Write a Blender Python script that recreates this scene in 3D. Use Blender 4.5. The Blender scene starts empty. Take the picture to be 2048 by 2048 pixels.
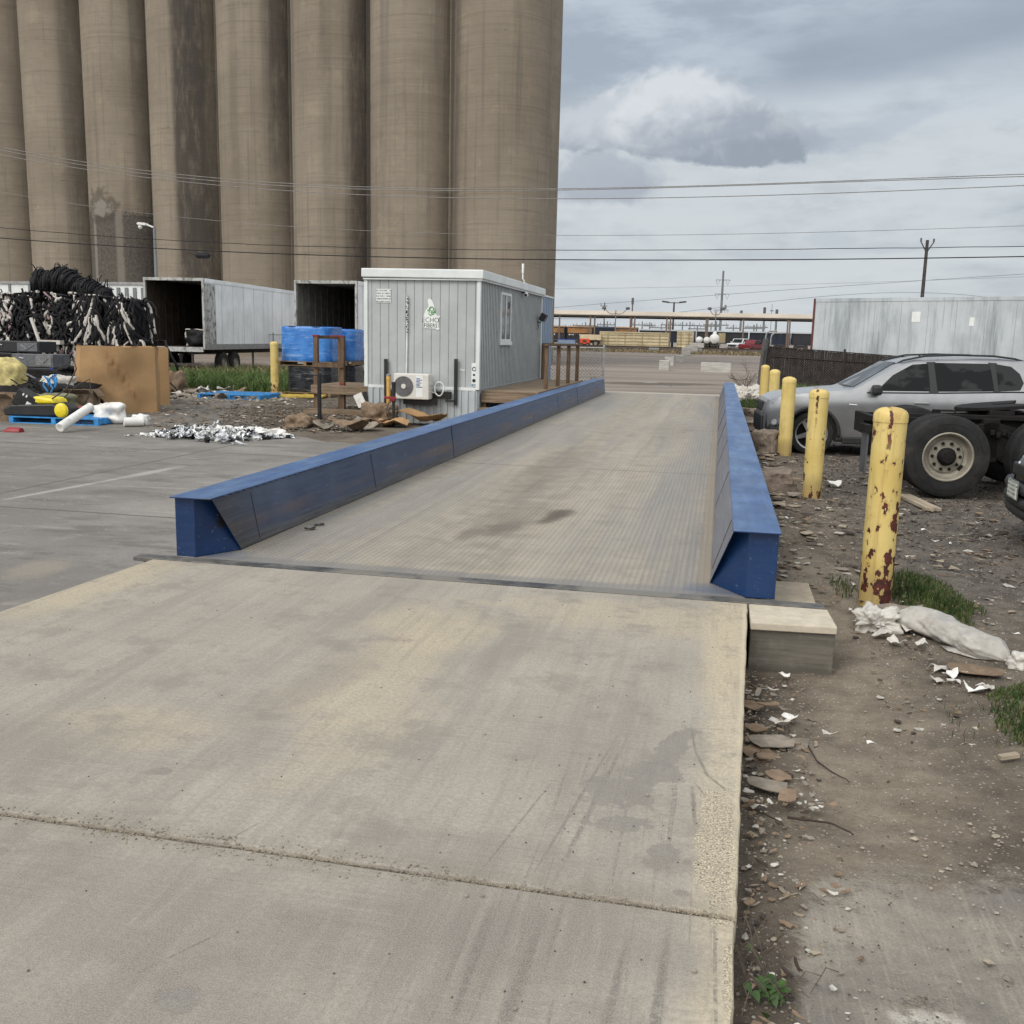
import bpy, bmesh, math, random
from mathutils import Vector, Matrix, noise as mnoise
from math import sin, cos, pi, radians, sqrt, atan2, hypot
RNG = random.Random(7)
SC = bpy.context.scene
COL = SC.collection

# ---------------------------------------------------------------- camera frame (also used to measure places in the photo)
K, F, EYE = 2048/1932, 1958.0, 1.6
def _n(v): return Vector(v).normalized()
CY = _n((1443-1024, 686-1024, F))
CD = _n((771-1024, 12012-1024, F)); CD = (CD - CD.dot(CY)*CY).normalized()
CZ = -CD
CX = CY.cross(CZ)
if CX.x < 0: CX = -CX
def ray(px, py):
    c = Vector((px*K-1024, py*K-1024, F)); return Vector((c.dot(CX), c.dot(CY), c.dot(CZ)))
def atz(px, py, z):
    r = ray(px, py); t = (z-EYE)/r.z; return Vector((r.x*t, r.y*t, z))
def aty(px, py, y):
    r = ray(px, py); t = y/r.y; return Vector((r.x*t, y, EYE+r.z*t))

def sstep(a, b, x):
    t = min(1, max(0, (x-a)/(b-a))); return t*t*(3-2*t)
def gz(x, y):
    "height of the ground"
    left = -0.30
    right = -0.10 - 0.20*sstep(2.2, 5.2, y)*(1-0.75*sstep(.6, 1.6, x)) + 0.08*sstep(6.2, 8.0, y)*(1-sstep(.6, 1.6, x)) - 0.10*sstep(3, 7, y)*sstep(.6, 1.6, x)
    right = right - 0.09*sstep(7, 9, y)*0.0
    k = sstep(-1.2, 0.12, x)
    near = left*(1-k) + right*k
    near = near*(1-sstep(26, 34, y)) + (-0.3 + 0.12*sstep(-6, 2, x))*sstep(26, 34, y)
    far = near*(1-sstep(36, 60, y)) - 0.3*sstep(36, 60, y)
    return far + 0.95*sstep(95, 150, y)

# ---------------------------------------------------------------- materials
class Mat:
    def __init__(s, name):
        s.m = bpy.data.materials.new(name); s.m.use_nodes = True
        s.t = s.m.node_tree; s.N = s.t.nodes; s.L = s.t.links
        s.b = s.N['Principled BSDF']; s._pos = None; s.cache = {}
    def node(s, typ, **kw):
        n = s.N.new(typ)
        for k, v in kw.items(): setattr(n, k, v)
        return n
    def put(s, sock, v):
        if isinstance(v, bpy.types.NodeSocket): s.L.new(v, sock)
        elif isinstance(v, (tuple, list)) and len(v) == 3 and sock.type == 'RGBA': sock.default_value = (*v, 1)
        else: sock.default_value = v
    def pos(s):
        if s._pos is None: s._pos = s.node('ShaderNodeNewGeometry').outputs['Position']
        return s._pos
    def obj(s): return s.node('ShaderNodeTexCoord').outputs['Object']
    def map(s, vec=None, loc=(0,0,0), rot=(0,0,0), scale=(1,1,1), typ='POINT'):
        n = s.node('ShaderNodeMapping', vector_type=typ); s.put(n.inputs['Vector'], vec or s.pos())
        n.inputs['Location'].default_value = loc; n.inputs['Rotation'].default_value = rot; n.inputs['Scale'].default_value = scale
        return n.outputs[0]
    def noise(s, scale, detail=5, rough=.6, vec=None, st=None, loc=(0,0,0), rot=(0,0,0), dist=0):
        key = (scale, detail, rough, st, loc, rot, dist) if vec is None else None
        if key and key in s.cache: return s.cache[key]
        v = vec or s.pos()
        if st or loc != (0,0,0) or rot != (0,0,0): v = s.map(v, loc=loc, rot=rot, scale=st or (1,1,1))
        n = s.node('ShaderNodeTexNoise'); s.put(n.inputs['Vector'], v)
        n.inputs['Scale'].default_value = scale; n.inputs['Detail'].default_value = detail; n.inputs['Roughness'].default_value = rough; n.inputs['Distortion'].default_value = dist
        if key: s.cache[key] = n.outputs['Fac']
        return n.outputs['Fac']
    def vor(s, scale, vec=None, out='Distance', feat='F1', rnd=1.0):
        n = s.node('ShaderNodeTexVoronoi', feature=feat); s.put(n.inputs['Vector'], vec or s.pos()); n.inputs['Scale'].default_value = scale
        n.inputs['Randomness'].default_value = rnd
        return n.outputs[out]
    def rng(s, x, a, b, c=0., d=1., smooth=True):
        n = s.node('ShaderNodeMapRange', interpolation_type='SMOOTHSTEP' if smooth else 'LINEAR'); s.put(n.inputs['Value'], x)
        n.inputs['From Min'].default_value = a; n.inputs['From Max'].default_value = b; n.inputs['To Min'].default_value = c; n.inputs['To Max'].default_value = d
        return n.outputs[0]
    def mix(s, f, a, b, mode='MIX'):
        n = s.node('ShaderNodeMix', data_type='RGBA', blend_type=mode); s.put(n.inputs[0], f); s.put(n.inputs[6], a); s.put(n.inputs[7], b)
        return n.outputs[2]
    def ma(s, op, a, b=0.):
        n = s.node('ShaderNodeMath', operation=op); s.put(n.inputs[0], a); s.put(n.inputs[1], b); return n.outputs[0]
    def sep(s, v=None):
        n = s.node('ShaderNodeSeparateXYZ'); s.put(n.inputs[0], v or s.pos()); return n.outputs
    def blob(s, c, r, rot=0, amp=.35, nscale=4, soft=.12, detail=5):
        "mask of a stain of its own shape on a horizontal surface"
        v = s.map(s.pos(), loc=(c[0], c[1], 0), rot=(0,0,rot), scale=(r[0], r[1], 1e4), typ='TEXTURE')
        n = s.node('ShaderNodeVectorMath', operation='LENGTH'); s.put(n.inputs[0], v)
        w = s.ma('ADD', n.outputs['Value'], s.ma('MULTIPLY', s.ma('SUBTRACT', s.noise(nscale, detail), .5), amp*4))
        return s.rng(w, 1-soft, 1+soft, 1, 0)
    def bump(s, h, strength=.3, dist=.01, normal=None):
        n = s.node('ShaderNodeBump'); s.put(n.inputs['Height'], h); n.inputs['Strength'].default_value = strength; n.inputs['Distance'].default_value = dist
        if normal: s.put(n.inputs['Normal'], normal)
        return n.outputs[0]
    def out(s, color, rough=.8, metal=0., normal=None, spec=None, **kw):
        s.put(s.b.inputs['Base Color'], color); s.put(s.b.inputs['Roughness'], rough); s.put(s.b.inputs['Metallic'], metal)
        if normal: s.put(s.b.inputs['Normal'], normal)
        if spec is not None: s.put(s.b.inputs['Specular IOR Level'], spec)
        for k, v in kw.items(): s.put(s.b.inputs[k.replace('_', ' ')], v)
        return s.m

def plain(name, col, rough=.6, metal=0., var=.25, scale=6, bump=0., spec=None, dirt=None, st=None):
    "one colour with uneven wear"
    m = Mat(name); f = m.noise(scale, 5, .65, st=st)
    c = m.mix(m.rng(f, .3, .7), tuple(x*(1-var) for x in col), tuple(min(1, x*(1+var)) for x in col))
    if dirt: c = m.mix(m.rng(m.noise(scale*.5, 6, .7, loc=(3,5,1)), .5, .72), c, dirt)
    nrm = m.bump(m.noise(scale*8, 4), bump, .01) if bump else None
    return m.out(c, m.rng(f, .2, .8, max(0, rough-.08), min(1, rough+.1)), metal, nrm, spec)

def mat_slab():
    m = Mat('concrete slab'); X, Y, Z = m.sep()
    big = m.noise(.9, 6, .6); st = m.noise(1., 6, .65, st=(3.4, .22, 1), rot=(0,0,.03)); st2 = m.noise(1., 5, .6, st=(9, .5, 1), rot=(0,0,.05), loc=(3,1,0)); fine = m.noise(60, 4, .7); mid = m.noise(7, 6, .68)
    c = m.mix(m.rng(big, .34, .66), (.275, .253, .224), (.362, .333, .288))
    c = m.mix(m.rng(st, .48, .68, 0, .6), c, (.195, .182, .165))
    c = m.mix(m.rng(st, .48, .30, 0, .4), c, (.37, .335, .275))
    c = m.mix(m.rng(st2, .52, .70, 0, .35), c, (.19, .178, .163))
    c = m.mix(m.rng(m.noise(.7, 4, .5, loc=(4,1,0)), .5, .7, 0, .6), c, (.225, .205, .195))
    c = m.mix(m.rng(mid, .5, .75, 0, .35), c, (.36, .325, .265))
    edge = m.rng(m.ma('ADD', X, m.ma('MULTIPLY', m.noise(3.5, 5), .16)), .04, .19, 0, 1)
    c = m.mix(m.ma('MULTIPLY', edge, .85), c, (.52, .445, .315))
    c = m.mix(m.ma('MULTIPLY', m.rng(m.ma('ADD', X, m.ma('MULTIPLY', m.noise(1.5, 5), .9)), -3.4, -2.95, 1, 0), m.rng(Y, 4.2, 5.0, 0, .8)), c, (.46, .39, .265))
    for ctr, r, rot, k in (((-1.5, 4.5), (.24, .9), -.2, .6), ((-2.3, 3.4), (.35, .22), .1, .5), ((-1.35, 3.6), (.22, .5), -.15, .4), ((-.3, 5.6), (.8, .35), 0, .55), ((-1.55, 5.1), (.3, .45), -.1, .6), ((.12, 5.0), (.12, .7), 0, .7)):
        c = m.mix(m.ma('MULTIPLY', m.blob(ctr, r, rot, .5, 2.5, .55), k), c, (.48, .405, .275))
    for ctr, r, rot, k in (((-2.7, 3.1), (.5, .3), .2, .5), ((-1.2, 2.2), (.9, .25), 0, .55), ((-.5, 2.4), (.55, .2), 0, .6), ((-1.75, 4.1), (.14, .5), -.15, .5), ((-2.0, 5.2), (.12, .9), -.1, .4), ((-.75, 2.8), (.4, .12), 0, .5), ((-1.1, 1.6), (.8, .3), 0, .5), ((-1.0, 4.9), (.1, .6), -.1, .45), ((-.4, 3.9), (.25, .5), -.1, .35)):
        c = m.mix(m.ma('MULTIPLY', m.blob(ctr, r, rot, .55, 3, .6, 7), k), c, (.15, .138, .132))
    # tyre scuffs: long thin streaks
    sc = m.noise(1., 3, .6, st=(30, .55, 1), rot=(0,0,.05)); grit = m.noise(45, 3, .8)
    zone = m.ma('MULTIPLY', m.rng(X, -1.1, -.35, 0, 1), m.rng(Y, 3.9, 3.3, 0, 1))
    scm = m.ma('MULTIPLY', m.ma('MULTIPLY', m.rng(sc, .57, .63), m.rng(grit, .35, .6)), zone)
    c = m.mix(m.ma('MULTIPLY', scm, .8), c, (.11, .104, .10))
    for (x0, y0), (x1, y1), w in (((-.29, 3.76), (-.39, 2.74), .010), ((-.34, 3.7), (-.46, 2.74), .006), ((-1.22, 2.22), (-1.36, 1.98), .004), ((-.05, 2.5), (-.07, 1.7), .014), ((-.4, 2.45), (-.42, 1.6), .018), ((-.55, 2.5), (-.53, 2.0), .012), ((-.16, 2.4), (-.19, 1.8), .012), ((-.52, 3.3), (-.62, 2.7), .005), ((-1.4, 2.8), (-1.47, 2.6), .004)):
        L = hypot(x1-x0, y1-y0)/2
        k = m.blob(((x0+x1)/2, (y0+y1)/2), (w, L), -atan2(x1-x0, y1-y0), .25, 25, .5)
        c = m.mix(m.ma('MULTIPLY', m.ma('MULTIPLY', k, m.rng(grit, .3, .55)), .8), c, (.085, .082, .08))
    # scaled grey patches with a crisp ragged outline
    for ctr, r, rot, amp in (((-.10, 3.74), (.055, .26), -.25, .55), ((-.16, 3.50), (.11, .10), .3, .6), ((-.27, 3.33), (.13, .13), .5, .6), ((-.085, 2.9), (.055, .085), .1, .5), ((-.25, 3.08), (.09, .05), .2, .6), ((-1.93, 3.05), (.045, .03), .3, .5), ((-2.1, 2.42), (.03, .025), .3, .4), ((-.01, 2.88), (.016, .018), 0, .4), ((-.02, 2.7), (.025, .016), 0, .4), ((-1.2, 1.93), (.06, .045), .3, .5), ((-1.0, 1.78), (.04, .02), .3, .4)):
        v = m.blob(ctr, r, rot, amp, 11, .035, 7); rimk = m.ma('SUBTRACT', m.blob(ctr, (r[0]*1.06+.003, r[1]*1.04+.003), rot, amp, 11, .035, 7), v)
        c = m.mix(m.ma('MULTIPLY', v, .85), c, m.mix(m.rng(m.noise(14, 4), .35, .65), (.142, .136, .134), (.182, .173, .164)))
        c = m.mix(m.ma('MULTIPLY', rimk, .45), c, (.12, .11, .10))
    # broken edge with bare aggregate
    sp = m.ma('MAXIMUM', m.blob((.085, 3.0), (.07, .40), .03, .55, 9, .25, 7), m.blob((.125, 2.33), (.03, .16), 0, .4, 12, .2))
    ag = m.noise(170, 2, .5); ag2 = m.noise(75, 4, .7); agd = ag2
    agc = m.mix(m.rng(ag, .35, .65), (.24, .19, .125), (.62, .56, .44)); agc = m.mix(m.rng(ag2, .5, .36, 0, .8), agc, (.14, .11, .078))
    c = m.mix(m.ma('MULTIPLY', m.ma('MULTIPLY', sp, m.rng(m.noise(16, 5, .75), .36, .52, .3, 1)), .9), c, agc)
    # cracks in the corner
    for (x0, y0), (x1, y1), w in (((-.03, 3.98), (-.005, 3.72), .0035), ((-.005, 3.74), (.045, 3.52), .005), ((.04, 3.54), (.125, 3.40), .0045), ((-.03, 3.98), (.10, 4.0), .002), ((-.01, 3.40), (.01, 3.10), .006), ((.0, 3.45), (.07, 3.28), .003)):
        L = hypot(x1-x0, y1-y0)/2; k = m.blob(((x0+x1)/2, (y0+y1)/2), (w*1.3, L), -atan2(x1-x0, y1-y0), .6, 30, .6)
        c = m.mix(m.ma('MULTIPLY', k, .75), c, (.085, .07, .052))
    pit = m.rng(m.vor(17), .03, .045, 1, 0); pit = m.ma('MULTIPLY', pit, m.rng(m.noise(2.2, 3), .5, .6))
    c = m.mix(m.ma('MULTIPLY', pit, .8), c, (.07, .06, .052))
    jn = m.rng(m.ma('ABSOLUTE', m.ma('SUBTRACT', Y, m.ma('ADD', 2.6, m.ma('MULTIPLY', m.noise(6, 4), .06)))), .006, .13, 1, 0)
    c = m.mix(m.ma('MULTIPLY', jn, m.rng(m.noise(5, 5), .3, .7, .2, .75)), c, (.165, .142, .112))
    sw = m.noise(1, 6, .72, st=(20, 1.0, 1), rot=(0,0,.05)); c = m.mix(m.rng(sw, .5, .68, 0, .38), c, (.185, .170, .152)); c = m.mix(m.rng(sw, .5, .32, 0, .28), c, (.43, .39, .325))
    broom = m.noise(1, 3, .6, st=(2.2, 75, 1), rot=(0,0,-.02)); bz = m.rng(m.noise(1.3, 4, .6, loc=(1,7,0)), .4, .6)
    c = m.mix(m.ma('MULTIPLY', m.rng(broom, .45, .7, 0, .28), bz), c, (.15, .137, .12)); c = m.mix(m.ma('MULTIPLY', m.rng(broom, .52, .3, 0, .2), bz), c, (.40, .365, .31))
    blot = m.noise(2.6, 7, .72, loc=(9,2,0)); c = m.mix(m.rng(blot, .51, .64, 0, .6), c, (.165, .150, .135))
    blot2 = m.noise(5.5, 7, .75, loc=(2,6,0)); c = m.mix(m.rng(blot2, .55, .68, 0, .4), c, (.17, .158, .15))
    c = m.mix(m.rng(fine, .32, .66, 0, .45), c, (.15, .13, .108)); c = m.mix(m.rng(m.noise(26, 5, .75), .52, .68, 0, .3), c, (.17, .152, .13))
    c = m.mix(m.rng(m.noise(220, 2, .8), .35, .65, 0, .32), c, (.52, .47, .39))
    c = m.mix(m.ma('MULTIPLY', m.ma('MULTIPLY', sp, m.rng(m.noise(16, 5, .75), .36, .52, .35, 1)), .85), c, agc)
    lip = m.rng(m.ma('ADD', X, m.ma('ADD', m.ma('MULTIPLY', Y, -.030), m.ma('MULTIPLY', m.noise(5, 5, .7), .05))), .055, .085); c = m.mix(m.ma('MULTIPLY', lip, .55), c, (.56, .49, .355))
    br = m.noise(1, 4, .6, st=(6, 90, 1))
    h = m.ma('ADD', m.ma('MULTIPLY', fine, .5), m.ma('ADD', m.ma('MULTIPLY', br, .35), m.ma('MULTIPLY', m.ma('MULTIPLY', sp, m.ma('ADD', ag2, m.ma('MULTIPLY', ag, .5))), 2.5)))
    return m.out(c, m.rng(mid, .3, .7, .78, .92), 0, m.bump(h, .35, .006), spec=.3)

def mat_block(name='cast concrete', pale=(.56, .50, .40), body=(.135, .124, .105), topz=-.045):
    m = Mat(name); X, Y, Z = m.sep()
    lay = m.noise(1, 5, .6, st=(1.2, 1.2, 24)); n = m.noise(9, 6, .7)
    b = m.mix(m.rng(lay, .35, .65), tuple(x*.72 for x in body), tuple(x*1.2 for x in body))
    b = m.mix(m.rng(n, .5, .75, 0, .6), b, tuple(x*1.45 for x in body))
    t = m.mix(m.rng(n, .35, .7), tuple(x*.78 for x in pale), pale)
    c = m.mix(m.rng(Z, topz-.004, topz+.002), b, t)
    return m.out(c, .85, 0, m.bump(m.ma('ADD', m.noise(70, 4), m.ma('MULTIPLY', lay, .7)), .35, .006), spec=.25)

def mat_ground():
    m = Mat('dirt and gravel ground'); X, Y, Z = m.sep()
    n1 = m.noise(.8, 6, .62); n2 = m.noise(5, 6, .68); n3 = m.noise(28, 5, .7); n4 = m.noise(120, 3, .8)
    c = m.mix(m.rng(n1, .36, .64), (.092, .074, .057), (.165, .136, .103))
    c = m.mix(m.rng(n2, .47, .72, 0, .7), c, (.225, .187, .140))
    c = m.mix(m.rng(n2, .50, .3, 0, .65), c, (.060, .048, .037))
    sd = m.ma('MULTIPLY', m.rng(X, .52, .18), m.rng(Y, 5.8, 5.2)); c = m.mix(m.ma('MULTIPLY', m.ma('MULTIPLY', sd, m.rng(n3, .3, .6, .4, 1)), .7), c, (.062, .050, .040))
    # pale dusty track between slab and grass
    tr = m.ma('MAXIMUM', m.blob((.75, 4.3), (.33, 1.9), -.12, .35, 2.2, .5), m.blob((.85, 7.6), (.22, 1.5), .05, .35, 3, .5))
    c = m.mix(m.ma('MULTIPLY', tr, .75), c, m.mix(m.rng(n2, .35, .65), (.195, .160, .120), (.285, .242, .185)))
    # dark gravel where trucks park
    pk = m.ma('MULTIPLY', m.rng(m.ma('ADD', X, m.ma('MULTIPLY', n1, 1.2)), 1.6, 2.5), m.ma('MULTIPLY', m.rng(Y, 5.5, 8.5), m.rng(Y, 36, 27)))
    c = m.mix(m.ma('MULTIPLY', pk, .85), c, m.mix(m.rng(n2, .35, .65), (.062, .055, .050), (.150, .132, .115)))
    lit = m.ma('MULTIPLY', m.rng(m.noise(1, 5, .7, st=(3, 5, 1), loc=(2,2,2)), .55, .62), m.ma('MULTIPLY', m.rng(Y, 9, 11), m.rng(Y, 34, 26)))
    c = m.mix(m.ma('MULTIPLY', lit, .5), c, (.06, .052, .046))
    # far lot, pale crushed stone swept by tyres
    lot = m.rng(m.ma('ADD', Y, m.ma('MULTIPLY', n1, 4)), 31, 37)
    st = m.noise(1, 5, .6, st=(.05, .32, 1)); st2 = m.noise(1, 4, .6, st=(.02, .9, 1), loc=(3,3,0))
    lc = m.mix(m.rng(st, .36, .66), (.235, .200, .174), (.33, .284, .246))
    lc = m.mix(m.rng(st2, .54, .66, 0, .5), lc, (.15, .132, .118))
    lc = m.mix(m.ma('MULTIPLY', m.blob((-2.6, 44.5), (2.6, 1.6), .05, .4, .8, .4), .8), lc, (.10, .082, .066))
    c = m.mix(lot, c, lc)
    pud = m.ma('MULTIPLY', m.ma('MAXIMUM', m.blob((-2.1, 42.5), (.55, .35), 0, .3, 1.2, .12), m.blob((-3.1, 46), (.35, .35), 0, .3, 1.2, .12)), lot)
    # dusty old concrete showing through at lower right
    px = m.ma('ADD', m.ma('SUBTRACT', X, m.ma('MULTIPLY', m.ma('SUBTRACT', Y, 2.5), .20)), m.ma('MULTIPLY', m.ma('SUBTRACT', m.noise(3, 5), .5), .32))
    pt = m.ma('MULTIPLY', m.rng(px, .27, .33), m.rng(m.ma('ADD', Y, m.ma('MULTIPLY', m.noise(2.6, 6, .7), 1.4)), 4.05, 3.75))
    pt = m.ma('MULTIPLY', pt, m.rng(m.noise(2.3, 6, .75, loc=(7,1,0)), .66, .56, .35, 1))
    pc = m.mix(m.rng(m.noise(2, 5, .6, st=(1,1.5,1)), .35, .65), (.185, .168, .150), (.300, .270, .225))
    pc = m.mix(m.rng(m.noise(1, 4, .6, st=(60, 3, 1), rot=(0,0,-.3)), .5, .7, 0, .35), pc, (.42, .37, .30))
    pc = m.mix(m.ma('MULTIPLY', m.blob((.62, 2.42), (.09, .05), .3, .5, 14, .4), .8), pc, (.5, .47, .42))
    c = m.mix(pt, c, pc)
    # stones
    vd = m.vor(55); vc = m.sep(m.vor(55, out='Color'))[0]
    stn = m.ma('MULTIPLY', m.rng(vd, .42, .28), m.rng(vc, .62, .72)); stn = m.ma('MULTIPLY', stn, m.ma('SUBTRACT', 1, m.ma('MULTIPLY', pt, .85)))
    c = m.mix(m.ma('MULTIPLY', stn, m.rng(Y, 30, 20, 0, .8)), c, m.mix(m.rng(vc, .7, 1), (.19, .165, .14), (.46, .42, .37)))
    vd2 = m.vor(150); vc2 = m.sep(m.vor(150, out='Color'))[1]
    st2_ = m.ma('MULTIPLY', m.rng(vd2, .42, .28), m.rng(vc2, .55, .65))
    c = m.mix(m.ma('MULTIPLY', st2_, m.rng(pt, 0, 1, .6, .12)), c, m.mix(m.rng(vc2, .6, 1), (.10, .085, .07), (.36, .32, .27)))
    c = m.mix(m.rng(n4, .35, .65, 0, .3), c, (.07, .06, .05))
    h = m.ma('ADD', m.ma('MULTIPLY', n3, .9), m.ma('ADD', m.ma('MULTIPLY', stn, .8), m.ma('ADD', m.ma('MULTIPLY', st2_, .3), m.ma('MULTIPLY', n2, 1.5))))
    h = m.ma('MULTIPLY', h, m.rng(pt, 0, 1, 1, .18))
    c = m.mix(pud, c, (.12, .11, .10))
    return m.out(c, m.rng(pud, 0, 1, .93, .08), 0, m.bump(m.ma('MULTIPLY', h, m.rng(pud, 0, 1, 1, 0)), .6, .02), spec=.25)

def mat_yard():
    m = Mat('old yard pavement'); X, Y, Z = m.sep()
    n1 = m.noise(.35, 6, .6); st = m.noise(1, 6, .62, st=(.22, .9, 1), rot=(0,0,.25)); n2 = m.noise(3, 6, .7); n3 = m.noise(40, 4, .7)
    c = m.mix(m.rng(n1, .36, .64), (.175, .165, .152), (.262, .248, .230))
    c = m.mix(m.rng(st, .48, .66, 0, .6), c, (.155, .146, .136))
    c = m.mix(m.rng(n2, .52, .72, 0, .55), c, (.30, .275, .24))
    c = m.mix(m.rng(m.noise(1, 7, .72, st=(.9, 2.6, 1), rot=(0,0,.15), loc=(8,1,0)), .50, .64, 0, .65), c, (.115, .108, .10)); c = m.mix(m.rng(m.noise(9, 6, .75), .54, .7, 0, .4), c, (.11, .10, .09))
    c = m.mix(m.rng(m.noise(1, 5, .65, st=(.5, 2.2, 1), rot=(0,0,-.2), loc=(5,2,0)), .56, .68, 0, .6), c, (.33, .31, .28))
    for p, q, w in ((atz(0, 945, -.3), atz(215, 905, -.3), .05), (atz(225, 903, -.3), atz(335, 882, -.3), .09)):
        d = (q-p); L = d.length/2
        b = m.blob(((p.x+q.x)/2, (p.y+q.y)/2), (w, L), -atan2(d.x, d.y), .3, 6, .5)
        c = m.mix(m.ma('MULTIPLY', b, .45), c, (.52, .5, .47))
    # joints between the poured bays
    v = m.map(m.pos(), loc=(1.1, -1.2, 0), rot=(0, 0, .0))
    sx = m.sep(v)
    for k, per in ((0, 4.6), (1, 5.2)):
        f = m.ma('ABSOLUTE', m.ma('SUBTRACT', m.ma('FRACT', m.ma('ADD', m.ma('DIVIDE', sx[k], per), m.ma('MULTIPLY', n2, .012))), .5))
        c = m.mix(m.rng(f, .002, .007, .75, 0), c, (.075, .068, .06))
    dirty = m.rng(m.ma('ADD', Y, m.ma('MULTIPLY', n2, 5)), 17.5, 21.5)
    c = m.mix(m.ma('MULTIPLY', dirty, .75), c, m.mix(m.rng(n2, .4, .65), (.075, .066, .056), (.19, .165, .135)))
    c = m.mix(m.ma('MULTIPLY', m.blob(tuple(atz(70, 1075, -.3).xy), (.22, .35), .3, .6, 3.5, .6), .55), c, (.30, .265, .21))
    c = m.mix(m.rng(n3, .35, .7, 0, .25), c, (.09, .08, .07))
    vd = m.vor(24); vc = m.sep(m.vor(24, out='Color'))[0]
    chips = m.ma('MULTIPLY', m.rng(vd, .3, .2), m.rng(vc, .82, .86)); chips = m.ma('MULTIPLY', chips, m.rng(m.noise(1.1, 4), .5, .65))
    c = m.mix(chips, c, (.45, .41, .34))
    return m.out(c, m.rng(st, .3, .7, .70, .9), 0, m.bump(m.ma('ADD', n3, m.ma('MULTIPLY', n2, .8)), .3, .01), spec=.3)

def mat_deck():
    m = Mat('checker plate deck'); X, Y, Z = m.sep()
    kx = 2*pi/.042; ky = 2*pi/.064
    p = m.ma('MULTIPLY', m.ma('SINE', m.ma('MULTIPLY', X, kx)), m.ma('SINE', m.ma('MULTIPLY', Y, ky)))
    lug = m.rng(p, .25, .7)
    lng = m.noise(1, 6, .6, st=(2.2, .14, 1)); lng2 = m.noise(1, 5, .6, st=(14, .35, 1), loc=(2,0,0)); n2 = m.noise(3, 6, .65); big = m.noise(.5, 5, .6, st=(2.6, .35, 1))
    steel = m.mix(m.rng(lng, .35, .65), (.225, .212, .194), (.285, .270, .248))
    dust = m.mix(m.rng(n2, .35, .65), (.265, .230, .180), (.365, .32, .252))
    dk = m.ma('ADD', m.ma('MULTIPLY', m.rng(m.ma('ABSOLUTE', m.ma('ADD', X, 1.55)), .2, 1.35, 1, 0), .55), m.ma('MULTIPLY', m.rng(m.ma('ADD', m.ma('MULTIPLY', lng, .6), m.ma('MULTIPLY', big, .5)), .43, .66), .75))
    c = m.mix(m.rng(dk, .05, 1.0, 0, 1), steel, dust)
    # swept wheel tracks
    for x0, k in ((-1.05, .85), (-.55, .35), (-2.35, .45)):
        t = m.rng(m.ma('ABSOLUTE', m.ma('SUBTRACT', m.ma('ADD', X, m.ma('MULTIPLY', m.noise(.35, 3), .3)), x0)), .05, .28, 1, 0)
        c = m.mix(m.ma('MULTIPLY', m.ma('MULTIPLY', t, k), m.rng(lng2, .3, .7, .3, 1)), c, (.40, .355, .285))
    c = m.mix(m.rng(lng2, .52, .68, 0, .22), c, (.165, .15, .132)); c = m.mix(m.rng(m.noise(1, 6, .7, st=(9, .22, 1), loc=(1,1,0)), .5, .66, 0, .4), c, (.18, .165, .148)); c = m.mix(m.rng(m.noise(1, 6, .7, st=(8, .2, 1), loc=(4,6,0)), .5, .66, 0, .35), c, (.37, .33, .265)); c = m.mix(m.rng(m.noise(4, 7, .75), .5, .68, 0, .35), c, (.19, .168, .138)); c = m.mix(m.rng(m.noise(1, 5, .7, st=(30, 1.5, 1), loc=(5,5,0)), .54, .66, 0, .25), c, (.40, .36, .295))
    row = m.ma('ABSOLUTE', m.ma('SINE', m.ma('MULTIPLY', X, kx*.5))); c = m.mix(m.rng(row, .5, 1, 0, .24), c, (.125, .115, .102)); c = m.mix(m.rng(row, .4, 0, 0, .13), c, (.41, .375, .32))
    # oil
    for ctr, r, rot, k in (((-1.40, 8.75), (.08, .34), -.15, .95), ((-1.37, 8.9), (.11, .22), 0, .7), ((-1.74, 8.05), (.12, .35), -.1, .55), ((-1.95, 7.7), (.08, .25), -.1, .4), ((-1.75, 8.5), (.25, 1.0), -.05, .3), ((-2.0, 12), (.25, 2.6), 0, .35), ((-.9, 18), (.5, 2), 0, .2)):
        c = m.mix(m.ma('MULTIPLY', m.blob(ctr, r, rot, .4, 3.5, .6), k), c, (.075, .060, .042))
    # grit along the rails
    g = m.ma('MAXIMUM', m.rng(m.ma('ADD', X, m.ma('MULTIPLY', m.noise(4, 5), .12)), -3.36, -3.27, 1, 0), m.rng(m.ma('ADD', X, m.ma('MULTIPLY', m.noise(4, 5), .14)), -.02, .05))
    gr = m.noise(110, 3, .8)
    c = m.mix(m.ma('MULTIPLY', g, m.rng(gr, .3, .55, .2, .75)), c, (.27, .225, .165))
    # front plates: dark wiped steel and blue overspray by the rails
    fr = m.rng(m.ma('ADD', Y, m.ma('MULTIPLY', n2, .12)), 6.5, 6.40)
    c = m.mix(m.ma('MULTIPLY', fr, .6), c, (.165, .165, .168))
    for x0 in (-3.55, .12):
        c = m.mix(m.ma('MULTIPLY', m.blob((x0, 6.42), (.26, .14), 0, .3, 9, .6), .6), c, (.045, .085, .17))
    for yj in (12.2, 18.3, 24.4):
        c = m.mix(m.rng(m.ma('ABSOLUTE', m.ma('SUBTRACT', Y, yj)), .012, .025, .7, 0), c, (.07, .062, .054))
    c = m.mix(m.ma('MULTIPLY', lug, m.rng(Y, 6.35, 6.45, 0, .2)), c, (.36, .335, .30))
    c = m.mix(m.rng(m.noise(50, 3, .7), .35, .65, 0, .2), c, (.12, .105, .09))
    h = m.ma('ADD', m.ma('MULTIPLY', lug, m.rng(Y, 6.35, 6.45)), m.ma('MULTIPLY', gr, .15))
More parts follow.
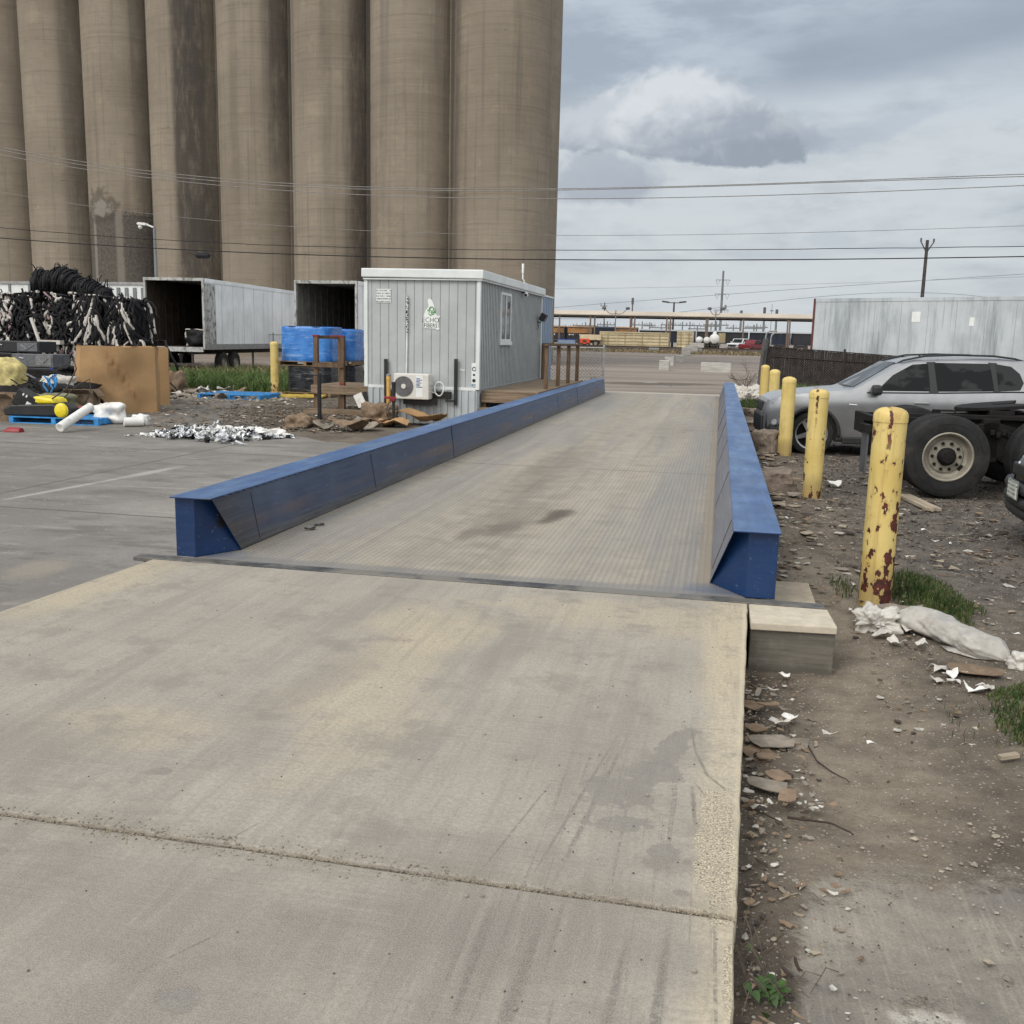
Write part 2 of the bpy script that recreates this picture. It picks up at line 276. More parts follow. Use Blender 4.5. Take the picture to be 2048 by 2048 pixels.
    return m.out(c, m.rng(m.ma('ADD', lng, g), .3, .8, .50, .78), .0, m.bump(h, .4, .004), spec=.45)

def mat_rail():
    m = Mat('blue rail paint'); X, Y, Z = m.sep()
    nv = m.sep(m.node('ShaderNodeNewGeometry').outputs['Normal'])
    n = m.noise(2.2, 6, .65); st = m.noise(1, 5, .65, st=(6, .8, 6)); sc = m.noise(1, 4, .7, st=(3, 1.2, 40))
    c = m.mix(m.rng(n, .35, .65), (.002, .022, .085), (.004, .031, .112))
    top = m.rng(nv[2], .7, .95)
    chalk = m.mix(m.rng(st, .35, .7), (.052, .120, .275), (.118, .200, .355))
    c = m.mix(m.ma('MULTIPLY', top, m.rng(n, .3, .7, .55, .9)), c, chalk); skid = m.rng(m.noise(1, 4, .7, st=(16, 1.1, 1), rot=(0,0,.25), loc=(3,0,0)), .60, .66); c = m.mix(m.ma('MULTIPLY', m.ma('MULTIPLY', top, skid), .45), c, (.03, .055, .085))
    # inner faces: scuffed by wheels, rust and dirt band low down
    inner = m.rng(m.ma('ABSOLUTE', nv[0]), .88, .96)
    face = m.ma('MULTIPLY', inner, m.ma('MULTIPLY', m.rng(X, -3.72, -3.6), m.rng(X, .36, .3)))
    fc = m.mix(m.rng(sc, .38, .66), (.008, .028, .085), (.035, .065, .125))
    fc = m.mix(m.rng(m.noise(.6, 4, .6, loc=(0,3,0)), .45, .7, 0, .6), fc, (.075, .105, .165))
    fc = m.mix(m.rng(X, -.2, 0, 0, .8), fc, m.mix(m.rng(sc, .35, .65), (.135, .145, .185), (.235, .24, .27)))
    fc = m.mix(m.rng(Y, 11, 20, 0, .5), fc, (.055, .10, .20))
    rst = m.rng(m.ma('ADD', m.ma('ABSOLUTE', m.ma('SUBTRACT', Z, .17)), m.ma('MULTIPLY', st, .16)), .10, .16, 1, 0)
    fc = m.mix(m.ma('MULTIPLY', rst, m.rng(m.noise(.55, 4), .42, .62, .1, .65)), fc, (.13, .082, .055))
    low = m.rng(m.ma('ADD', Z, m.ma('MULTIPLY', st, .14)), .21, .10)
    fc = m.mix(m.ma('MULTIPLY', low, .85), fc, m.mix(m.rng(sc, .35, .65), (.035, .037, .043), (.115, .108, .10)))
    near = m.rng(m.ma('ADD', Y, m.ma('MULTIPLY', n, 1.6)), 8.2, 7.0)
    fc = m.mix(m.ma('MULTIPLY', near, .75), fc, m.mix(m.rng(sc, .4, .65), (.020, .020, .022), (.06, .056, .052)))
    fc = m.mix(m.rng(X, -.2, 0, 0, .72), fc, m.mix(m.rng(sc, .35, .65), (.125, .135, .175), (.225, .228, .255)))
    c = m.mix(face, c, fc)
    # bare worn spots at top inner edges
    wear = m.ma('MULTIPLY', m.rng(m.ma('ABSOLUTE', m.ma('SUBTRACT', Z, .425)), .02, .008, 0, 1), m.rng(m.noise(5, 5, .7), .56, .64))
    c = m.mix(m.ma('MULTIPLY', wear, m.rng(Y, 10, 7, 0, .8)), c, (.045, .036, .03))
    b1 = m.ma('MULTIPLY', m.ma('MULTIPLY', m.rng(Y, 6.60, 6.56), m.rng(m.ma('ADD', Z, m.ma('MULTIPLY', n, .2)), .28, .32)), m.ma('MULTIPLY', m.rng(m.ma('ADD', X, m.ma('MULTIPLY', n, .10)), -3.48, -3.44), m.rng(X, -3.3, -3.35)))
    b1 = m.ma('MULTIPLY', b1, m.rng(nv[1], -.25, -.4))
    c = m.mix(m.ma('MULTIPLY', b1, .9), c, (.018, .015, .014))  # overhang shade and stain painted dark under the left rail's top plate
    scr = m.rng(m.noise(1, 3, .7, st=(40, 2.5, 40), rot=(0,0,.3)), .64, .68)
    c = m.mix(m.ma('MULTIPLY', scr, .35), c, (.16, .20, .30))
    return m.out(c, m.ma('ADD', m.rng(sc, .3, .7, .34, .5), m.ma('MULTIPLY', top, .04)), 0, m.bump(m.ma('ADD', m.ma('MULTIPLY', m.noise(1, 2, st=(2, .7, 2)), 1), m.ma('MULTIPLY', sc, .05)), .25, .03), spec=.5)

def mat_bollard(name, worn, top=1.2, rx=0):
    m = Mat(name); X, Y, Z = m.sep()
    n = m.noise(3, 5, .6); dr = m.noise(1, 4, .6, st=(14, 14, 1.2))
    c = m.mix(m.rng(n, .35, .65), (.58, .435, .140), (.66, .515, .195))
    c = m.mix(m.rng(dr, .56, .7, 0, .35), c, (.36, .25, .085))
    c = m.mix(m.rng(m.ma('ADD', Z, m.ma('MULTIPLY', n, .2)), .0, .2, .5, 0), c, (.22, .15, .08))
    f = m.noise(13, 3, .6, st=(1, 1, .62)); g = m.noise(2.6, 3, .5, loc=(1,4,2))
    chip = m.rng(m.ma('ADD', m.ma('ADD', f, m.rng(Z, .75, -.1, 0, .075)), m.ma('MULTIPLY', m.ma('SUBTRACT', g, .5), .55)), worn, worn+.012)
    fine = m.rng(m.noise(60, 2, .6, st=(1,1,.45)), worn+.06, worn+.075)
    chip = m.ma('MULTIPLY', m.ma('MAXIMUM', chip, m.ma('MULTIPLY', fine, m.rng(g, .45, .6))), m.rng(Z, top-.10, top-.12))
    run = m.ma('MULTIPLY', m.rng(m.ma('ABSOLUTE', m.ma('ADD', m.ma('SUBTRACT', X, rx), m.ma('MULTIPLY', m.ma('SUBTRACT', m.noise(1, 4, .7, st=(9, 9, 9)), .5), .06))), .014, .010, 0, 1) if rx else 0, m.rng(Z, top-.55, top-.12, 0, 1))
    run = m.ma('MULTIPLY', run, m.rng(m.noise(1, 3, .6, st=(6, 6, 14)), .40, .50))
    if rx: chip = m.ma('MAXIMUM', chip, run)
    halo = m.rng(m.ma('ADD', m.ma('ADD', f, m.rng(Z, .75, -.1, 0, .075)), m.ma('MULTIPLY', m.ma('SUBTRACT', g, .5), .55)), worn-.06, worn)
    c = m.mix(m.ma('MULTIPLY', halo, .5), c, (.40, .26, .09))
    dirt = m.noise(1, 6, .7, st=(7, 7, 2), loc=(3,1,0)); c = m.mix(m.rng(dirt, .52, .7, 0, .45), c, (.33, .25, .11))
    cc = m.mix(m.rng(m.noise(18, 4), .4, .6), (.105, .024, .020), (.05, .018, .014))
    c = m.mix(chip, c, cc)
    return m.out(c, m.rng(n, .3, .7, .42, .6), 0, m.bump(m.ma('ADD', m.ma('MULTIPLY', chip, -.5), m.ma('MULTIPLY', m.noise(8, 3), .4)), .4, .006), spec=.4)

def mat_silo(p0, t):
    m = Mat('weathered silo concrete'); X, Y, Z = m.sep()
    # s runs along the row of silos
    s_ = m.ma('ADD', m.ma('MULTIPLY', m.ma('SUBTRACT', X, p0[0]), t[0]), m.ma('MULTIPLY', m.ma('SUBTRACT', Y, p0[1]), t[1]))
    n1 = m.noise(.12, 5, .6); lift = m.noise(1, 5, .65, st=(.05, .05, 2.1)); lift2 = m.noise(1, 3, .6, st=(.12, .12, 5.2)); dr = m.noise(1, 6, .65, st=(1.15, 1.15, .022)); dr2 = m.noise(1, 5, .7, st=(4, 4, .05)); n3 = m.noise(5, 5, .7)
    c = m.mix(m.rng(n1, .34, .66), (.212, .181, .142), (.266, .230, .183))
    c = m.mix(m.rng(m.noise(.5, 6, .7), .5, .72, 0, .45), c, (.33, .275, .205))
    c = m.mix(m.rng(lift, .5, .68, 0, .24), c, (.16, .13, .10))
    c = m.mix(m.rng(lift2, .56, .66, 0, .25), c, (.14, .115, .09)); c = m.mix(m.rng(m.noise(1, 4, .7, st=(.5, .5, 14)), .5, .7, 0, .22), c, (.13, .11, .088)); c = m.mix(m.rng(m.noise(1, 6, .75, st=(1.5, 1.5, 1.1)), .54, .7, 0, .3), c, (.14, .12, .098))
    c = m.mix(m.rng(dr, .54, .72, 0, .42), c, (.098, .090, .082)); c = m.mix(m.rng(m.noise(1, 6, .7, st=(2.4, 2.4, .06), loc=(7,7,0)), .54, .66, 0, .3), c, (.10, .092, .084))
    c = m.mix(m.rng(dr2, .58, .72, 0, .22), c, (.12, .10, .08))
    # broad black weather streaks at given bays
    for a, b, k, z0 in ((18.3, 20.7, .95, -50), (26.8, 28.4, .8, 12), (24.0, 24.6, .35, 9), (5.7, 7.2, .55, 5), (33.9, 35.3, .8, -5), (32.4, 32.9, .35, 6), (13.2, 14.3, .5, -5), (42.6, 43.4, .6, -5), (.2, 1.2, .5, 6)):
        w = m.ma('ADD', s_, m.ma('MULTIPLY', m.ma('SUBTRACT', m.noise(1, 4, .7, st=(.6, .6, .045), loc=(a, 0, 0)), .5), 1.4))
        k_ = m.ma('MULTIPLY', m.ma('MULTIPLY', m.rng(w, a-.5, a+.45), m.rng(w, b+.6, b-.5)), m.rng(Z, z0-4, z0+9, .12, 1))
        k_ = m.ma('MULTIPLY', k_, m.rng(m.noise(1, 7, .75, st=(1.6, 1.6, .35), loc=(4,4,4)), .30, .55, .5, 1))
        c = m.mix(m.ma('MULTIPLY', k_, k*.88), c, (.046, .041, .038))
    # stains and crease shade painted dark where the round walls meet
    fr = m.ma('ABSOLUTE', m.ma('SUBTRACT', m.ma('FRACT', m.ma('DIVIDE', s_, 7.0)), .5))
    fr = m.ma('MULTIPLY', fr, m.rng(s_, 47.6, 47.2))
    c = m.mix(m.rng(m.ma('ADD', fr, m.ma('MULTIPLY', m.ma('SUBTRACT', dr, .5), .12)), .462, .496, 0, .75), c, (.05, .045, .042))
    # patched lower part of the third silo
    w = m.ma('ADD', Z, m.ma('MULTIPLY', m.ma('SUBTRACT', n3, .5), 1.6))
    pk = m.ma('MULTIPLY', m.ma('MULTIPLY', m.rng(s_, 7.1, 7.5), m.rng(s_, 14.3, 13.9)), m.rng(w, 11.6, 10.9))
    pc = m.mix(m.rng(n3, .35, .65), (.055, .050, .045), (.105, .097, .088))
    pc = m.mix(m.ma('MULTIPLY', m.rng(m.ma('ABSOLUTE', m.ma('SUBTRACT', s_, m.ma('ADD', 9.3, m.ma('MULTIPLY', n3, .3)))), .3, .1), .6), pc, (.27, .25, .22))
    pc = m.mix(m.ma('MULTIPLY', m.rng(m.ma('ABSOLUTE', m.ma('SUBTRACT', s_, m.ma('ADD', 11.8, m.ma('MULTIPLY', n3, .3)))), .4, .15), .5), pc, (.27, .25, .22))
    c = m.mix(m.ma('MULTIPLY', pk, .85), c, pc)
    for sc_, zc, rs, rz in ((10.1, 11.7, 1.3, 1.0), (9.2, 30.8, .7, .7)):
        d = m.ma('SQRT', m.ma('ADD', m.ma('POWER', m.ma('DIVIDE', m.ma('SUBTRACT', s_, sc_), rs), 2), m.ma('POWER', m.ma('DIVIDE', m.ma('SUBTRACT', Z, zc), rz), 2)))
        d = m.ma('ADD', d, m.ma('MULTIPLY', m.ma('SUBTRACT', m.noise(.7, 6, .65), .5), 2.6))
        c = m.mix(m.rng(d, 1.6, 1.1, 0, .6), c, (.07, .06, .05))
        c = m.mix(m.rng(d, 1.0, .7, 0, .8), c, (.235, .22, .195))
    # short cracks on lift lines
    cr = m.ma('MULTIPLY', m.rng(m.noise(1, 3, .6, st=(.42, .42, 6)), .70, .73), m.rng(m.noise(.3, 3), .45, .6))
    c = m.mix(m.ma('MULTIPLY', cr, .7), c, (.05, .04, .032))
    h = m.ma('ADD', m.ma('MULTIPLY', lift, .7), m.ma('ADD', m.ma('MULTIPLY', n3, .2), m.ma('MULTIPLY', lift2, .5)))
    return m.out(c, .92, 0, m.bump(h, .4, .08), spec=.15)

def mat_siding(name, col):
    m = Mat(name); X, Y, Z = m.sep(m.obj())
    n = m.noise(1.5, 5, .6); dr = m.noise(1, 4, .6, st=(5, 5, .4))
    c = m.mix(m.rng(n, .35, .65), tuple(x*.92 for x in col), tuple(x*1.05 for x in col))
    c = m.mix(m.rng(dr, .56, .75, 0, .25), c, tuple(x*.65 for x in col))
    return m.out(c, .45, 0, m.bump(m.noise(1, 2, st=(1.2, 1.2, .5)), .12, .03), spec=.4)

def mat_trailer(name, base, grime, k=.6, st=(2.2, 2.2, .35)):
    m = Mat(name); n = m.noise(.6, 6, .65); dr = m.noise(1, 6, .7, st=st); dr2 = m.noise(1, 4, .6, st=(9, 9, .25))
    c = m.mix(m.rng(n, .35, .65), tuple(x*.88 for x in base), tuple(min(1, x*1.08) for x in base))
    c = m.mix(m.rng(dr, .46, .66, 0, k), c, grime)
    c = m.mix(m.rng(dr2, .55, .7, 0, k*.6), c, tuple(x*.7 for x in grime))
    return m.out(c, m.rng(dr, .3, .7, .42, .62), 0, m.bump(m.noise(1, 2, st=(2, 2, .3)), .2, .02), spec=.4)

def mat_wood(name, a, b, axis=0):
    m = Mat(name); st = [22, 22, 22]; st[axis] = 1.4
    g = m.noise(1, 6, .7, vec=m.obj(), st=tuple(st)); n = m.noise(2.5, 5, .6)
    c = m.mix(m.rng(g, .32, .68), a, b); c = m.mix(m.rng(n, .5, .75, 0, .5), c, tuple(x*.55 for x in a))
    return m.out(c, .85, 0, m.bump(g, .4, .004), spec=.2)

def mat_glass(name, col=(.012, .014, .016), rough=.06):
    m = Mat(name); n = m.noise(3, 4, .6)
    return m.out(m.mix(m.rng(n, .4, .7, 0, .5), col, tuple(x*2.2 for x in col)), m.rng(n, .3, .7, rough, rough+.06), 0, spec=.55)

def mat_wrap():
    m = Mat('stretch wrap film over blue drums'); n = m.noise(4, 5, .65); w = m.noise(1, 5, .7, st=(1.5, 1.5, 11), dist=.6)
    c = m.mix(m.rng(n, .35, .65), (.022, .135, .46), (.06, .23, .60)); c = m.mix(m.rng(w, .56, .66, 0, .55), c, (.35, .48, .66))
    return m.out(c, m.rng(w, .3, .7, .18, .35), 0, m.bump(w, .5, .02), spec=.55)
def mat_wrap_dark():
    m = Mat('stretch wrap film over black drums'); n = m.noise(4, 5, .65); w = m.noise(1, 5, .7, st=(1.3, 1.3, 9), dist=.7)
    c = m.mix(m.rng(n, .35, .65), (.010, .012, .016), (.03, .034, .042)); c = m.mix(m.rng(w, .57, .66, 0, .6), c, (.20, .21, .23))
    return m.out(c, m.rng(w, .3, .7, .16, .35), 0, m.bump(w, .5, .02), spec=.5)
def mat_grass(k=1., dry=.6):
    m = Mat('grass blades'); oi = m.noise(6, 3, .6)
    c = m.mix(m.rng(oi, .3, .7), (.022*k, .050*k, .012*k), (.062*k, .098*k, .026*k)); c = m.mix(m.rng(m.noise(19, 2), .50, .66, 0, dry), c, (.17, .145, .075))
    return m.out(c, .7, spec=.25)
def mat_film(name, col, var=.2):
    m = Mat(name); n = m.noise(9, 5, .65)
    c = m.mix(m.rng(n, .35, .65), tuple(x*(1-var) for x in col), col); c = m.mix(m.rng(m.noise(5, 5, .7, loc=(2,1,0)), .54, .72, 0, .5), c, (.24, .20, .15))
    return m.out(c, m.rng(n, .3, .7, .35, .6), 0, m.bump(m.noise(30, 4), .3, .01), spec=.4)
def mat_lines(name, paper, ink, n, along='Z'):
    "paper with rows of illegible print"
    m = Mat(name); o = m.sep(m.obj()); z = o[2]
    r = m.ma('FRACT', m.ma('MULTIPLY', z, n)); row = m.rng(m.ma('ABSOLUTE', m.ma('SUBTRACT', r, .5)), .18, .24, 1, 0)
    br = m.rng(m.noise(1, 2, .5, vec=m.obj(), st=(60, 60, n*.9)), .44, .5)
    return m.out(m.mix(m.ma('MULTIPLY', row, br), paper, ink), .5, spec=.3)

# ---------------------------------------------------------------- mesh helpers
def ang_axis(d):
    d = Vector(d).normalized(); up = Vector((0,0,1)) if abs(d.z) < .95 else Vector((1,0,0))
    a = d.cross(up).normalized(); return a, d.cross(a).normalized()

class MB:
    def __init__(s): s.v, s.f = [], []
    def add(s, vs, fs):
        o = len(s.v); s.v += [tuple(v) for v in vs]; s.f += [tuple(i+o for i in f) for f in fs]; return s
    def box(s, c, d, rz=0, M=None):
        x, y, z = (k/2 for k in d); vs = []
        for sx, sy, sz in ((-1,-1,-1),(1,-1,-1),(1,1,-1),(-1,1,-1),(-1,-1,1),(1,-1,1),(1,1,1),(-1,1,1)):
            p = Vector((sx*x, sy*y, sz*z))
            if M: p = M @ p
            elif rz: p = Vector((p.x*cos(rz)-p.y*sin(rz), p.x*sin(rz)+p.y*cos(rz), p.z))
            vs.append(p+Vector(c))
        return s.add(vs, [(0,3,2,1),(4,5,6,7),(0,1,5,4),(1,2,6,5),(2,3,7,6),(3,0,4,7)])
    def bx(s, x0, x1, y0, y1, z0, z1): return s.box(((x0+x1)/2, (y0+y1)/2, (z0+z1)/2), (abs(x1-x0), abs(y1-y0), abs(z1-z0)))
    def tube(s, pts, r, n=8, caps=True):
        pts = [Vector(p) for p in pts]; R = r if isinstance(r, (list, tuple)) else [r]*len(pts); vs = []; fs = []
        a = None
        for i, p in enumerate(pts):
            d = (pts[min(i+1, len(pts)-1)]-pts[max(i-1, 0)])
            if d.length < 1e-9: d = Vector((0,0,1))
            d.normalize()
            if a is None: a, b = ang_axis(d)
            else:
                a = (a - a.dot(d)*d)
                if a.length < 1e-6: a, b = ang_axis(d)
                a.normalize(); b = d.cross(a)
            for k in range(n):
                t = 2*pi*k/n; vs.append(p + (a*cos(t)+b*sin(t))*R[i])
        for i in range(len(pts)-1):
            for k in range(n): fs.append((i*n+k, i*n+(k+1)%n, (i+1)*n+(k+1)%n, (i+1)*n+k))
        if caps: fs.append(tuple(range(n-1, -1, -1))); fs.append(tuple((len(pts)-1)*n+k for k in range(n)))
        return s.add(vs, fs)
    def lathe(s, prof, c=(0,0,0), axis=(0,0,1), n=24):
        "prof: (radius, height) pairs along axis"
        ax = Vector(axis).normalized(); a, b = ang_axis(ax); vs = []; fs = []; c = Vector(c)
        for r, h in prof:
            for k in range(n):
                t = 2*pi*k/n; vs.append(c+ax*h+(a*cos(t)+b*sin(t))*max(r, 1e-4))
        for i in range(len(prof)-1):
            for k in range(n): fs.append((i*n+k, i*n+(k+1)%n, (i+1)*n+(k+1)%n, (i+1)*n+k))
        return s.add(vs, fs)
    def prism(s, poly, vec):
        "extrude a 3D polygon by vec"
        n = len(poly); vec = Vector(vec); vs = [Vector(p) for p in poly]+[Vector(p)+vec for p in poly]
        fs = [tuple(range(n-1, -1, -1)), tuple(range(n, 2*n))]+[(i, (i+1)%n, n+(i+1)%n, n+i) for i in range(n)]
        return s.add(vs, fs)
    def build(s, name, mat, parent=None, smooth=False, bevel=0, loc=None, rz=None, fix=True):
        me = bpy.data.meshes.new(name); me.from_pydata([tuple(v) for v in s.v], [], s.f); me.update()
        if fix:
            b = bmesh.new(); b.from_mesh(me); bmesh.ops.recalc_face_normals(b, faces=b.faces); b.to_mesh(me); b.free()
        if mat: me.materials.append(mat)
        o = bpy.data.objects.new(name, me); COL.objects.link(o)
        if parent: o.parent = parent
        if loc is not None: o.location = loc
        if rz is not None: o.rotation_euler.z = rz
        if smooth:
            for p in me.polygons: p.use_smooth = True
            if smooth != 'all':
                b = bmesh.new(); b.from_mesh(me)
                for e in b.edges:
                    if len(e.link_faces) == 2 and e.calc_face_angle(0) > .6: e.smooth = False
                b.to_mesh(me); b.free()
        if bevel:
            md = o.modifiers.new('bevel', 'BEVEL'); md.width = bevel; md.segments = 2; md.limit_method = 'ANGLE'; md.angle_limit = .6; md.harden_normals = False
        return o

def thing(name, label, cat, loc=(0,0,0), rz=0, group=None):
    o = bpy.data.objects.new(name, None); COL.objects.link(o); o.location = loc; o.rotation_euler.z = rz
    o.empty_display_size = .1
    return tag(o, label, cat, group)
def tag(o, label, cat, group=None):
    o['label'] = label; o['category'] = cat
    if group: o['group'] = group
    return o
def structure(o): o['kind'] = 'structure'; return o
def stuff(o, label=None, cat=None):
    o['kind'] = 'stuff'
    if label: o['label'] = label
    if cat: o['category'] = cat
    return o
def text_mesh(body, size, depth=.001, spacing=1.0, bold=0):
    cu = bpy.data.curves.new('letters', 'FONT'); cu.body = body; cu.size = size; cu.extrude = depth; cu.align_x = 'CENTER'; cu.space_character = spacing; cu.offset = bold
    o = bpy.data.objects.new('letters', cu); COL.objects.link(o)
    dg = bpy.context.evaluated_depsgraph_get(); me = bpy.data.meshes.new_from_object(o.evaluated_get(dg))
    bpy.data.objects.remove(o); bpy.data.curves.remove(cu)
    return me
def copy_tree(o, parent=None):
    c = o.copy(); COL.objects.link(c)
    if parent: c.parent = parent
    for ch in list(o.children): copy_tree(ch, c)
    return c
# ---------------------------------------------------------------- palette
M_slab = mat_slab(); M_ground = mat_ground(); M_yard = mat_yard(); M_deck = mat_deck(); M_rail = mat_rail()
M_block = mat_block(); M_pad = mat_block('pale pad concrete', (.40, .34, .26), (.3, .26, .2), -2)
M_apron = mat_block('far apron concrete', (.44, .40, .34), (.3, .28, .25), -2)
M_lego = mat_block('precast barrier concrete', (.60, .58, .54), (.42, .41, .385), 2.5)
M_strip = Mat('dark steel strip'); _c = M_strip.mix(M_strip.rng(M_strip.noise(7, 5), .35, .65), (.028, .031, .036), (.062, .065, .07)); _c = M_strip.mix(M_strip.ma('MULTIPLY', M_strip.rng(M_strip.noise(1.1, 5, .7), .42, .58), .8), _c, (.20, .185, .16)); M_strip.out(_c, .55, .1); M_strip = M_strip.m
M_bol = [mat_bollard('yellow bollard paint, flaking', .60, 1.165, 1.19), mat_bollard('yellow bollard paint, chipped', .66, 1.065, 1.165), mat_bollard('yellow bollard paint, sound', .74)]
M_siding = mat_siding('grey metal siding', (.40, .425, .43)); M_white = mat_siding('white painted trim', (.66, .69, .69)); M_skirt = mat_siding('ribbed skirting', (.42, .455, .475))
M_seam = plain('siding seam', (.19, .20, .205), .6)
M_black = plain('black painted steel', (.012, .012, .014), .45, 0, .4, 5); M_dark = plain('dark grease', (.012, .011, .011), .75, 0, .5, 4, .2, spec=.2)
M_wood = mat_wood('weathered brown lumber', (.085, .055, .036), (.19, .130, .085), 2); M_woodx = mat_wood('weathered lumber boards', (.13, .095, .066), (.29, .22, .155), 0)
M_woodpale = mat_wood('grey bare plank', (.20, .165, .125), (.42, .355, .27), 0)
M_pallet = mat_wood('pallet wood', (.14, .095, .055), (.30, .215, .13), 0)
M_glass = mat_glass('window glass'); M_cglass = Mat('tinted car glass'); M_cglass.out(M_cglass.mix(M_cglass.rng(M_cglass.noise(1.9, 3, .5, st=(1, 1, 1.6)), .48, .54), (.002, .003, .004), (.020, .024, .024)), .05, 0, spec=.22); M_cglass = M_cglass.m
M_acw = plain('air conditioner casing', (.60, .585, .55), .45, 0, .06); M_grille = plain('grey fan grille', (.15, .15, .155), .5, 0, .2, 20)
M_pvc = plain('white pvc', (.66, .66, .64), .45, 0, .1); M_blue_ink = plain('blue print', (.02, .05, .19), .5); M_ink = plain('black print', (.012, .014, .014), .5); M_green = plain('green print', (.09, .24, .075), .5)
M_paper = plain('white sticker', (.70, .73, .72), .5, 0, .05); M_galv = plain('galvanised steel', (.30, .305, .305), .5, .4, .25, 8)
M_rope = plain('cable sheath', (.02, .02, .022), .6); M_wirelit = plain('bare aluminium wire', (.20, .19, .18), .5, .3)
M_card = plain('brown cardboard', (.37, .235, .122), .85, 0, .08, 2, .1, .15, dirt=(.30, .185, .095)); M_card2 = plain('weathered cardboard', (.20, .145, .10), .9, 0, .3, 9, .3, .15, dirt=(.13, .10, .075)); M_card3 = plain('faded tan cardboard', (.235, .172, .122), .9, 0, .25, 9, .3, .15, dirt=(.16, .12, .09)); M_cardgrey = plain('greyed cardboard', (.23, .20, .165), .9, 0, .3, 9, .3, .15)
M_cardin = plain('cardboard inside', (.22, .14, .08), .9)
M_hose = plain('black rubber', (.008, .008, .010), .62, 0, .5, 5, .1, spec=.25); M_hosew = mat_film('white tube film', (.56, .53, .49)); M_hosep = plain('pink grey tube', (.27, .18, .19), .6)
M_blue = plain('blue plastic', (.02, .12, .40), .45, 0, .25, 6); M_bluepal = plain('light blue pallet paint', (.03, .22, .52), .6, 0, .3, 8); M_bluebin = plain('deep blue bin plastic', (.010, .035, .26), .45, 0, .25)
M_greybin = plain('grey bin plastic', (.16, .16, .165), .6, 0, .2); M_case = plain('grey machine case', (.11, .115, .125), .5, .1, .3, 6); M_yel = plain('bright yellow plastic', (.72, .58, .02), .4, 0, .12); M_yelbd = plain('yellow painted board', (.50, .36, .07), .7, 0, .3, 7)
M_red = plain('red painted metal', (.22, .012, .018), .45, 0, .3, 8); M_orange = plain('orange red machine paint', (.62, .075, .03), .45, 0, .2)
M_sack = plain('yellowish sack cloth', (.47, .40, .17), .8, 0, .3, 7, .2); M_wrap = mat_wrap(); M_wrapd = mat_wrap_dark()
M_film = mat_film('dirty white plastic film', (.56, .535, .49)); M_bag = mat_film('grey white sack', (.44, .42, .385), .25); M_wht = mat_film('white paper', (.74, .73, .70), .1); M_foil = plain('crumpled foil', (.50, .52, .54), .35, .5, .45, 9, .3)
M_grass = mat_grass(1., .85); M_grassfar = mat_grass(1.75); M_dry = plain('dry twigs', (.09, .068, .05), .9); M_dryg = plain('dry grass', (.24, .19, .11), .9, 0, .3); M_stick = plain('dark stick', (.045, .033, .026), .9)  # far grass is a brighter copy: its stronger light is put into the colour
M_leaf = plain('broad weed leaves', (.035, .078, .014), .6, 0, .35, 12)
M_grit = plain('joint grit', (.23, .195, .145), .95, 0, .45, 30); M_rockl = plain('pale stones', (.27, .235, .19), .9, 0, .35, 12, .2); M_rockd = plain('dark stones', (.085, .070, .056), .9, 0, .5, 12, .2); M_rock = plain('broken concrete lumps', (.185, .148, .118), .92, 0, .35, 4, .6)
M_trw = mat_trailer('white trailer panels', (.80, .82, .84), (.55, .55, .54), .35); M_trg = mat_trailer('grimy trailer panels', (.45, .49, .515), (.22, .25, .27), .75, (1.3, 1.3, .16)); M_trdoor = mat_trailer('scraped frame', (.42, .43, .42), (.10, .095, .085), .9, (6, 6, 4))
M_trin = plain('dark plywood lining', (.050, .034, .026), .9, 0, .4, 3); M_trinm = plain('ribbed trailer lining', (.16, .155, .145), .8, 0, .3, 3)
M_rustred = plain('rust red door frame', (.10, .03, .028), .7, 0, .3); M_chassis = plain('dirty chassis steel', (.055, .048, .043), .8, .1, .4, 5)
M_tyre = plain('tyre rubber', (.020, .020, .021), .8, 0, .35, 6, .25, .25, dirt=(.045, .04, .036)); M_rim = plain('dusty steel rim', (.27, .25, .205), .5, .2, .2, 7, dirt=(.22, .19, .15)); M_alloy = plain('alloy wheel', (.30, .31, .32), .35, .7, .2)
M_suv = Mat('grey metallic car paint'); M_suv.out(M_suv.mix(M_suv.rng(M_suv.noise(3, 5), .35, .7), (.31, .317, .33), (.37, .376, .388)), .33, .68, spec=.5, Coat_Weight=.6, Coat_Roughness=.12); M_suv = M_suv.m
M_blackcar = plain('black car paint', (.008, .009, .012), .18, 0, .2, 3, spec=.6); M_trim = plain('black plastic trim', (.016, .017, .018), .55, 0, .2); M_lamp = plain('headlamp glass', (.33, .36, .37), .12, .1, .3, 14, spec=.6); M_chrome = plain('bright metal', (.62, .63, .64), .2, .9, .1)
M_plate = mat_lines('licence plate', (.50, .52, .47), (.10, .13, .11), 26)
M_tan = plain('tan metal roof', (.44, .385, .32), .7, 0, .12, .2); M_cont = plain('beige container paint', (.55, .47, .31), .75, 0, .2, .5); M_contd = plain('beige container rib', (.33, .275, .165), .8, 0, .2, .5)
M_rc = plain('dark railcar steel', (.022, .022, .027), .7, 0, .4, .4); M_rcb = plain('dark blue railcar steel', (.013, .018, .035), .7, 0, .4, .4); M_rco = plain('rusty orange railcar', (.26, .135, .055), .8, 0, .45, .6); M_rcg = plain('pale railcar roof', (.30, .31, .315), .7, 0, .2, .3); M_win = plain('whitish marks', (.55, .54, .53), .7)
M_tank = plain('white tank', (.62, .62, .61), .5, 0, .1, 1); M_pole = plain('grey utility pole', (.11, .10, .095), .85, 0, .2, 1); M_polem = plain('grey steel pole', (.17, .18, .19), .6, .2, .15, 1)
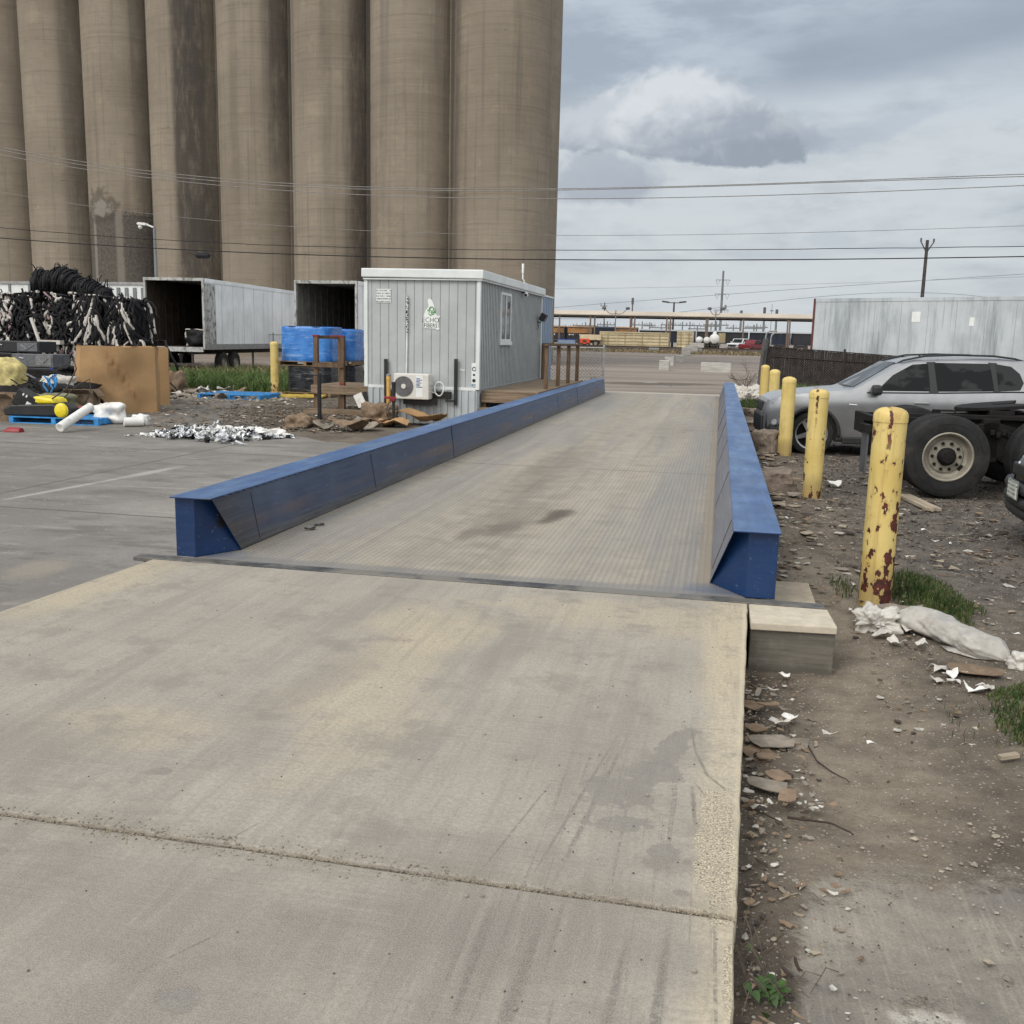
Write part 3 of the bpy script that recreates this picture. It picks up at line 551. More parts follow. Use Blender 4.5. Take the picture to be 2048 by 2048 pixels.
M_bshed = mat_siding('blue grey corrugated metal', (.20, .265, .37)); M_slat = plain('brown fence slats', (.034, .026, .024), .85, 0, .5, 3); M_ballast = plain('track ballast', (.12, .105, .09), .95, 0, .3, 2, .3); M_raili = plain('rusty rail steel', (.07, .045, .035), .7, .3)

# ---------------------------------------------------------------- the setting
def axis_lines(segs):
    out = []
    for a, b, st in segs:
        n = max(1, round((b-a)/st)); out += [a+(b-a)*i/n for i in range(n)]
    return out+[segs[-1][1]]
xs = axis_lines([(-1500, -300, 300), (-300, -60, 20), (-60, -6, 3), (-6, -.2, .5), (-.2, 3.2, .06), (3.2, 8, .3), (8, 60, 4), (60, 300, 30), (300, 1500, 300)])
ys = axis_lines([(-30, 0, 3), (0, 1.4, .35), (1.4, 9, .06), (9, 16, .14), (16, 40, .6), (40, 160, 4), (160, 400, 30), (400, 3000, 400)])
g = MB(); nx = len(xs)
for y in ys:
    for x in xs:
        z = gz(x, y)
        if x > .13 and y < 30 and x < 9:
            k = sstep(.14, .35, x)*(1-sstep(20, 30, y))
            z += k*(.030*(mnoise.noise((x*1.7, y*1.7, 0)))+.016*mnoise.noise((x*6, y*6, 3))+.010*mnoise.noise((x*15, y*15, 5))*(1-sstep(10, 16, y)))
        if x < .5 and 5.9 < y < 31 and x > -4: z = min(z, -.22)
        g.v.append((x, y, z))
for j in range(len(ys)-1):
    for i in range(nx-1): g.f.append((j*nx+i, j*nx+i+1, (j+1)*nx+i+1, (j+1)*nx+i))
structure(g.build('ground', M_ground, smooth='all', fix=False))

# old yard pavement at the left, one sheet with a ragged far edge
r = random.Random(3); pts = []
edge = [(-4.2, 15.0), (-5.2, 15.6), (-7, 16.6), (-8.5, 17.8), (-10, 19.8), (-11.4, 22.5), (-12.6, 25), (-15.5, 27), (-20, 28), (-26, 28.6), (-45, 29)]
ex = []
for (a, b), (c, d) in zip(edge, edge[1:]):
    n = max(2, int(hypot(c-a, d-b)/.25))
    for i in range(n): t = i/n; ex.append((a+(c-a)*t, b+(d-b)*t+.28*mnoise.noise(((a+(c-a)*t)*1.1, 3.3, 0))+r.uniform(-.06, .06)))
ex.append(edge[-1])
yd = MB(); xs2 = [p[0] for p in ex]
for x, y in ex: yd.v.append((x, -8, -.296)); yd.v.append((x, y, -.296))
for i in range(len(ex)-1): yd.f.append((2*i, 2*i+1, 2*i+3, 2*i+2))
yd.add([(-4.2, -8, -.296), (-3.6, -8, -.296), (-3.6, 15.0, -.296), (-4.2, 15.0, -.296)], [(0, 1, 2, 3)])
structure(yd.build('yard_pavement', M_yard))

# approach slab: two pours with an open joint
def slab(poly, name):
    b = MB(); b.prism([(x, y, -.42) for x, y in poly], (0, 0, .42)); o = b.build(name, M_slab, bevel=.012); structure(o); return o
jl, jr = (-4.05, 2.655), (.135, 2.610)
def raggedge(p, q, n, amp, seed):
    rr = random.Random(seed); return [(p[0]+(q[0]-p[0])*i/n+rr.uniform(-amp, amp), p[1]+(q[1]-p[1])*i/n+rr.uniform(-amp, amp)) for i in range(1, n)]
NE = (.255, 6.115)
slab([(jl[0], jl[1]+.009)]+raggedge((jl[0], jl[1]+.009), (jr[0], jr[1]+.009), 60, .0022, 5)+[(jr[0], jr[1]+.009)]+raggedge((jr[0], jr[1]), NE, 50, .0035, 2)+[NE, (-3.86, 6.118)], 'approach_slab')
slab([(-4.3, -8), (-.02, -8), (.115, 2.0)]+raggedge((.115, 2.0), (jr[0]-.002, jr[1]-.009), 10, .003, 8)+[(jr[0]-.002, jr[1]-.009)]+raggedge((jr[0], jr[1]-.009), (jl[0], jl[1]-.009), 60, .0022, 6)+[(jl[0], jl[1]-.009)], 'approach_slab')
b = MB()
rr = random.Random(11)
for i in range(2200):
    t = rr.random(); w = .012 if not .38 < t < .68 or rr.random() < .5 else .05
    if t > .50 and t < .80 and rr.random() < .75: w = .07
    x = jl[0]+(jr[0]-jl[0])*t; y = jl[1]+(jr[1]-jl[1])*t+rr.gauss(0, w*.5); s = rr.uniform(.0015, .0042)
    z = -.007 if abs(y-(jl[1]+(jr[1]-jl[1])*t)) < .009 else s*.5
    b.lathe([(0, -s*.6), (s, 0), (s*.7, s*.5), (0, s*.7)], (x, y, z), n=5)
stuff(b.build('joint_grit', M_grit), 'loose grit lying along the slab joint', 'grit')
b = MB(); b.prism([(jl[0], jl[1]-.02, -.4), (jr[0]-.01, jr[1]-.02, -.4), (jr[0]-.01, jr[1]+.02, -.4), (jl[0], jl[1]+.02, -.4)], (0, 0, .388)); structure(b.build('joint_filler', plain('dirty joint filler', (.13, .105, .08), .95, 0, .4, 30, .4)))

# footing block beside the slab, pad, far apron
b = MB()
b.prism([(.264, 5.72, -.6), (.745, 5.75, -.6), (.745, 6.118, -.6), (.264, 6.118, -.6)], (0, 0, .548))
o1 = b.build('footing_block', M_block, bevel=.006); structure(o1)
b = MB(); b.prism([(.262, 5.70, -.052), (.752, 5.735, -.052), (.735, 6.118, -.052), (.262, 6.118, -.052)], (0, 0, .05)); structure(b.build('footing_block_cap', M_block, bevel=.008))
b = MB(); b.bx(.34, .70, 6.30, 7.0, -.5, -.05); structure(b.build('side_pad', M_pad, bevel=.01))
b = MB(); b.prism([(-4.4, 30.9, -.3), (.7, 30.9, -.3), (.9, 34.2, -.42), (-4.6, 34.2, -.42)], (0, 0, .29)); structure(b.build('far_apron', M_apron, bevel=.02))
b = MB(); b.bx(-3.9, .5, 5.9, 31, -.9, -.5); b.bx(-3.95, .68, 6.125, 6.24, -.9, -.03); structure(b.build('scale_foundation', M_pad))

# ---------------------------------------------------------------- the truck scale
ts = thing('truck_scale', 'long steel weighbridge with dusty checker plate deck between low blue side rails', 'truck scale', (0, 0, 0))
b = MB(); b.bx(-3.62, .24, 6.24, 30.85, -.12, .0); b.build('deck', M_deck, ts)
b = MB(); b.bx(-4.02, .72, 6.125, 6.236, -.025, .0025); b.build('edge_plate', M_strip, ts, bevel=.003)
def rail(sgn):
    # sgn -1 left rail, +1 right rail; profile goes from the deck up the leaning inner face and over the flat top
    if sgn < 0: xo, xt, xb = -3.75, -3.455, -3.41
    else: xo, xt, xb = .425, .150, .02
    r = MB(); ztop = .43; segs = [6.22, 12.6, 18.4, 24.3, 30.2]
    for k, (y0, y1) in enumerate(zip(segs, segs[1:])):
        y1 -= .010
        jog = .004*(k % 2)
        A = [(xo, 0, .004), (xo, 0, ztop), (xt+jog, 0, ztop), (xb+jog, 0, .004)]
        if k == 0:   # the near end: a flat outer strip, then a panel folded back under the straight top plate
            xm = xo+(xt-xo)*(.50 if sgn < 0 else .66); yt = y0+.03+.33*(xt-xm)/(xb-xm)
            bot = [(xo, y0+.03, .002), (xm, y0+.03, .002), (xb, y0+.36, .002)]; top = [(xo, y0+.03, ztop), (xm, y0+.03, ztop), (xt, yt, ztop)]
            o = len(r.v)
            r.v += bot+top+[(xo, y1, .002), (xb, y1, .002), (xo, y1, ztop), (xt, y1, ztop)]
            F_ = [(0, 1, 4, 3), (1, 2, 5, 4), (2, 7, 9, 5), (3, 4, 5, 9, 8), (0, 3, 8, 6), (6, 8, 9, 7), (0, 6, 7, 2, 1)]
            r.f += [tuple(i+o for i in f) for f in F_]
            r.prism([(xt, y0+.012, ztop-.002), (xt, yt, ztop-.002), (xb, y0+.362, .004), (xb, y0+.345, .004)], (-sgn*.007, 0, 0))
        else:
            o = len(r.v); r.v += [(p[0], y0, p[2]) for p in A]+[(p[0], y1, p[2]) for p in A]
            r.f += [tuple(i+o for i in f) for f in ((0, 1, 2, 3), (7, 6, 5, 4), (0, 4, 5, 1), (1, 5, 6, 2), (2, 6, 7, 3), (3, 7, 4, 0))]
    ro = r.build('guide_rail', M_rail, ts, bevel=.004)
    # top plate, a finger thick, stitched along the inner edge
    t = MB(); t.bx(min(xo, xt)-.012*(sgn < 0)-.008*(sgn > 0), max(xo, xt)+.012*(sgn > 0)+.008*(sgn < 0), 6.20, 30.19, ztop+.001, ztop+.011); t.build('top_plate', M_rail, ro, bevel=.003)
    w = MB(); y = 6.4
    rr = random.Random(4+sgn)
    while y < 30:
        l = rr.uniform(.05, .08); w.tube([(xt-sgn*.004, y, ztop+.004), (xt-sgn*.007, y+l/2, ztop+.0), (xt-sgn*.004, y+l, ztop+.004)], .006, 5); y += l+rr.uniform(.03, .06)
    stuff(w.build('weld_bead', M_rail, ro))
    # pressed panel seams on the inner face
    s_ = MB()
    for yy in (6.85, 9.5, 12.59, 15.5, 18.39, 21.3, 24.29, 27.2):
        for z0, z1 in ((.03, .40),):
            xa = xb+(xt-xb)*(z0/ztop)-sgn*.001; xc = xb+(xt-xb)*(z1/ztop)-sgn*.001
            s_.tube([(xa, yy+.03, z0), (xc, yy-.03, z1)], .003, 4)
    s_.build('seam', M_black, ro)
    k_ = MB(); 
    if sgn > 0:
        k_.tube([(xb+(xt-xb)*.55-.002, 6.5, .235), (xb+(xt-xb)*.55-.002, 29, .235)], .0018, 4)
        k_.build('crease', M_seam, ro)
rail(-1); rail(1)

# ---------------------------------------------------------------- bollards
def bollard(x, y, z0, h, mat, label, group='yellow bollards beside the truck scale', d=.228, cap=True):
    t = thing('bollard', label, 'bollard', (x, y, z0), RNG.uniform(0, 6), group)
    R = d/2
    b = MB(); b.lathe([(R, -.35), (R, h-.09)], n=32); b.build('pipe', mat, t, smooth=True)
    c = MB()
    if cap: prof = [(R+.004, h-.089), (R+.004, h-.035), (R-.004, h-.018), (R*.85, h-.004), (R*.6, h+.010), (R*.3, h+.017), (0, h+.019)]
    else: prof = [(R+.0025, h-.089), (R+.0025, h-.04), (R*.93, h-.02), (R*.75, h-.003), (R*.5, h+.01), (R*.25, h+.016), (0, h+.018)]
    c.lathe(prof, n=32); c.build('cap', mat, t, smooth=True)
    w = MB(); w.tube([(-R*.28, -R*.965, -.1), (-R*.28, -R*.965, h-.12)], .003, 5); w.build('weld_seam', mat, t)
    t.rotation_euler.z = 0
    return t
bollard(1.205, 7.36, -.22, 1.385, M_bol[0], 'nearest yellow bollard, badly chipped down to dark red primer')
bollard(1.19, 12.39, -.21, 1.275, M_bol[1], 'second nearest yellow bollard, dark red chips running down below its cap')
bollard(1.14, 16.99, -.2, 1.26, M_bol[2], 'yellow bollard standing in front of the silver car nose, a few small chips', cap=False)
bollard(1.19, 22.5, -.2, 1.24, M_bol[2], 'yellow bollard behind the silver car nose, fourth from the camera', cap=False)
bollard(1.20, 27.6, -.2, 1.23, M_bol[2], 'farthest yellow bollard beside the weighbridge, next to the leaning gate post', cap=False)
p = aty(519, 740, 27.6)
bollard(p.x+.0, 27.6, -.3, 1.62, M_bol[1], 'yellow bollard on the far left standing before the blue wrapped drums', d=.24)

# ---------------------------------------------------------------- grain elevator
SD = 7.0; th = radians(10.885); T = Vector((cos(th), -sin(th), 0)); NRM = Vector((-sin(th), -cos(th), 0))
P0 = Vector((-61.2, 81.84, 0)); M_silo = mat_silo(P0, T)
ge = thing('grain_elevator', 'towering row of stained tan concrete grain silos filling the upper left', 'grain elevator', (0, 0, 0))
HS = 38
def silo(c, R=3.5):
    b = MB(); nseg = 72; zs = [-.6]+[i*1.9 for i in range(1, 20)]+[HS]
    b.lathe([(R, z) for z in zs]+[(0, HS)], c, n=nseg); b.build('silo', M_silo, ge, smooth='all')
cen = []
for i in range(-3, 7):
    c = P0 + T*(SD*(i+.5)) - NRM*0
    cen.append(c); silo(c)
for i in range(0, 7):
    silo(P0 + T*(SD*(i+.5)-1.9) - NRM*7.0)
for i in range(-2, 7):
    c = P0 + T*(SD*i) + NRM*1.0
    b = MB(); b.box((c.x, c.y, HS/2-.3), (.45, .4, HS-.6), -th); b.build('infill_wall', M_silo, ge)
# ---------------------------------------------------------------- portable office
OX0, OX1, OY0, OY1, OZ0, OZ1 = -7.70, -5.13, 20.85, 28.3, .47, 2.86
of = thing('portable_office', 'small grey metal portable office with a white roof edge beside the scale', 'office', (OX0, OY0, 0))
W_, D_ = OX1-OX0, OY1-OY0
b = MB(); b.bx(0, W_, 0, D_, OZ0, OZ1); wall = b.build('wall', M_siding, of)
b = MB()
x = .14
while x < W_-.05:
    b.bx(x-.004, x+.004, -.006, .001, OZ0+.03, OZ1-.02); x += .195
y = .12
while y < D_:
    b.bx(W_-.001, W_+.011, y-.009, y+.009, OZ0+.03, OZ1-.02); y += .155
b.build('panel_seam', M_seam, wall)
b = MB(); b.bx(-.03, .05, -.03, .05, OZ0, OZ1-.03); b.build('corner_trim', M_white, of, bevel=.004)
b = MB(); b.bx(W_-.05, W_+.03, -.03, .05, OZ0, OZ1-.03); b.build('corner_trim', M_white, of, bevel=.004)
b = MB(); b.bx(W_-.05, W_+.03, D_-.05, D_+.03, OZ0, OZ1-.03); b.build('corner_trim', M_white, of, bevel=.004)
b = MB(); b.bx(.05, W_-.05, -.02, .0, OZ0-.02, OZ0+.045); b.build('bottom_trim', M_white, of, bevel=.003)
rf = MB(); rf.prism([(-.07, -.1, OZ1-.02), (W_+.1, -.1, OZ1-.035), (W_+.1, D_+.1, OZ1-.035), (-.07, D_+.1, OZ1-.02)], (0, 0, .19)); ro = rf.build('roof', M_white, of, bevel=.02)
b = MB(); b.bx(-.04, W_+.07, -.07, D_+.06, OZ1-.07, OZ1-.037); b.build('soffit_trim', M_white, ro, bevel=.004)
sk = MB(); n = 60
def ribbed(p, q, z0, z1, nrm, dep=.03, per=.15):
    L = (Vector(q)-Vector(p)).length; d = (Vector(q)-Vector(p))/L; n = int(L/per); vs = []
    prof = [(0, 0), (.22, 0), (.26, 1), (.74, 1), (.78, 0)]
    for i in range(n):
        for u, k in prof: vs.append(Vector(p)+d*((i+u)*L/n)+Vector(nrm)*dep*k)
    vs.append(Vector(q)); m = len(vs)
    back = Vector(nrm)*-.03
    V = [(*v.xy, z0) for v in vs]+[(*v.xy, z1) for v in vs]; Fc = [(i, i+1, m+i+1, m+i) for i in range(m-1)]
    return V, Fc
for p, q, nr in (((.05, -.005, 0), (W_-.02, -.005, 0), (0, -1, 0)), ((W_-.02, 0, 0), (W_-.02, D_, 0), (1, 0, 0))):
    V, Fc = ribbed(p, q, -.36, OZ0-.02, nr); sk.add(V, Fc)
sk.bx(.04, W_-.03, .02, D_, -.36, OZ0-.005); sk.build('skirting', M_skirt, of, fix=True)
# side window: tall two-pane slider in a white frame, its sill proud
wy0, wy1, wz0, wz1 = 2.05, 3.2, 1.52, 2.66
fr = MB()
for a, c_, d_, e in ((wy0, wy0+.06, wz0, wz1), (wy1-.06, wy1, wz0, wz1), (wy0+.06, wy1-.06, wz1-.06, wz1), (wy0+.06, wy1-.06, wz0, wz0+.05)): fr.bx(W_-.01, W_+.035, a, c_, d_, e)
wm = (wy0+wy1)/2; fr.bx(W_-.008, W_+.03, wm-.025, wm+.025, wz0+.05, wz1-.06)
fo = fr.build('window', M_white, of, bevel=.004)
b = MB(); b.bx(W_, W_+.013, wy0+.06, wm-.025, wz0+.05, wz1-.06); b.build('pane', M_glass, fo); b = MB(); b.bx(W_, W_+.013, wm+.025, wy1-.06, wz0+.05, wz1-.06); b.build('pane', M_glass, fo)
b = MB(); b.bx(W_-.005, W_+.06, wy0-.05, wy1+.05, wz0-.09, wz0-.002); b.build('sill', M_white, fo, bevel=.005)
b = MB(); b.lathe([(.055, 0), (.06, .004), (.085, .004), (.09, 0)], (W_+.016, wm+.33, 2.38), (1, 0, 0), 20); b.build('decal_ring', M_ink, fo)
# front stickers
def onwall(px, py): v = aty(px, py, OY0); return v.x-OX0, v.z
b = MB(); b.bx(onwall(710, 545)[0], onwall(738, 545)[0], -.0135, -.008, onwall(720, 571)[1], onwall(720, 545)[1]); b.build('notice_sticker', mat_lines('notice print', (.62, .65, .64), (.16, .17, .17), 17), of)
lx = (onwall(795, 590)[0]+onwall(830, 590)[0])/2+.005
lt, lb = onwall(810, 563)[1], onwall(810, 621)[1]; lh = lt-lb
lg = MB()
# white die-cut backing: a leaning peak above a block with a small tail
out = [(-.17, .36), (-.15, .48), (-.11, .62), (-.055, .72), (-.05, .80), (-.075, .88), (-.06, .97), (-.02, 1.0), (.02, .95), (.06, .84), (.09, .70), (.105, .58), (.13, .47), (.175, .43), (.20, .46), (.215, .42), (.185, .36), (.175, .06), (.20, .04), (.195, -.01), (.14, -.02), (.12, .02), (-.15, .03)]
lg.prism([(lx+u*1.0, -.008, lb+v*lh) for u, v in out], (0, -.005, 0)); lo = lg.build('logo_sticker', M_paper, of)
gm = MB(); rr = random.Random(5)
peak = [(u, v) for u, v in out[:13]]
for i in range(90):   # leaf of green dots inside the peak
    a = rr.random()*6.28; q = sqrt(rr.random()); u = .02+q*.088*cos(a); v = .58+q*.15*sin(a)
    gm.lathe([(.009+rr.random()*.006, 0), (.006, .0015), (0, .0016)], (lx+u, -.0131, lb+v*lh), (0, -1, 0), 6)
gm.build('logo_leaf', M_green, lo)
def put_text(body, size, cx, z, parent, mat, y=-.0135, bold=0, sp=1.0, name='lettering', sx=1):
    me = text_mesh(body, size, .0008, sp, bold); me.materials.append(mat); me.name = name
    o = bpy.data.objects.new(name, me); COL.objects.link(o); o.parent = parent; o.location = (cx, y, z); o.rotation_euler = (pi/2, 0, 0); o.scale = (sx, 1, 1); return o
put_text('ECHO', .145, lx, lb+.225*lh, lo, M_ink, bold=-.0008, sp=1.0, sx=.97); put_text('FIBERS', .125, lx, lb+.055*lh, lo, M_ink, bold=.0012, sp=1.08, sx=.80)
x_, z_ = onwall(895, 685); b = MB(); b.bx(x_-.06, x_+.06, -.0135, -.008, onwall(895, 732)[1]+.02, z_); so = b.build('pictogram_sticker', M_paper, of)
b = MB()
zz = z_-.13
for k, s_ in enumerate((.05, .03, .045)): b.lathe([(s_, 0), (s_, .001), (0, .0012)] if k != 0 else [(s_, 0), (s_, .001), (s_*.6, .001), (s_*.6, 0)], (x_, -.0136, zz-.125*k), (0, -1, 0), 5 if k else 12)
b.bx(x_-.05, x_+.05, -.0148, -.0136, zz-.26, zz-.25); b.build('pictogram', M_ink, so)
b = MB(); b.bx(x_-.055, x_-.005, -.0147, -.0136, onwall(895, 732)[1]+.03, onwall(895, 732)[1]+.09); b.bx(x_+.005, x_+.055, -.0147, -.0136, onwall(895, 732)[1]+.03, onwall(895, 732)[1]+.09); b.build('pictogram_base', M_bshed, so)
x2, z2 = onwall(873, 699); b = MB(); b.bx(x2-.06, x2-.02, -.011, -.008, z2, z2+.035); b.bx(x2-.015, x2+.05, -.011, -.008, z2-.01, z2+.02); b.build('torn_label', M_paper, of)
# conduit up the front wall with tape tatters
cx_, cz_ = onwall(769, 560); x_, zac = onwall(769, 704)
b = MB(); b.tube([(cx_-.01, -.03, zac), (cx_-.005, -.028, zac+.5), (cx_+.005, -.03, cz_-.55), (cx_+.004, -.03, cz_)], .022, 8); co = b.build('conduit', M_pvc, of, smooth=True)
b = MB(); rr = random.Random(2)
for k in range(16): b.box((cx_+rr.uniform(-.012, .028), -.05, cz_-k*.05+rr.uniform(-.015, .015)), (rr.uniform(.02, .05), .012, rr.uniform(.012, .035)), M=Matrix.Rotation(rr.uniform(-.6, .6), 3, 'Y'))
b.build('tape', M_ink, co)
# hitch frame and black posts under the front wall
for px, lab in ((730, 0), (862, 1)):
    x_, z1_ = onwall(px, 677); b = MB(); b.bx(x_-.035, x_+.035, -.10, -.04, -.05 if lab == 0 else .13, z1_); b.build('tie_down_post', M_black, of, bevel=.004)
b = MB(); b.bx(onwall(730, 0)[0], onwall(862, 0)[0], -.13, -.05, .27, .42); b.bx(onwall(770, 0)[0], onwall(836, 0)[0], -.24, -.131, .12, .26); b.bx(onwall(852, 0)[0], onwall(870, 0)[0], -.16, -.132, .20, .25); b.build('hitch_frame', M_black, of, bevel=.006)
# air conditioner
x0, z1_ = onwall(755, 703); x1, z0_ = onwall(820, 754)
ac = thing('air_conditioner', 'white outdoor air conditioner unit with round fan grille under the office logo', 'air conditioner', (OX0+x0, OY0-.16, z0_+.02))
w, h = x1-x0, z1_-z0_-.02
b = MB(); b.bx(0, w, -.30, 0, 0, h); b.build('cabinet', M_acw, ac, bevel=.02)
fx, fz, fR = w*.29, h*.50, h*.40
b = MB(); b.lathe([(fR, 0), (fR, .012), (fR*.97, .014), (fR*.97, .004), (0, .004)], (fx, -.30, fz), (0, -1, 0), 40)
for k in range(1, 9): b.lathe([(fR*k/9, .008), (fR*k/9+.004, .012), (fR*k/9+.008, .008)], (fx, -.30, fz), (0, -1, 0), 32)
for k in range(12):
    a = k*pi/6; b.tube([(fx+.05*cos(a), -.313, fz+.05*sin(a)), (fx+fR*.97*cos(a), -.313, fz+fR*.97*sin(a))], .003, 4)
go = b.build('fan_grille', M_grille, ac)
b = MB(); b.lathe([(.055, .010), (.05, .022), (0, .024)], (fx, -.30, fz), (0, -1, 0), 20); b.build('hub', M_acw, go, smooth=True)
b = MB(); b.bx(w*.64, w*.83, -.3045, -.30, h*.10, h*.93); so = b.build('sticker', M_paper, ac)
b = MB(); rr = random.Random(8)
for k in range(7):
    zz = h*(.80-.055*k); b.bx(w*.65, w*(.74+rr.random()*.08), -.3062, -.3045, zz, zz+h*.03)
b.build('sticker_print', M_blue_ink, so)
b = MB(); b.bx(w*.88, w*1.03, -.22, -.02, h*.55, h*.92); b.build('service_cover', M_acw, ac, bevel=.01)
b = MB(); pts = []
for k in range(25):
    a = 2*pi*k/24-pi*.8; pts.append((w*1.22+.10*cos(a)*(1+.12*sin(a)), -.10+.01*sin(3*a), h*.42+.15*sin(a)))
b.tube(pts, .016, 7); b.tube([pts[0], (w*1.0, -.1, h*.30)], .014, 7); b.build('drain_hose', M_pvc, ac, smooth='all')
# black hydrant-like post with red clip before the unit
px_ = OX0+onwall(770, 0)[0]+.0
sp = thing('tap_post', 'thin black post with red clip standing before the air conditioner', 'post', (px_+.02, OY0-.95, -.3))
b = MB(); b.tube([(0, 0, -.1), (0, 0, .50)], .03, 10); b.tube([(0, 0, .50), (.0, 0, .93)], .045, 10); b.build('pipe', M_black, sp, smooth=True)
b = MB(); b.box((-.07, -.02, .60), (.26, .05, .05), .0); b.box((-.02, -.03, .56), (.1, .06, .07), .4); b.build('clip', M_red, sp, bevel=.008)
b = MB(); b.box((.0, -.01, .36), (.16, .03, .025)); b.tube([(-.1, 0, .5), (-.16, -.02, .3), (-.1, -.03, .12)], .008, 5); b.tube([(.02, 0, .5), (-.1, -.03, .34), (-.14, 0, .2)], .008, 5); b.build('wire_loop', M_black, sp)
p = atz(733, 793, -.3); o = MB(); o.lathe([(.045, -.2), (.045, .93)], n=16); o.lathe([(.05, .93), (.05, 1.02), (.03, 1.05), (0, 1.055)], n=16)
t = thing('marker_post', 'thin orange yellow pipe post against the office skirting', 'post', (aty(733, 700, 20.55).x, 20.55, -.3)); o.build('pipe', plain('orange yellow pipe paint', (.56, .32, .07), .6, 0, .2), t, smooth=True)
b = MB(); b.lathe([(.052, 1.02), (.052, 1.06), (0, 1.08)], n=16); b.build('cap', M_galv, t)
# lamp, camera and antenna on the office
v = aty(1012, 600, 1); 
fl = thing('flood_light', 'black wall flood light on the office side wall', 'lamp', (OX1, OY0+D_-.55, 2.2))
b = MB(); b.box((.17, -.02, 0), (.16, .30, .22), M=Matrix.Rotation(.5, 3, 'Y')); b.build('housing', M_black, fl, bevel=.02)
b = MB(); b.tube([(.0, 0, -.12), (.08, 0, -.16), (.14, 0, -.06)], .015, 6); b.tube([(0, -.0, -.12), (.05, -.06, -.3), (0, -.02, -.34)], .008, 5); b.build('bracket', M_black, fl)
sc_ = thing('security_camera', 'small white security camera under the office roof edge', 'camera', (OX1, OY0+4.55, 2.74))
b = MB(); b.lathe([(.05, -.02), (.055, .14), (.04, .16), (0, .165)], (.10, .06, 0), (.3, -1, -.25), 14); b.build('housing', M_pvc, sc_, smooth=True)
b = MB(); b.tube([(0, 0, .02), (.1, 0, .04)], .018, 6); b.lathe([(.035, 0), (.035, .01), (0, .011)], (.13, -.10, -.04), (.3, -1, -.25), 12); b.build('lens', M_ink, sc_)
an = thing('antenna', 'white stub antenna on a bent bracket on the office roof', 'antenna', (OX1-.05, OY0+5.1, 3.03))
b = MB(); b.tube([(.02, .1, -.04), (0, 0, .06), (-.03, -.05, .12), (-.03, -.05, .26)], .018, 7); b.build('bracket', M_pvc, an); b = MB(); b.tube([(-.03, -.05, .26), (-.03, -.05, .50)], [.03, .034], 9); b.build('whip', M_pvc, an)

# ---------------------------------------------------------------- wooden porch beside the office
pc = thing('wooden_porch', 'brown timber porch with open posts between the office and the blue rail', 'porch', (OX1+.04, OY0, 0))
PW = 1.22
b = MB(); rr = random.Random(6); y = .18
while y < 7.3: b.bx(0, PW, y, y+.135, .415, .452+rr.uniform(-.003, .003)); y += .143
b.build('deck_boards', mat_wood('grey brown deck boards', (.16, .118, .082), (.30, .235, .165), 0), pc, bevel=.003)
b = MB(); b.bx(0, PW, .13, .176, .20, .41); b.bx(PW+.002, PW+.045, .13, 7.35, .20, .45); b.build('fascia', M_woodx, pc, bevel=.004)
b = MB(); b.bx(.02, PW, -.12, .125, .05, .095); b.build('step', M_woodx, pc, bevel=.004); b = MB(); b.bx(-.02, PW, -.42, -.13, -.12, -.08); b.build('step', M_woodx, pc, bevel=.004)
b = MB(); b.bx(.05, .10, -.4, .12, -.3, .05); b.bx(PW-.1, PW-.05, -.4, .12, -.3, .05); b.bx(.3, 1.1, .5, .6, -.3, .2); b.bx(.0, .1, .2, .3, -.3, .2); b.build('stringer', M_wood, pc)
for k, yy in enumerate((1.65, 3.4, 5.05, 6.7)):
    b = MB(); b.bx(PW-.1, PW-.01, yy-.045, yy+.045, .455, 1.44); b.build('post', M_wood, pc, bevel=.004)
b = MB(); b.bx(.05, .14, 7.2, 7.29, .455, 1.44); b.build('post', M_wood, pc, bevel=.004)
b = MB(); b.bx(PW-.115, PW+.0, 1.55, 7.3, 1.442, 1.482); b.bx(.05, PW-.12, 7.18, 7.3, 1.442, 1.482); b.build('hand_rail', M_wood, pc, bevel=.004)
# landing with stair on the far side of the office
ld = thing('stair_landing', 'rough timber landing with stair at the left of the office', 'stairs', (-9.7, 22.6, -.3))
for x, y, h in ((0, 0, 1.86), (.68, .0, 1.86), (0, 1.6, 1.86), (1.6, 0, .6)):
    b = MB(); b.bx(x, x+.11, y, y+.11, -.1, h); b.build('post', M_wood, ld, bevel=.004)
b = MB(); b.bx(-.03, 2.0, -.05, 1.8, .62, .67); b.build('deck_boards', M_woodx, ld, bevel=.003)
b = MB(); b.bx(-.03, 2.0, -.1, -.052, .46, .67); b.build('fascia', M_woodx, ld, bevel=.003); b = MB(); b.bx(-.03, 2.0, -.5, -.06, .06, .11); b.build('step', M_woodx, ld); b = MB(); b.bx(-.03, 2.0, -.55, -.502, -.06, .12); b.build('riser', M_woodx, ld)
b = MB(); b.bx(.0, .8, -.004, -.05, 1.10, 1.2); b.bx(.0, .12, .1, 1.6, 1.78, 1.86); b.build('hand_rail', M_wood, ld)
b = MB(); b.bx(-.012, .122, -.012, .122, 1.83, 1.872); b.bx(.45, .8, -.012, .0, 1.84, 1.87); b.bx(.67, .80, -.012, .0, .70, .73); b.build('red_tape', M_red, ld)
t = thing('paper_bundle', 'white folded papers hanging off the office skirting corner', 'papers', (OX0-.12, OY0-.06, .16)); b = MB(); b.box((0, 0, 0), (.20, .03, .30), M=Matrix.Rotation(-.45, 3, 'Y')); b.build('sheets', M_wht, t); b = MB(); b.box((.12, .03, .02), (.1, .03, .34), M=Matrix.Rotation(-.1, 3, 'Y')); b.build('clip', M_black, t)
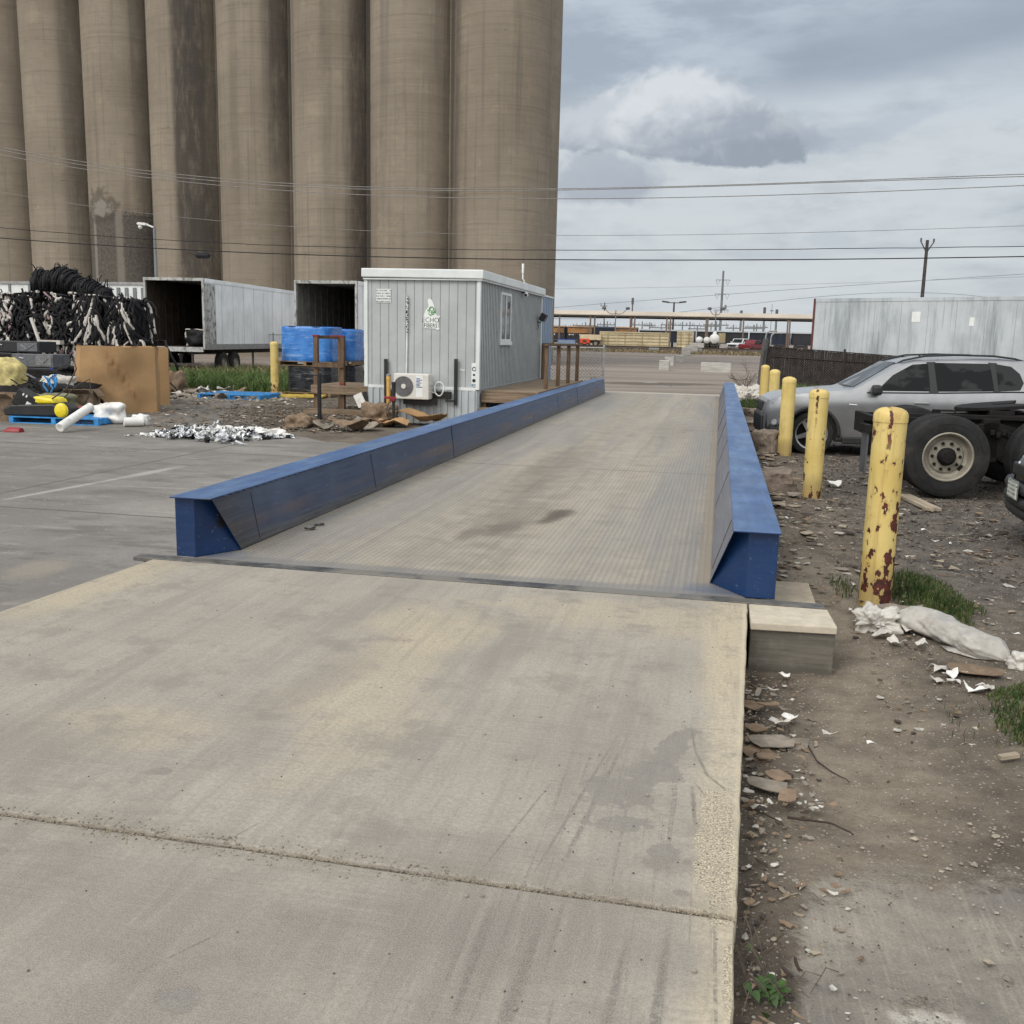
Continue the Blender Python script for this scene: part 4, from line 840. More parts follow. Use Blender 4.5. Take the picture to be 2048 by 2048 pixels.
t = thing('steel_post', 'thin dark upright steel post in the yard left of the office', 'post', (-8.62, 20.4, -.3)); b = MB(); b.tube([(0, 0, -.1), (0, 0, 1.03)], .045, 10); b.build('upright', M_black, t, smooth=True); b = MB(); b.tube([(0, 0, 1.0), (-.42, .1, 1.02)], .02, 6); b.build('arm', M_black, t)

# ---------------------------------------------------------------- blue container behind the office
bc = thing('blue_container', 'blue grey corrugated container standing just behind the portable office', 'container', (-7.75, 29.4, -.25))
b = MB(); W2, D2, H2 = 2.45, 1.75, 3.1
V, Fc = ribbed((W2, 0, 0), (W2, D2, 0), .0, H2, (1, 0, 0), .03, .26); b.add(V, Fc); b.bx(0, W2-.005, 0, D2, 0, H2); b.build('wall', M_bshed, bc)
b = MB(); b.bx(W2-.03, W2+.05, -.02, D2+.02, H2, H2+.05); b.bx(-.02, W2-.035, -.02, D2+.02, H2, H2+.04); b.build('roof', M_white, bc)

# ---------------------------------------------------------------- chain link fences
def mesh_fence(name, label, P, Q, h, mat, post_mat, step=.11, posts=3, wr=.0022, z0=None, slats=None, lean=0, htop2=None, rails=(1.0,)):
    P, Q = Vector(P), Vector(Q); d = Q-P; L = d.length; u = d/L; t = thing(name, label, 'fence', P, 0)
    h2 = htop2 or h
    hh = lambda s: h+(h2-h)*s/L
    f = MB(); k = -h
    def seg(a, b_):
        f.tube([a, b_], wr, 3, False)
    while k < L:
        for sg in (1, -1):
            s0, z0_ = (k, 0) if sg > 0 else (k+h, 0)
            pts = []
            for zz in (0, 1):
                s = k+zz*h if sg > 0 else k+h-zz*h; pts.append((s, zz))
            (sa, za), (sb, zb) = pts
            # clip to 0..L
            def at(s): return za+(zb-za)*(s-sa)/(sb-sa)
            lo, hi = min(sa, sb), max(sa, sb); a_, b_ = max(lo, 0), min(hi, L)
            if b_-a_ > .02:
                off = Vector((0, 0, .0))
                seg(u*a_+Vector((0, 0, hh(a_)*at(a_)+.05)), u*b_+Vector((0, 0, hh(b_)*at(b_)+.05)))
        k += step
    f.build('chain_mesh', mat, t)
    for i in range(posts):
        s = L*i/(posts-1); b = MB(); b.tube([u*s+Vector((0, 0, -.4)), u*s+Vector((0, 0, hh(s)+.1))], .035, 8); b.lathe([(.042, 0), (.03, .05), (0, .06)], u*s+Vector((0, 0, hh(s)+.1)), n=8); b.build('post', post_mat, t)
    for kz in rails:
        b = MB(); b.tube([u*0+Vector((0, 0, h*kz+.05)), u*L+Vector((0, 0, h2*kz+.05))], .02, 6); b.build('rail', post_mat, t)
    if slats:
        b = MB(); rr = random.Random(9); s = .05; nrm = Vector((-u.y, u.x, 0))
        while s < L-.05:
            z1 = hh(s)*rr.uniform(.985, 1.0)+.04; tl = rr.uniform(-.004, .004)
            if rr.random() > .005: b.prism([u*s+Vector((0, 0, .04)), u*(s+.029)+Vector((0, 0, .04)), u*(s+.029+tl)+Vector((0, 0, z1)), u*(s+tl)+Vector((0, 0, z1))], nrm*.006)
            s += .031
        b.build('privacy_slats', slats, t).location = nrm*.02
    return t
mesh_fence('chain_link_fence', 'see-through chain link fence behind the timber porch posts', (-3.82, 33, -.25), (-9.0, 33.6, -.3), 1.55, M_polem, M_galv, .12, 3, .006)
M_fmesh = plain('dark fence mesh', (.10, .085, .075), .7, 0, .4)
mesh_fence('slatted_fence', 'dark chain link fence filled with brown slats behind the silver car', (1.5, 33.45, -.25), (11.5, 37.0, -.3), 1.72, M_fmesh, M_slat, .09, 5, .0045, slats=M_slat, htop2=1.25, rails=(.82, 1.0))
mesh_fence('chain_link_fence', 'long chain link fence in the grass below the open trailers', (-24.5, 46.5, -.3), (-11.5, 44.5, -.3), 1.75, M_galv, M_galv, .12, 6, .004)
M_gatep = plain('dull dark grey post', (.075, .073, .075), .8, 0, .3, 3)
gp = thing('gate_post', 'thick leaning grey gate post at the end of the slatted fence', 'post', (1.28, 33.4, -.3)); b = MB(); b.tube([(-.02, 0, -.3), (.13, 0, 2.0)], .10, 12); b.build('upright', M_gatep, gp, smooth=True)
b = MB(); b.lathe([(.1, 0), (.09, .06), (0, .09)], (.13, 0, 2.0), n=12); b.build('cap', M_gatep, gp); b = MB(); b.tube([(.05, -.12, .8), (.1, -.12, 1.7)], .02, 6); b.build('hinge_bar', M_chassis, gp)
cb = MB(); cb.tube([(.9+(-.55)*k/8*1.0, 33+.02*k, .48-.06*sin(pi*k/8)) for k in range(9)], .012, 5); tag(cb.build('gate_cable', M_raili), 'thin rusty cable slung across from the leaning gate post', 'cable')
# ---------------------------------------------------------------- wheels
def tyre_prof(R, w, rimR):
    return [(rimR, -w*.42), (rimR+.01, -w*.47), (rimR+(R-rimR)*.35, -w*.5), (R*.93, -w*.49), (R*.985, -w*.42), (R, -w*.33), (R, w*.33), (R*.985, w*.42), (R*.93, w*.49), (rimR+(R-rimR)*.35, w*.5), (rimR+.01, w*.47), (rimR, w*.42)]
def truck_wheel(parent, c, axis, R=.505, w=.27, tread=True):
    "wheel with its dished side facing along axis"
    wh = bpy.data.objects.new('wheel', None); COL.objects.link(wh); wh.parent = parent; wh.location = c; wh.empty_display_size = .1
    ax = Vector(axis)
    b = MB(); b.lathe(tyre_prof(R, w, .285), (0, 0, 0), ax, 56)
    for k in (-.2, -.07, .07, .2): b.lathe([(R+.001, k*w-.006), (R-.012, k*w-.004), (R-.012, k*w+.004), (R+.001, k*w+.006)], (0, 0, 0), ax, 56)
    b.lathe([(R*.8, w*.503), (R*.805, w*.512), (R*.81, w*.503)], (0, 0, 0), ax, 56)
    b.build('tyre', M_tyre, wh, smooth=True)
    r_ = MB(); r_.lathe([(.300, w*.46), (.305, w*.50), (.292, w*.52), (.280, w*.49), (.272, w*.30), (.255, w*.14), (.235, w*.10), (.215, w*.09), (.200, w*.16), (.10, w*.17), (.0, w*.17)], (0, 0, 0), ax, 48); r_.build('rim', M_rim, wh, smooth=True)
    h = MB(); h.lathe([(.108, w*.16), (.112, w*.30), (.098, w*.36), (.085, w*.50), (.07, w*.54), (0, w*.55)], (0, 0, 0), ax, 28)
    a_, b_ = ang_axis(ax)
    for k in range(10):
        t_ = 2*pi*k/10; h.lathe([(.020, w*.165), (.020, w*.24), (.012, w*.26), (0, w*.261)], a_*.165*cos(t_)+b_*.165*sin(t_), ax, 6)
    for k in range(8):
        t_ = 2*pi*k/8; h.lathe([(.009, w*.5), (.009, w*.56), (0, w*.57)], a_*.07*cos(t_)+b_*.07*sin(t_), ax, 6)
    h.build('hub', M_dark, wh)
    hh = MB()
    q = Vector((.80, 0, -.60)); hh.lathe([(.040, w*.095), (.040, w*.135), (0, w*.137)], q*.232, ax, 14)
    hh.build('hand_hole', M_dark, wh)
    return wh
def plain_wheel(parent, c, axis, R=.5, w=.28, rim=None):
    wh = bpy.data.objects.new('wheel', None); COL.objects.link(wh); wh.parent = parent; wh.location = c
    b = MB(); b.lathe(tyre_prof(R, w, R*.55), (0, 0, 0), axis, 28); b.build('tyre', M_tyre, wh, smooth=True)
    b = MB(); b.lathe([(R*.56, w*.45), (R*.5, w*.2), (R*.2, w*.15), (R*.2, w*.35), (0, w*.36)], (0, 0, 0), axis, 20); b.build('rim', rim or M_rim, wh, smooth=True)

# ---------------------------------------------------------------- box trailers
def box_trailer(name, label, corner, heading, W, H0, H1, L, panel, lining, door, wheels=(1.6, 2.9), ground=-.3, opened=True, trim=None, rear_panel=None):
    "corner: rear left corner on plan, local y runs forward along the trailer, x to the right"
    t = thing(name, label, 'trailer', (corner[0], corner[1], ground), heading)
    fz, tz = H0-ground, H1-ground
    ww = .05
    b = MB(); b.bx(0, ww, .08, L, fz, tz-.05); b.bx(W-ww, W, .08, L, fz, tz-.05); b.bx(ww, W-ww, L-.06, L, fz, tz-.05); sh = b.build('wall', panel, t)
    b = MB(); y = .6
    while y < L: b.bx(W-.001, W+.006, y-.004, y+.004, fz+.1, tz-.15); b.bx(-.006, .001, y-.004, y+.004, fz+.1, tz-.15); y += 1.22
    b.build('panel_seam', trim or M_seam, sh)
    b = MB(); b.bx(.0, W, .08, L, tz-.048, tz); b.bx(W+.002, W+.02, .08, L, tz-.16, tz-.02); b.bx(-.02, -.002, .08, L, tz-.16, tz-.02); b.build('roof', trim or panel, t)
    b = MB(); b.bx(W+.002, W+.03, .0, L, fz-.12, fz+.12); b.bx(-.03, -.002, .0, L, fz-.12, fz+.12); b.build('side_rail', M_galv, t)
    b = MB(); b.bx(.0, W, .03, L, fz-.10, fz-.002); b.build('floor', M_trin if opened else M_chassis, t)
    if opened:
        b = MB()
        b.bx(ww+.002, ww+.02, .12, L-.1, fz, tz-.06); b.bx(W-ww-.02, W-ww-.002, .12, L-.1, fz, tz-.06); b.bx(ww+.02, W-ww-.02, L-.1, L-.07, fz, tz-.06)
        y = .5
        while y < L-.3: b.bx(ww+.02, ww+.05, y, y+.07, fz, tz-.06); b.bx(W-ww-.05, W-ww-.02, y, y+.07, fz, tz-.06); y += .6
        b.build('lining', lining, t)
    b = MB(); b.bx(-.02, .07, -.03, .08, fz-.1, tz); b.bx(W-.07, W+.02, -.03, .08, fz-.1, tz); b.bx(.07, W-.07, -.03, .08, tz-.12, tz); b.bx(.07, W-.07, -.05, .03, fz-.22, fz-.02); b.build('rear_frame', door, t, bevel=.006)
    if not opened:
        b = MB(); b.bx(.07, W/2-.01, -.0, .05, fz, tz-.13); b.build('door', panel, t); b = MB(); b.bx(W/2+.01, W-.07, -.0, .05, fz, tz-.13); b.build('door', panel, t)
    b = MB(); b.bx(W*.32, W*.36, .4, L-.5, fz-.34, fz-.12); b.bx(W*.64, W*.68, .4, L-.5, fz-.34, fz-.12)
    for y in [k*.9 for k in range(1, int(L/.9))]: b.bx(.03, W-.03, y, y+.06, fz-.17, fz-.11)
    b.bx(.3, W-.3, .1, .18, .42, .52); b.bx(.6, .68, .1, .18, .5, fz-.1); b.bx(W-.68, W-.6, .1, .18, .5, fz-.1); b.bx(W-.28, W-.2, L*.72, L*.72+.1, .05, fz-.1); b.bx(.2, .28, L*.72, L*.72+.1, .05, fz-.1)
    b.build('chassis', M_chassis, t)
    for y in wheels:
        for x, ax in ((.16, (-1, 0, 0)), (W-.16, (1, 0, 0))): plain_wheel(t, (x, y, .5), ax, .5, .28)
    return t
p = aty(381, 600, 38.6)
W1 = 2.66
t1 = box_trailer('semi_trailer', 'open white box trailer with dark inside standing left of the other open trailer', (p.x-W1, 38.6), radians(4.5), W1, .93, 3.80, 15.5, M_trw, M_trin, M_trdoor, (2.0, 3.3))
b = MB(); b.bx(W1+.007, W1+.011, .1, 1.15, 1.25, 3.9); b.build('scraped_panel', mat_trailer('scraped aluminium', (.42, .43, .42), (.06, .055, .05), .95, (5, 5, 4)), t1)
p = aty(557, 600, 37.5)
t2 = box_trailer('semi_trailer', 'open box trailer with ribbed dark inside behind the blue wrapped drums', (p.x, 37.5), radians(-2), 2.66, .93, 3.68, 15, M_trw, M_trinm, M_trdoor, (2.0, 3.3))
# loads inside the trailers
def sack(name, label, cat, c, d, mat, seed, rot=0, group=None, parent=None, lump=.12, nz=5.):
    b = bmesh.new(); bmesh.ops.create_icosphere(b, subdivisions=5 if nz > 3.9 and lump > .3 else 4, radius=1)
    for v in b.verts:
        q = v.co.copy(); k = max(abs(q.x), abs(q.y), abs(q.z)); q = q.lerp(q/k, .55)
        n = (abs(mnoise.noise(q*9+Vector((seed, 3, 0))))*lump*.55 if nz > 3.9 and lump > .3 else 0)+mnoise.noise(q*1.6+Vector((seed, 0, 0)))*lump*1.6+abs(mnoise.noise(q*nz+Vector((0, seed, 0))))*lump*.9
        q = q*(1+n); v.co = Vector((q.x*d[0]/2, q.y*d[1]/2, max(q.z, -1)*d[2]/2))
    me = bpy.data.meshes.new(name); b.to_mesh(me); b.free()
    for f in me.polygons: f.use_smooth = True
    me.materials.append(mat); o = bpy.data.objects.new(name, me); COL.objects.link(o); o.location = c; o.rotation_euler.z = rot
    if parent: o.parent = parent
    else: tag(o, label, cat, group)
    return o
fz = .93
def intr(t, x, y, z): a = t.rotation_euler.z; return (t.location.x+x*cos(a)-y*sin(a), t.location.y+x*sin(a)+y*cos(a), z)
sack('wrapped_bundle', 'dark bundle with white wrapping lying at the door of the open left trailer', 'bundle', intr(t1, 2.0, 1.0, fz+.36), (1.05, 1.1, .75), M_hose, 3)
sack('wrapped_bundle', 'upper dark bundle with pale edge deep inside the open left trailer', 'bundle', intr(t1, 2.15, 3.4, fz+1.5), (.7, .8, .95), M_cardgrey, 5)
sack('wrapped_bundle', 'dark bundle under another one deep inside the open left trailer', 'bundle', intr(t1, 1.95, 3.2, fz+.55), (.95, .9, 1.05), M_wrapd, 8)
b = MB(); q = intr(t1, 1.5, .75, fz+.3); b.tube([(q[0]+.05*sin(k), q[1], q[2]-.28+.1*k) for k in range(7)], .05, 7); b.tube([(q[0]+.0+.14*k, q[1]-.1, q[2]+.42+.015*sin(k*2)) for k in range(8)], .03, 6); tag(b.build('plastic_wrapping', M_film), 'torn white wrapping round the bundle at the left trailer door', 'wrapping')
sack('scrap_heap', 'grey scrap heap lying in the back of the ribbed open trailer', 'scrap heap', intr(t2, 1.6, 2.2, fz+.25), (1.8, 1.6, .8), M_cardgrey, 9, lump=.3)
# trailer at the right, seen from its side
qa = Vector((4.25, 50, 0)); qb = Vector((12.15, 45, 0)); dv = (qb-qa).normalized(); hd = atan2(-dv.x, dv.y)
t3 = box_trailer('semi_trailer', 'long grimy grey box trailer with rust red end on the right', (qa.x-2.55*cos(hd), qa.y-2.55*sin(hd)), hd, 2.55, .85, 3.8, 15.5, M_trg, M_trin, M_rustred, (2, 3.3), opened=False)
b = MB()
for s, z, w, h in ((2.6, 3.25, .38, .45), (3.75, 3.05, .2, .36)):
    L_ = s
    b.bx(2.552, 2.56, L_*2.1-w/2-.5, L_*2.1+w/2-.5, z-h/2, z+h/2)
b.build('white_placard', M_paper, t3)
# pale trailer behind the bale pile
wt = thing('livestock_trailer', 'white trailer with upright grey slats half hidden behind the bale pile', 'trailer', (-44, 50, -.02), radians(-4))
b = MB(); b.bx(0, 13.5, 0, 2.4, 1.0, 4.0); b.build('wall', M_white, wt)
b = MB(); x = .3
while x < 7.5: b.bx(x, x+.14, -.05, .0, 1.0, 4.0); x += 1.35
while x < 13.4: b.bx(x, x+.2, -.06, .0, 1.0, 3.85); x += .52
b.build('slats', M_polem, wt); b = MB(); b.bx(-.02, 13.52, -.08, 2.5, 4.0, 4.14); b.build('roof', M_galv, wt); b = MB(); b.bx(0, 13.5, .2, 2.2, .7, .99); b.build('chassis', M_chassis, wt)
for x in (9, 10.4): plain_wheel(wt, (x, .1, .5), (0, -1, 0))

# ---------------------------------------------------------------- pallets of wrapped drums
def pallet(name, label, c, rz=0, mat=None, group='pallets', w=1.2, d=1.0):
    t = thing(name, label, 'pallet', c, rz, group)
    b = MB()
    for k in range(7): y = -d/2+k*(d-.1)/6; b.bx(-w/2, w/2, y, y+.1, .118, .138)
    b.build('deck_boards', mat or M_pallet, t)
    for x in (-w/2, -.045, w/2-.09):
        b = MB(); b.bx(x, x+.09, -d/2, d/2, .022, .116); b.build('stringer', mat or M_pallet, t)
    b = MB()
    for y in (-d/2, -.05, d/2-.1): b.bx(-w/2, w/2, y, y+.1, 0, .02)
    b.build('bottom_boards', mat or M_pallet, t); return t
def wrapped_drums(label, c, w, d, h, mat, rz=0, group='wrapped drum loads', n=2):
    "four drums under stretch film: rounded square outline with a flat lid"
    o = MB(); prof = []; seg = 10; R = min(w, d)*.24
    for cx, cy, a0 in ((w/2-R, d/2-R, 0), (-w/2+R, d/2-R, pi/2), (-w/2+R, -d/2+R, pi), (w/2-R, -d/2+R, 1.5*pi)):
        for k in range(seg+1): a = a0+k*pi/2/seg; prof.append((cx+R*cos(a), cy+R*sin(a)))
    m = len(prof); rr = random.Random(int(c[0]*100)); zs = [0, .04]+[h*k/12 for k in range(1, 12)]+[h-.02, h]; vs = []
    for z in zs:
        for x, y in prof:
            k = 1+.012*mnoise.noise((x*3, y*3, z*6+c[0]))+(-.02 if z in (0, h) else 0)-.03*(1-abs(sin(atan2(y, x)*2)))*(1 if z < h*.98 else .3); vs.append((x*k, y*k, z))
    fs = [(i*m+k, i*m+(k+1) % m, (i+1)*m+(k+1) % m, (i+1)*m+k) for i in range(len(zs)-1) for k in range(m)]+[tuple(range((len(zs)-1)*m, len(zs)*m))]
    o.add(vs, fs); ob = o.build('wrapped_drums', mat, smooth=True, loc=c, rz=rz); tag(ob, label, 'wrapped drums', group); 
    lid = MB()
    for sx in (-1, 1):
        for sy in (-1, 1): lid.lathe([(w*.215, h-.002), (w*.22, h+.012), (w*.205, h+.014), (w*.19, h+.004), (0, h+.004)], (sx*w*.24, sy*d*.24, 0), n=24)
    lid.build('drum_lids', mat, ob, smooth=True)
    return ob
px0 = aty(525, 620, 27.9).x; px1 = aty(622, 620, 27.9).x; cxx = (px0+px1)/2; wd = px1-px0
pallet('pallet', 'wooden pallet under the bright blue wrapped drums', (cxx+.02, 28.5, .63), 0, None, w=wd+.1, d=1.25)
wrapped_drums('bright blue wrapped drums on top of the left stack', (cxx, 28.5, .77), wd, 1.25, 1.03, M_wrap)
wrapped_drums('black wrapped drums at the bottom of the left stack', (cxx+.06, 28.5, -.16), wd-.25, 1.15, .79, M_wrapd)
pallet('pallet', 'wooden pallet at the bottom of the blue drum stack', (cxx+.05, 28.5, -.3), 0, None, w=wd-.1, d=1.2)
px2 = aty(668, 620, 29.5).x; cx2 = px2-.65
pallet('pallet', 'wooden pallet under the darker blue drums by the stair', (cx2, 30.0, .63), 0, None, w=1.35, d=1.2)
wrapped_drums('darker blue wrapped drums partly behind the stair posts', (cx2, 30.0, .77), 1.3, 1.2, .98, M_wrap)
wrapped_drums('grey wrapped drums low behind the stair posts', (cx2, 30.0, -.3), 1.25, 1.1, .92, M_wrapd)
p = atz(440, 752, -.3); pallet('pallet', 'light blue pallet lying flat on the ground before the grass', (p.x, p.y+.4, -.3), .05, M_bluepal, w=1.9, d=1.5)
p = atz(530, 748, -.28); b = MB(); rr = random.Random(3)
V = [(-.9, -.35), (.3, -.5), (1.35, -.42), (1.3, .1), (.2, .45), (-1.2, .5), (-1.35, .1)]
b.prism([(x, y, 0) for x, y in V], (0, 0, .05)); o = b.build('board', M_yelbd, loc=(p.x, p.y+.25, -.28)); o.rotation_euler = (.03, -.02, .05); tag(o, 'flat yellow board lying by the blue pallet', 'board')

# ---------------------------------------------------------------- bales of hose and tube
def bale(label, c, d, seed, white=.25, n=120, flow='drape', strap=0, pink=.0):
    rr = random.Random(seed); t = thing('scrap_bale', label, 'bale', c, rr.uniform(-.1, .1), 'baled tube scrap heap')
    t.rotation_euler.y = rr.uniform(-.13, .13)
    core = bmesh.new(); bmesh.ops.create_icosphere(core, subdivisions=3, radius=1)
    for v in core.verts:
        q = v.co; k = max(abs(q.x), abs(q.y), abs(q.z)); q = q.lerp(q/k, .6)*(.93+.12*mnoise.noise(q*2.5+Vector((seed, 0, 0)))); v.co = Vector((q.x*d[0]/2, q.y*d[1]/2, q.z*d[2]/2))
    me = bpy.data.meshes.new('core'); core.to_mesh(me); core.free(); me.materials.append(M_hose); co = bpy.data.objects.new('core', me); COL.objects.link(co); co.parent = t
    A, B, Pk = MB(), MB(), MB()
    for i in range(n):
        r = rr.random(); cl = sin(seed*1.7+i*.0)*0; xw = rr.uniform(-.5, .5); tgt = B if (r < white*2.3 and sin(xw*9+seed*2.1) > .15) else Pk if r > 1-pink else A
        a = rr.uniform(0, 2*pi); pts = []
        rad = rr.uniform(.022, .05)*(1.15 if tgt is B else 1)
        m = 7
        if flow == 'drape':
            x = xw; L = rr.uniform(.45, 1.0); z0 = rr.uniform(-.5, .55)
            dx = rr.gauss(0, .20); side = -1 if rr.random() < .8 else 1; xx = x
            for k in range(m):
                s = k/(m-1); z = z0+.5*L-s*L; z = min(.54, max(-.5, z)); bul = sqrt(max(.1, 1-(abs(xx)*1.7)**4))
                y = side*(.44+.07*rr.random())*bul if z < .47 else side*(.44-.9*s*.3)
                xx += dx*.3+rr.gauss(0, .03); pts.append((xx*d[0], y*d[1], z*d[2]))
        elif flow == 'wrap':
            x = rr.uniform(-.48, .48); tl = rr.gauss(0, .12); q0 = rr.uniform(-.3, .3); q1 = q0+rr.uniform(1.2, 3.0)
            for k in range(m+2):
                q = q0+(q1-q0)*k/(m+1); e = .47+.04*rr.random(); xx = x+tl*sin(q)+rr.gauss(0, .008)
                taper = sqrt(max(.05, 1-(2*abs(x))**2.6))
                pts.append((xx*d[0], -cos(q)*e*d[1]*taper, sin(q)*e*d[2]*taper))
        else:
            u, v = rr.uniform(-.5, .5), rr.uniform(-.5, .5); dirn = Vector((rr.gauss(0, 1), -abs(rr.gauss(0, .4)), rr.gauss(0, 1))).normalized(); p = Vector((u, -.5*sqrt(max(.1, 1-(2*u)**4*.6)), v))
            for k in range(m):
                pts.append((p.x*d[0], p.y*d[1], p.z*d[2])); dirn = (dirn+Vector((rr.gauss(0, .35), rr.gauss(0, .1), rr.gauss(0, .35)))).normalized(); p = p+dirn*.07; p.y = max(-.56, min(-.40, p.y)); p.z = max(-.5, min(.54, p.z)); p.x = max(-.52, min(.52, p.x))
        tgt.tube(pts, rad, 6)
    # stray ends on top
    for i in range(22):
        x, y = rr.uniform(-.45, .45)*d[0], rr.uniform(-.4, .2)*d[1]; z = d[2]*.47; v = Vector((rr.gauss(0, .5), rr.gauss(0, .3)-.1, rr.uniform(.2, .8))).normalized()*rr.uniform(.15, .34)
        (B if rr.random() < white else A).tube([(x, y, z-.08), (x+v.x*.5, y+v.y*.5, z+v.z*.6), (x+v.x, y+v.y, z+v.z*.8)], rr.uniform(.014, .032), 5)
    A.build('black_tubes', M_hose, t, smooth='all')
    if B.v: B.build('white_tubes', M_hosew, t, smooth='all')
    if Pk.v: Pk.build('pink_tubes', M_hosep, t, smooth='all')
    if strap:
        S = MB()
        for k in range(strap):
            x = (-.38+.76*k/(strap-1))*d[0]; tp = sqrt(max(.05, 1-(2*abs(x/d[0]))**2.6)); S.tube([(x, -cos(q)*.515*d[1]*tp, sin(q)*.515*d[2]*tp) for q in [i*pi/10 for i in range(-3, 14)]], .012, 4)
        S.build('strap', M_galv, t)
    return t
YB = 27.2
def bx_(px): return aty(px, 600, YB).x
zc = 1.79
rows = [(-30, .3, 'random', 'pale tangled tube bale at the far left edge of the heap'), (22, .42, 'random', 'bale mostly of dirty white tubes at the left of the heap'), (74, .05, 'random', 'black tube bale with white ends beside the pale bale'), (127, .09, 'random', 'black tube bale with slanting pale tubes, middle of the heap'), (182, .24, 'drape', 'bale with hanging white strips above the cardboard box'), (238, .13, 'drape', 'right end bale of the heap, black with white strips')]
for i, (px, wh, fl_, lab) in enumerate(rows): bale(lab, (bx_(px), YB+.12*(i % 2), zc+(-.10, .02, .05, .04, .03, -.02)[i]), ((1.05, .95, .98, .95, 1.0, 1.0)[i], 1.15, (1.2, 1.42, 1.42, 1.4, 1.42, 1.34)[i]), 20+i, wh, 170, fl_, 0, .05 if i in (0, 1, 3) else .0)
for i, px in enumerate((10, 74, 138, 205, 250)):
    bale(['dark lower bale at the left behind the machine cases', 'dark lower bale behind the machine cases', 'dark lower bale with a few pale tubes above the blue bin', 'dark lower bale mostly hidden by the big cardboard box', 'dark lower bale at the right end of the heap'][i], (bx_(px), YB+.1, .46), (1.15, 1.1, 1.5), 40+i, .10 if i != 2 else .28, 80, 'drape', 0, .06)
def puff_bale(label, c, L, R, seed, n, rz=0, tilt=0):
    "soft roll of black tubes tied into fat ribs"
    rr = random.Random(seed); t = thing('scrap_bale', label, 'bale', c, rz, 'baled tube scrap heap'); t.rotation_euler.y = tilt
    b = MB(); N, M_ = 10*n, 26; V = []
    for i in range(N+1):
        s_ = i/N; env = max(.05, 1-abs(2*s_-1)**3.2)**.5; rib = .80+.20*abs(sin(pi*s_*n))**.55
        for k in range(M_):
            q = 2*pi*k/M_; r_ = R*env*rib*(1+.10*mnoise.noise((s_*3+seed, cos(q)*1.3, sin(q)*1.3))+.05*mnoise.noise((s_*14, q*3, seed)))
            V.append(((s_-.5)*L, cos(q)*r_, sin(q)*r_*.92))
    b.add(V, [(i*M_+k, i*M_+(k+1) % M_, (i+1)*M_+(k+1) % M_, (i+1)*M_+k) for i in range(N) for k in range(M_)]); b.build('roll', M_hose, t, smooth='all')
    b = MB()
    for i in range(60):
        x0_ = rr.uniform(-.47, .47); q0 = rr.uniform(0, 6.28); q1 = q0+rr.uniform(.8, 2.2); pts = []
        for k in range(8):
            q = q0+(q1-q0)*k/7; s_ = min(.99, max(.01, x0_+.5+.03*sin(q*2))); env = max(.05, 1-abs(2*s_-1)**3.2)**.5; rib = .80+.20*abs(sin(pi*s_*n))**.55; r_ = R*env*rib*1.03; pts.append(((s_-.5)*L, cos(q)*r_, sin(q)*r_*.92))
        b.tube(pts, rr.uniform(.016, .030), 5)
    for i in range(16):
        q = rr.uniform(.3, 2.8); x_ = rr.uniform(-.4, .4)*L; v = Vector((rr.gauss(0, .6), rr.gauss(0, .3), rr.uniform(.3, 1))).normalized()*rr.uniform(.12, .38); p = Vector((x_, cos(q)*R*.7, sin(q)*R*.75)); b.tube([p, p+v*.6, p+v+Vector((rr.gauss(0, .05), 0, -.03))], rr.uniform(.010, .022), 5)
    b.build('loose_tubes', M_hose, t, smooth='all')
    b = MB()
    for k in range(1, n): x_ = (k/n-.5)*L; b.tube([(x_, cos(q)*R*.82*max(.05, 1-abs(2*k/n-1)**3.2)**.5, sin(q)*R*.77*max(.05, 1-abs(2*k/n-1)**3.2)**.5) for q in [i*pi/10 for i in range(21)]], .013, 4)
    b.build('strap', M_chassis, t)
for i, (px, py, L, R, n, rz, tl, lab) in enumerate(((88, 536, .95, .44, 3, .5, .25, 'topmost black strapped roll on the heap, its left end'), (122, 532, .95, .46, 4, .1, .35, 'topmost black strapped roll on the heap, the fat middle one'), (163, 548, 1.0, .38, 4, -.15, .12, 'black strapped roll lower at the right of the topmost ones'), (192, 556, .7, .27, 3, -.3, .2, 'small black roll at the right end of the strapped ones'))):
    p_ = aty(px, py, YB-.1); puff_bale(lab, p_, L, R, 60+i, n, rz, tl)
